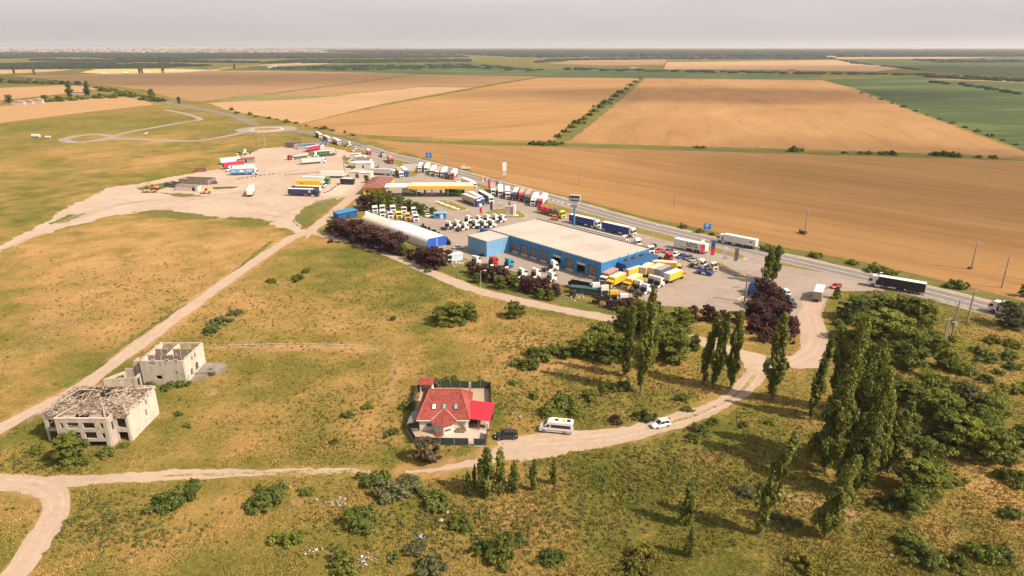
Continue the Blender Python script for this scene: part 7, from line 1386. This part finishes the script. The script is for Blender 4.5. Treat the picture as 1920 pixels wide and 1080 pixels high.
for i, (k, u, v, s, w, lb) in enumerate([
 ('locust', 1105, 668, 6.5, 1.0, 'spreading locust tree at the left of the middle grove'), ('locust', 1128, 650, 7, 1.0, 'locust tree behind the left one of the middle grove'), ('locust', 1150, 675, 7, 1.0, 'locust tree between two tall poplars'), ('locust', 1255, 672, 8.5, 1.05, 'broad locust tree right of the tallest poplar'), ('locust', 1240, 640, 8, .9, 'locust tree behind the broad one'), ('locust', 1275, 628, 8, .85, 'bright locust tree beside the yellow trucks'), ('locust', 1200, 620, 9, .9, 'locust tree behind the poplar tops'), ('locust', 1165, 612, 6, .7, 'locust tree at the end of the hedge track'), ('locust', 1225, 605, 7, .6, 'locust tree hiding the parked tractor units'), ('locust', 1300, 655, 4, .8, 'low locust tree near the gravel road'),
 ('dense', 1600, 600, 7, 1.3, 'dark tree beside the gravel exit'), ('locust', 1640, 590, 7, 1.25, 'broad green tree in front of the black trailer'), ('dense', 1690, 600, 7.5, 1.2, 'dark broad tree beside the highway'), ('locust', 1720, 610, 8, 1.1, 'green tree left of the braced poles'), ('locust', 1660, 650, 10, 1.2, 'tall yellowish green tree above the grove'), ('dense', 1700, 690, 10, 1.0, 'dusty green tree right of the tall one'), ('locust', 1735, 740, 6, 1.0, 'feathery tree in the middle of the right bank'), ('locust', 1700, 760, 6, 1.1, 'feathery tree left of its twin on the right bank'), ('silver', 1800, 770, 7, .75, 'pale topped tree on the right bank'), ('locust', 1850, 790, 6.5, 1.0, 'green tree right of the pale topped one'), ('locust', 1810, 850, 7.5, 1.05, 'broad locust on the lower right bank'), ('locust', 1860, 860, 7, 1.15, 'broad locust nearest the right edge'), ('locust', 1770, 830, 7, 1.0, 'dry-tipped locust in the lower grove'), ('locust', 1760, 790, 7, 1.1, 'green tree filling the bank below the feathery pair'), ('locust', 1830, 815, 6.5, 1.0, 'green tree between pale topped and broad locust'), ('dense', 1690, 830, 7, 1.0, 'dark tree behind the leaning poplar'), ('locust', 1745, 660, 6, 1.1, 'bright tree left of the short braced pole'), ('locust', 1620, 640, 8, 1.1, 'yellowish tree over the gravel exit'), ('dense', 1735, 880, 6.5, .9, 'dark tree behind the rounded tree'), ('locust', 1725, 930, 6.8, 1.1, 'rounded bright green tree below the grove'), ('locust', 1700, 955, 4.6, 1.0, 'low bright tree at the foot of the rounded one'), ('dense', 1915, 840, 5, .9, 'dark tree cut by the right edge'), ('locust', 1770, 690, 5, .8, 'light tree under the braced poles'), ('dense', 1780, 650, 3.2, .7, 'dark shrub tree at the poles'), ('silver', 1897, 612, 7.2, 1.0, 'silvery willow at the right edge by the highway'), ('dense', 1918, 556, 4, .8, 'dark tree at the edge of the wheat'), ('dense', 1568, 560, 4, .6, 'narrow dark tree beside the red car'),
 ('locust', 850, 606, 6.2, 1.15, 'round green tree on the centre meadow'), ('locust', 876, 600, 5.4, 1.1, 'right half of the round meadow thicket'), ('locust', 828, 602, 4.6, .9, 'left lobe of the round meadow thicket'), ('locust', 963, 594, 4.8, .95, 'small round tree by the lamp post'), ('locust', 137, 868, 6.4, .82, 'bushy tree before the near ruin'), ('dry', 800, 866, 5.2, 1.1, 'dark withered tree at the corner of the house fence'), ('dense', 624, 438, 6, 1.1, 'green tree at the corner of the plum hedge'),
 ('locust', 702, 388, 8, 1.1, 'green tree in front of the yellow shop'), ('locust', 727, 381, 6.5, 1.0, 'green tree left of the white canopy'), ('dense', 747, 387, 5.5, 1.1, 'green tree beside the shop lawn'), ('plum', 688, 392, 7, 1.25, 'dark plum tree between blue shed and shop'), ('dense', 768, 393, 5, 1.15, 'dark green tree above the white tractor units'), ('dense', 790, 401, 4.8, 1.2, 'dark green tree near the blue kiosk'), ('dense', 811, 405, 4.2, 1.1, 'low tree beside the small blue kiosk'), ('locust', 712, 392, 6.5, 1.0, 'green tree behind the leftmost white tractor'), ('dense', 735, 393, 4.5, 1.1, 'green tree behind the tractor units, middle'), ('dense', 779, 396, 4.5, 1.1, 'green tree behind the tractor units, right'), ('dense', 688, 343, 4.5, .6, 'small tree at the shop roof'), ('dense', 655, 275, 4, .5, 'small tree before the pale blue roof') if False else ('dense', 563, 276, 4, .5, 'small tree before the pale blue roof'),
 ('poplar', 131, 183, 24, 2.0, 'tall dark tree on the far left, left of two'), ('poplar', 164, 182, 24, 2.0, 'tall dark tree on the far left, right of two'), ('dense', 285, 183, 13, .8, 'rounded tree beside the far highway'), ('dense', 18, 193, 11, 1.1, 'dark tree by the pale farm buildings'), ('dense', 85, 190, 9, 1.3, 'broad dark tree right of the farm buildings'), ('dense', 336, 194, 9, .6, 'small far tree along the highway'), ('dense', 108, 190, 8, 1.2, 'second broad dark tree right of the farm buildings')]):
    plant(k, u, v, s * (1.0), lb, 'plum trees' if k == 'plum' else 'broadleaf trees', w * 1.06)
# plum hedge
for i in range(15):
    u = 640 + i * 13.0; v = 441 + i * 4.35 + (0, 2, -2)[i % 3]
    if 9 <= i <= 11: plant('dense' if i != 10 else 'plum', u, v, 4.4, f"{'green' if i != 10 else 'thin plum'} tree in the gap of the plum hedge, {ORD[i - 9]} from the left", 'trees of the plum hedge', .75)
    else: plant('plum', u, v, (7.0 if i < 9 else 6.2) + (i % 3) * .5, f"dark plum tree in the hedge before the fabric hall, {ORD[i if i < 9 else i - 3]} from the left", 'trees of the plum hedge', 1.15)
for i, (u, v, k, s) in enumerate([(885, 513, 'plum', 4.2), (903, 521, 'plum', 5), (925, 527, 'plum', 5.4), (945, 533, 'plum', 5.2), (940, 541, 'dense', 4.4), (962, 538, 'dense', 4), (985, 546, 'plum', 5), (1002, 548, 'plum', 5.4), (1022, 551, 'plum', 5.2), (1042, 556, 'plum', 4), (1012, 560, 'dense', 3.4), (1033, 563, 'dense', 3.2), (1120, 570, 'plum', 2.6), (1143, 577, 'plum', 2.8), (1163, 582, 'plum', 3.2), (1180, 580, 'plum', 3.6), (1205, 592, 'plum', 3.4), (895, 530, 'dense', 3.4), (1075, 556, 'dry', 2.6), (1190, 570, 'dry', 3)]):
    plant(k, u, v, s, f"{ {'plum': 'dark plum', 'dense': 'green', 'dry': 'brown'}[k]} tree between hedge track and workshop yard, {ORD[i]} from the left", 'trees along the workshop yard', 1.0)
for i, (u, v, s) in enumerate([(1425, 553, 5.5), (1440, 562, 6), (1455, 572, 5.5), (1418, 575, 5), (1405, 592, 4.6), (1425, 600, 5.5), (1450, 596, 6), (1468, 606, 5.5), (1440, 622, 5.5), (1415, 622, 5), (1462, 632, 5), (1482, 622, 4.6), (1478, 640, 4.2), (1436, 640, 4), (1325, 600, 4.6), (1352, 606, 4), (1298, 600, 4.2), (1384, 604, 3.6)]):
    plant('plum', u, v, s, f"dark plum tree of the exit grove, {ORD[i]} counted from the highway side", 'plum trees at the exit', .95)
# bushes on the meadows
BU = [('darkbush', 335, 940, 2.6, 'bush right of the bend'), ('darkbush', 312, 952, 2.2, 'green bush just below the largest bush at the bend'), ('darkbush', 362, 912, 1.4, 'small bush touching the lower dirt track'), ('bush', 300, 945, 1.5, 'low bush at the left of the road-bend thicket'), ('darkbush', 497, 940, 2.6, 'spreading bush left of the stone heap'), ('darkbush', 525, 922, 1.8, 'bush behind the spreading one'), ('darkbush', 480, 955, 1.6, 'bush under the spreading one'), ('darkbush', 574, 925, 1.2, 'small bush left of the stone heap'), ('bush', 540, 1018, 2.0, 'isolated bright bush low on the left meadow'), ('darkbush', 668, 985, 2.6, 'bush below the stone heap'), ('darkbush', 682, 965, 1.8, 'bush touching the top of the one below the stones'),
 ('sagebush', 740, 925, 3.2, 'wide grey-green bush right of the stone heap'), ('sagebush', 770, 915, 2.6, 'grey-green bush joined to the wide one on its right'), ('darkbush', 700, 905, 2.4, 'dark low bush beside the wide one'), ('darkbush', 820, 950, 2.3, 'rounded dark bush above the pale boulders'), ('darkbush', 868, 988, 1.8, 'compact dark bush right of the pale boulders'), ('bush', 940, 1040, 2.6, 'broad bush at the bottom'), ('darkbush', 905, 1035, 1.8, 'bush left of the broad one'), ('darkbush', 965, 1018, 1.6, 'bush right of the broad one'), ('darkbush', 1025, 1052, 1.6, 'low bush at the bottom, left of a pair'), ('darkbush', 1045, 1050, 1.2, 'low bush at the bottom, right of a pair'), ('sagebush', 810, 1075, 2.6, 'grey-green bush cut by the bottom edge'), ('bush', 640, 1060, 2.2, 'bush with white rubbish at its foot'), ('sagebush', 780, 1030, 1.8, 'low grey-green bush below the small litter pile'), ('darkbush', 740, 1050, .9, 'tiny dark bush beside the bottom rubbish'),
 ('bush', 560, 525, 2.2, 'pointed bush on the centre meadow'), ('bush', 573, 510, 1.6, 'bush behind the pointed one'), ('bush', 510, 530, 1.5, 'bush left of the pale slabs'), ('plumbush', 621, 455, 1.2, 'brown bush at the track junction'), ('darkbush', 634, 455, .9, 'small bush at the junction, left'), ('darkbush', 658, 457, 1.0, 'small bush at the junction, right'), ('sagebush', 802, 510, 1.4, 'upright pale bush by the hedge track'), ('darkbush', 737, 600, .9, 'small bush on the open meadow'), ('darkbush', 395, 622, 2.2, 'bush beyond the far ruin'), ('sagebush', 415, 605, 2.4, 'grey bush just above the bush beyond the far ruin'), ('sagebush', 440, 590, 2.0, 'outermost grey bush beyond the far ruin'),
 ('sagebush', 393, 700, 1.5, 'grey-leaved bush on the ruin terrace'), ('bush', 283, 725, 1.2, 'bush at the foot of the far ruin, left'), ('darkbush', 318, 727, 1.5, 'bush at the foot of the far ruin, middle'), ('darkbush', 345, 722, 1.5, 'bush at the foot of the far ruin, right'), ('darkbush', 200, 852, 1.6, 'bush beside the bushy tree'), ('darkbush', 233, 838, .9, 'bush at the near ruin corner'), ('bush', 70, 848, 1.4, 'pale bush left of the near ruin'), ('bush', 352, 800, .9, 'small bush in the grass below the far ruin'), ('darkbush', 333, 778, .8, 'tiny bush below the far ruin'), ('darkbush', 650, 782, 1.2, 'low bush on the meadow left of the house'), ('darkbush', 690, 765, 1.1, 'low bush nearer the house'), ('darkbush', 628, 830, .9, 'tiny bush in the yellow grass'),
 ('darkbush', 760, 765, 1.3, 'bush against the house fence, left'), ('bush', 735, 815, 1.3, 'bright bush by the fence corner'), ('darkbush', 820, 722, 1.8, 'bush behind the house, left'), ('darkbush', 845, 718, 1.8, 'bush behind the house, middle'), ('darkbush', 905, 722, 1.4, 'bush behind the house, right'), ('bush', 985, 690, 2.6, 'bush of the red bank, left'), ('bush', 1010, 672, 2.8, 'bush of the red bank, second'), ('bush', 1045, 665, 2.8, 'bush of the red bank, third'), ('darkbush', 1075, 665, 2.4, 'bush of the red bank, right'), ('bush', 1030, 775, 2.0, 'bush above the minibus, left'), ('darkbush', 1055, 755, 2.4, 'bush above the minibus, middle'), ('bush', 1045, 770, 1.8, 'bush close behind the minibus'), ('bush', 1080, 775, 1.8, 'bush above the minibus, right'), ('bush', 1110, 745, 2.0, 'rounded bush below the young poplar'), ('darkbush', 1140, 735, 1.8, 'bush right of the rounded one'), ('darkbush', 1170, 730, 1.8, 'bush below the tall poplars'), ('plumbush', 1155, 792, 1.3, 'brownish bush above the dirt track'), ('darkbush', 1205, 785, 1.9, 'bush beside the white hatchback'), ('darkbush', 1278, 750, 1.4, 'bush on the slope above the dirt track curve'), ('darkbush', 1290, 770, 1.1, 'bush close to the outer edge of the track curve'), ('bush', 1000, 745, 1.3, 'small bush left of the clump'), ('darkbush', 960, 720, 1.0, 'small bush on the slope behind the house fence'),
 ('darkbush', 1312, 812, 1.8, 'bush below the dirt track'), ('darkbush', 1335, 795, 1.2, 'small bush at the lower edge of the curved track'), ('bush', 1300, 825, 1.3, 'low bush just under the bush below the dirt track'), ('sagebush', 1395, 925, 1.8, 'pale bush in the poplar shade'), ('sagebush', 1480, 985, 1.8, 'pale bush on the bare earth'), ('sagebush', 1450, 970, 1.4, 'paler bush left of the bare earth'), ('yellowbush', 1205, 1050, 2.4, 'yellow flowering bush at the bottom'), ('yellowbush', 1190, 1070, 2.0, 'yellow flowering bush cut by the edge'), ('yellowbush', 1515, 1065, 2.2, 'pale bush at the bottom edge'), ('darkbush', 1705, 1020, 2.2, 'dark bush on the lower right'), ('darkbush', 1720, 1050, 2.6, 'larger dark bush on the lower right'), ('darkbush', 1838, 1045, 2.2, 'dark bush near the bottom right'), ('darkbush', 1880, 1040, 1.6, 'dark bush right of the one near the bottom right'), ('bush', 1800, 1062, 1.6, 'pale green bush near the bottom right'), ('darkbush', 1895, 970, 1.6, 'bush near the flat boulder'),
 ('darkbush', 1850, 675, 2.4, 'dark bush on the sunny bank'), ('darkbush', 1830, 660, 1.6, 'small dark bush on the sunny bank'), ('darkbush', 1890, 670, 2.0, 'dark bush farther right on the bank'), ('darkbush', 1900, 690, 1.8, 'dark bush lower right on the bank'), ('darkbush', 1845, 715, 1.6, 'dark bush below the sunny patch'), ('darkbush', 1870, 700, 1.2, 'small bush below the sunny patch'), ('bush', 1580, 640, 1.8, 'bright bush at the gravel edge, lower'), ('bush', 1575, 612, 1.8, 'bright bush at the gravel edge, upper'), ('bush', 1590, 665, 2.0, 'bright bush at the grove corner'), ('darkbush', 1540, 735, 1.0, 'small bush between poplars'), ('bush', 1440, 795, 1.0, 'small bush in the grass under the lone poplar'), ('darkbush', 1395, 800, 1.0, 'tiny bush below the dirt track'),
 ('bush', 1905, 735, 2.6, 'bright bush at the right edge below the willow'), ('bush', 1870, 745, 2.2, 'bright bush left of the right-edge bush'), ('darkbush', 1800, 700, 2.4, 'dark bush under the feathery trees of the bank'), ('bush', 1775, 725, 2.4, 'bright bush in the bank undergrowth'), ('bush', 1680, 720, 2.4, 'bright bush behind the leaning poplar of the grove'), ('bush', 1900, 905, 2.4, 'bright bush below the dark right-edge tree'), ('bush', 1780, 905, 2.0, 'bright bush at the foot of the broad locusts'), ('darkbush', 1650, 950, 1.8, 'dark bush between low bright tree and bent poplars'), ('yellowbush', 1860, 640, 2.2, 'yellow flowering patch on the sunny bank'), ('yellowbush', 1895, 648, 2.0, 'yellow flowering patch nearest the right edge'),
 ('darkbush', 1440, 470, 2.4, 'verge bush behind the highway lorry, left'), ('darkbush', 1455, 473, 2.2, 'verge bush behind the highway lorry, right'), ('darkbush', 1528, 481, 2.2, 'verge bush, fourth along the highway'), ('darkbush', 1600, 496, 1.8, 'verge bush, fifth along the highway'), ('darkbush', 1640, 508, 2.8, 'verge bush, sixth along the highway'), ('darkbush', 1668, 514, 2.4, 'verge bush, seventh along the highway'), ('darkbush', 1797, 540, 2.8, 'verge bush before the leaning pole'), ('darkbush', 1280, 427, 1.9, 'upright verge bush left of the blue sign'), ('darkbush', 1310, 436, 1.8, 'verge bush beside the blue sign'), ('darkbush', 1335, 441, 1.2, 'small verge bush behind the highway lorry'), ('darkbush', 1503, 438, 1.6, 'bush at the foot of the pole in the wheat'), ('darkbush', 1202, 435, 1.5, 'bush on the lawn by the flat roof') if False else ('darkbush', 1096, 436, 1.5, 'bush on the lawn behind the flat roof'), ('darkbush', 1820, 504, .8, 'weeds at the foot of the leaning pole')]
for k, u, v, s, lb in BU:
    d_ = '' if 'bush' in lb or 'weed' in lb else ' bush'
    side = 'left' if u < 700 else 'middle' if u < 1300 else 'right'
    zone = 'top' if v < 560 else 'middle' if v < 850 else 'bottom'
    plant(k, u, v, s, lb if len(lb.split()) > 4 else f"{lb}{d_} on the {zone} {side} of the meadow", 'bushes on the meadows')
# scrub and shrubs along ditches and far hedges
FB = [((1000 + i * 10.5, 271 - .0 + (i % 3)), 3.4) for i in range(5)] + [((1052, 271), 2.2), ((1306, 278), 2.4), ((1318, 278.5), 2.0), ((1490, 284), 4.6), ((1583, 288), 1.8), ((1615, 289), 2.4), ((1628, 289), 2.6), ((1655, 290), 3.0), ((1670, 290.5), 3.2), ((1752, 292), 3.6), ((1768, 292.5), 3.6), ((1790, 294), 4.2), ((1834, 296), 2.0), ((1863, 297), 2.8)]
for i, (uv, s) in enumerate(FB): plant('farbush', *uv, s, f"field-edge shrub between the two wheat fields, {ORD[i] if i < 20 else 'twenty-' + ORD[i - 20]} from the left", 'shrubs along the field ditch')
rv_ = random.Random(4)
for i in range(16):
    s_ = i / 15; u = 1048 + (1200 - 1048) * s_ ** .9; v = 258 + (148 - 258) * s_ ** .9
    plant('farbush', u + rv_.uniform(-2, 2), v, rv_.uniform(3.2, 6.0) * (1 + .2 * s_), f"hedge shrub on the strip dividing the wheat, {ORD[i]} from the near end", 'shrubs of the dividing hedge')
for i in range(18):
    s_ = i / 17; plant('farbush', 188 + 110 * s_ + rv_.uniform(-6, 6), 168 + 24 * s_ + rv_.uniform(-4, 2), rv_.uniform(4, 7), f"roadside shrub along the far highway, {ORD[i]} from the left", 'shrubs along the far highway')
for i in range(18):
    s_ = i / 17; plant('farbush', 95 + 150 * s_ + rv_.uniform(-4, 4), 189.5 - 9 * s_ + rv_.uniform(-1, 2), rv_.uniform(4.5, 7), f"hedge shrub above the orange field, {ORD[i]} from the left", 'shrubs above the orange field')
for i in range(12): plant('farbush', 4 + i * 12.5 + rv_.uniform(-3, 3), 155 + i * .35, rv_.uniform(6, 9), f"far left hedge shrub below the brown field, {ORD[i]} from the left", 'far left hedge')
for i in range(14):
    s_ = i / 13; plant('farbush', 1615 + 290 * s_ ** 1.1, 175 + 97 * s_ ** 1.1, rv_.uniform(1.8, 3.2), f"low shrub on the border of wheat and green crop, {ORD[i]} from the far end", 'shrubs on the crop border')
for i in range(14):
    s_ = i / 13; plant('farbush', 430 + 230 * s_ + rv_.uniform(-5, 5), 209 + 45 * s_ + rv_.uniform(-2, 1), rv_.uniform(1.6, 3.6), f"verge shrub past the roundabout, {ORD[i]} from the far end", 'verge shrubs past the roundabout')
for i, (u, v) in enumerate([(262, 138), (267, 138), (306, 137), (27, 139), (65, 140), (440, 130)]): plant('young_poplar', u, v, 18, f"slim dark far tree, {['left of a touching pair among the far lorries', 'right of a touching pair among the far lorries', 'alone right of the far lorries', 'farthest left', 'second from the left edge', 'beside the green roofed far hall'][i]}", 'far roadside trees', 1.1)
# ------------------------------------------------------------------ the ground sheet itself, weeds and grass
build_ground()
def grass(n, seed):
    r = np.random.default_rng(seed)
    xy = []; tot = 0
    while tot < n:
        u = r.uniform(-20, 1940, n); v = r.uniform(430, 1095, n)
        a = (u - 960) / FPX; b = (v - 540) / FPX; d = CAM_H / (sP + b * cP); p = np.stack([a * d, d * (cP - b * sP)], 1)
        ok = np.ones(n, bool)
        for poly in EXC_POLYS:
            if len(poly) > 60: continue
            ok &= ~inside(p, poly)
        for pts, hw_ in EXC_LINES:
            q = np.array(pts); k = ok & (p[:, 0] > q[:, 0].min() - 8) & (p[:, 0] < q[:, 0].max() + 8) & (p[:, 1] > q[:, 1].min() - 8) & (p[:, 1] < q[:, 1].max() + 8); idx = np.where(k)[0]
            if len(idx): ok[idx[line_dist(p[idx], pts) < hw_ * .92]] = False
        for bx in ((-93.3, -76.1, 116.7, 130.4), (-94, -70, 140, 154.5)): ok &= ~((p[:, 0] > bx[0]) & (p[:, 0] < bx[1]) & (p[:, 1] > bx[2]) & (p[:, 1] < bx[3]))
        xy.append(p[ok]); tot += ok.sum()
    xy = np.concatenate(xy)[:n]; cov = cover_at(xy)
    keep = r.random(n) > cov[:, 2] * 1.1; xy = xy[keep]; cov = cov[keep]; n = len(xy)
    # clumpy height field from a few random waves
    f = sum(np.sin(xy[:, 0] * kx + xy[:, 1] * ky + ph) for kx, ky, ph in [(r.normal() * .35, r.normal() * .35, r.uniform(0, 6)) for _ in range(8)]) / 3
    hgt = np.clip(.21 + .10 * f, .07, .5) * (.6 + .8 * r.random(n)) * (1 + .5 * (r.random(n) > .97))
    B = 4; vs = np.zeros((n, B, 3, 3)); ang = r.uniform(0, 6.28, (n, B)); w = (.05 + .07 * r.random((n, B))) * (1 + hgt[:, None]); ln = r.uniform(.15, .55, (n, B)) * hgt[:, None]; da = r.uniform(0, 6.28, (n, B)); off = r.normal(size=(n, B, 2)) * .14
    c0 = xy[:, None, :] + off; dx, dy = np.cos(ang) * w, np.sin(ang) * w
    vs[..., 0, 0] = c0[..., 0] - dx; vs[..., 0, 1] = c0[..., 1] - dy; vs[..., 1, 0] = c0[..., 0] + dx; vs[..., 1, 1] = c0[..., 1] + dy
    vs[..., 2, 0] = c0[..., 0] + np.cos(da) * ln; vs[..., 2, 1] = c0[..., 1] + np.sin(da) * ln; vs[..., 2, 2] = hgt[:, None] * r.uniform(.5, 1.0, (n, B)); vs[..., :2, 2] = .01
    N3 = n * B; me = bpy.data.meshes.new('grass'); me.vertices.add(N3 * 3); me.vertices.foreach_set('co', vs.reshape(-1)); me.loops.add(N3 * 3); me.loops.foreach_set('vertex_index', np.arange(N3 * 3)); me.polygons.add(N3); me.polygons.foreach_set('loop_start', np.arange(N3) * 3); me.polygons.foreach_set('loop_total', np.full(N3, 3)); me.update(calc_edges=True)
    tn = np.clip(cov[:, 0] + .25 * f * .5 + r.normal(size=n) * .11 - cov[:, 1] * .45, 0, 1)
    at = me.attributes.new('tint', 'FLOAT', 'POINT'); at.data.foreach_set('value', np.repeat(tn, B * 3).astype('f'))
    m, t, b = new_mat('grass_blade'); a_ = t.nodes.new('ShaderNodeAttribute'); a_.attribute_name = 'tint'
    col = ramp(t, a_.outputs['Fac'], [(0, (.135, .142, .026)), (.3, (.215, .185, .042)), (.55, (.31, .22, .062)), (.8, (.41, .265, .095)), (1, (.48, .32, .135))])
    t.links.new(col, b.inputs['Base Color']); b.inputs['Roughness'].default_value = .9; b.inputs['Specular IOR Level'].default_value = .1
    me.materials.append(m); ground_like('grass', me, 'stuff', 'rough mixed grass of the meadows')
grass(130000, 5)
def weeds(n, seed, mat, label, zones, name='weeds'):
    r = np.random.default_rng(seed); pts = []
    for (u, v, ru, rv, k) in zones:
        m = int(n * k); uu = r.normal(u, ru * .6, m); vv = np.clip(r.normal(v, rv * .6, m), 432, 1092); a = (uu - 960) / FPX; b = (vv - 540) / FPX; d = CAM_H / (sP + b * cP); pts.append(np.stack([a * d, d * (cP - b * sP)], 1))
    p = np.concatenate(pts); ok = np.ones(len(p), bool)
    for poly in EXC_POLYS: ok &= ~inside(p, poly)
    for ln, hw_ in EXC_LINES: ok &= line_dist(p, ln) > hw_
    for bx in ((-93.5, -75.5, 116.0, 130.8), (-94, -69, 139.5, 155)): ok &= ~((p[:, 0] > bx[0]) & (p[:, 0] < bx[1]) & (p[:, 1] > bx[2]) & (p[:, 1] < bx[3]))
    p = p[ok]; s = r.uniform(.18, .55, len(p)); cl = np.stack([p[:, 0], p[:, 1], s * .6, s, s, s * .8], 1)
    me = leaves(name, cl, 12, .15, seed, mat, .5, .2); ground_like(name, me, 'stuff', label)
Z = [(1120, 740, 200, 60, .2), (200, 985, 130, 50, .12), (900, 980, 300, 60, .25), (1250, 880, 200, 60, .18), (1800, 700, 110, 90, .1), (1550, 900, 260, 110, .2), (450, 600, 220, 90, .12), (760, 560, 200, 60, .1), (80, 870, 90, 25, .05), (1000, 650, 80, 40, .08), (250, 560, 220, 90, .1), (700, 780, 220, 80, .12)]
weeds(1700, 61, LG, 'scattered green weeds in the meadows', Z); weeds(1300, 62, LS, 'pale flowering weeds in the meadows', Z[::-1]); weeds(1500, 63, LY, 'yellowish herbs in the meadows', Z[1:] + Z[:1]); weeds(500, 64, LB, 'dry brown stalks in the meadows', Z)
# ------------------------------------------------------------------ summer haze
hz = MB(); hz.box(-32000, 32000, -1000, 45000, -1.5, 190); m = bpy.data.materials.new('haze'); m.use_nodes = True; t = m.node_tree; t.nodes.clear()
pv = t.nodes.new('ShaderNodeVolumePrincipled'); pv.inputs['Color'].default_value = (.93, .90, .93, 1); pv.inputs['Density'].default_value = .000055; pv.inputs['Anisotropy'].default_value = .2
o_ = t.nodes.new('ShaderNodeOutputMaterial'); t.links.new(pv.outputs[0], o_.inputs['Volume'])
HAZE = ground_like('haze', hz.mesh('haze', m), 'stuff', 'pale summer haze over the plain')

# ------------------------------------------------------------------ fair-weather clouds overhead (out of the frame): their shadows drift over the plain
def cloud_mat():
    m, t, b = new_mat('cloud'); m.cycles.use_transparent_shadow = True if hasattr(m.cycles, 'use_transparent_shadow') else True
    p = objc(t); fl = t.nodes.new('ShaderNodeVectorMath'); fl.operation = 'MULTIPLY'; fl.inputs[1].default_value = (1, 1, 0); t.links.new(p, fl.inputs[0]); g_ = t.nodes.new('ShaderNodeVectorMath'); g_.operation = 'LENGTH'; t.links.new(fl.outputs[0], g_.inputs[0])
    f = mth(t, 'SUBTRACT', 1.0, g_.outputs['Value']); f = mth(t, 'ADD', f, mth(t, 'MULTIPLY', mth(t, 'SUBTRACT', noise(t, p, 2.2, 5, .6), .5), .7))
    a = ramp(t, f, [(.0, 0.0), (.5, .34)])
    tr = t.nodes.new('ShaderNodeBsdfTransparent'); df = t.nodes.new('ShaderNodeBsdfDiffuse'); df.inputs[0].default_value = (.9, .9, .9, 1); mx = t.nodes.new('ShaderNodeMixShader')
    t.links.new(a, mx.inputs[0]); t.links.new(tr.outputs[0], mx.inputs[1]); t.links.new(df.outputs[0], mx.inputs[2]); t.links.new(mx.outputs[0], t.nodes['Material Output'].inputs[0]); return m
CM = cloud_mat()
def cloud(gx, gy, rx, ry, label, alt=800.0, rz=0.0):
    bm = bmesh.new(); bmesh.ops.create_icosphere(bm, subdivisions=4, radius=1.0)
    for v in bm.verts: v.co *= 1 + .08 * math.sin(v.co.x * 7 + gx) * math.cos(v.co.y * 6 + gy)
    me = bpy.data.meshes.new('cloud'); bm.to_mesh(me); bm.free(); me.materials.append(CM)
    k = alt / math.tan(SUN_EL); o = ground_like('cloud', me, 'stuff', label); o.location = (gx - SUN_DIR.x * k, gy - SUN_DIR.y * k, alt); o.scale = (rx, ry, 38); o.rotation_euler = (0, 0, rz)
cloud(270, 400, 210, 215, 'thin cloud overhead shading the right of the plain')
cloud(330, 1150, 520, 230, 'thin cloud over the far wheat')
cloud(-700, 1750, 900, 420, 'thin cloud over the far left fields')
cloud(1500, 2300, 1300, 700, 'thin cloud over the far green fields')
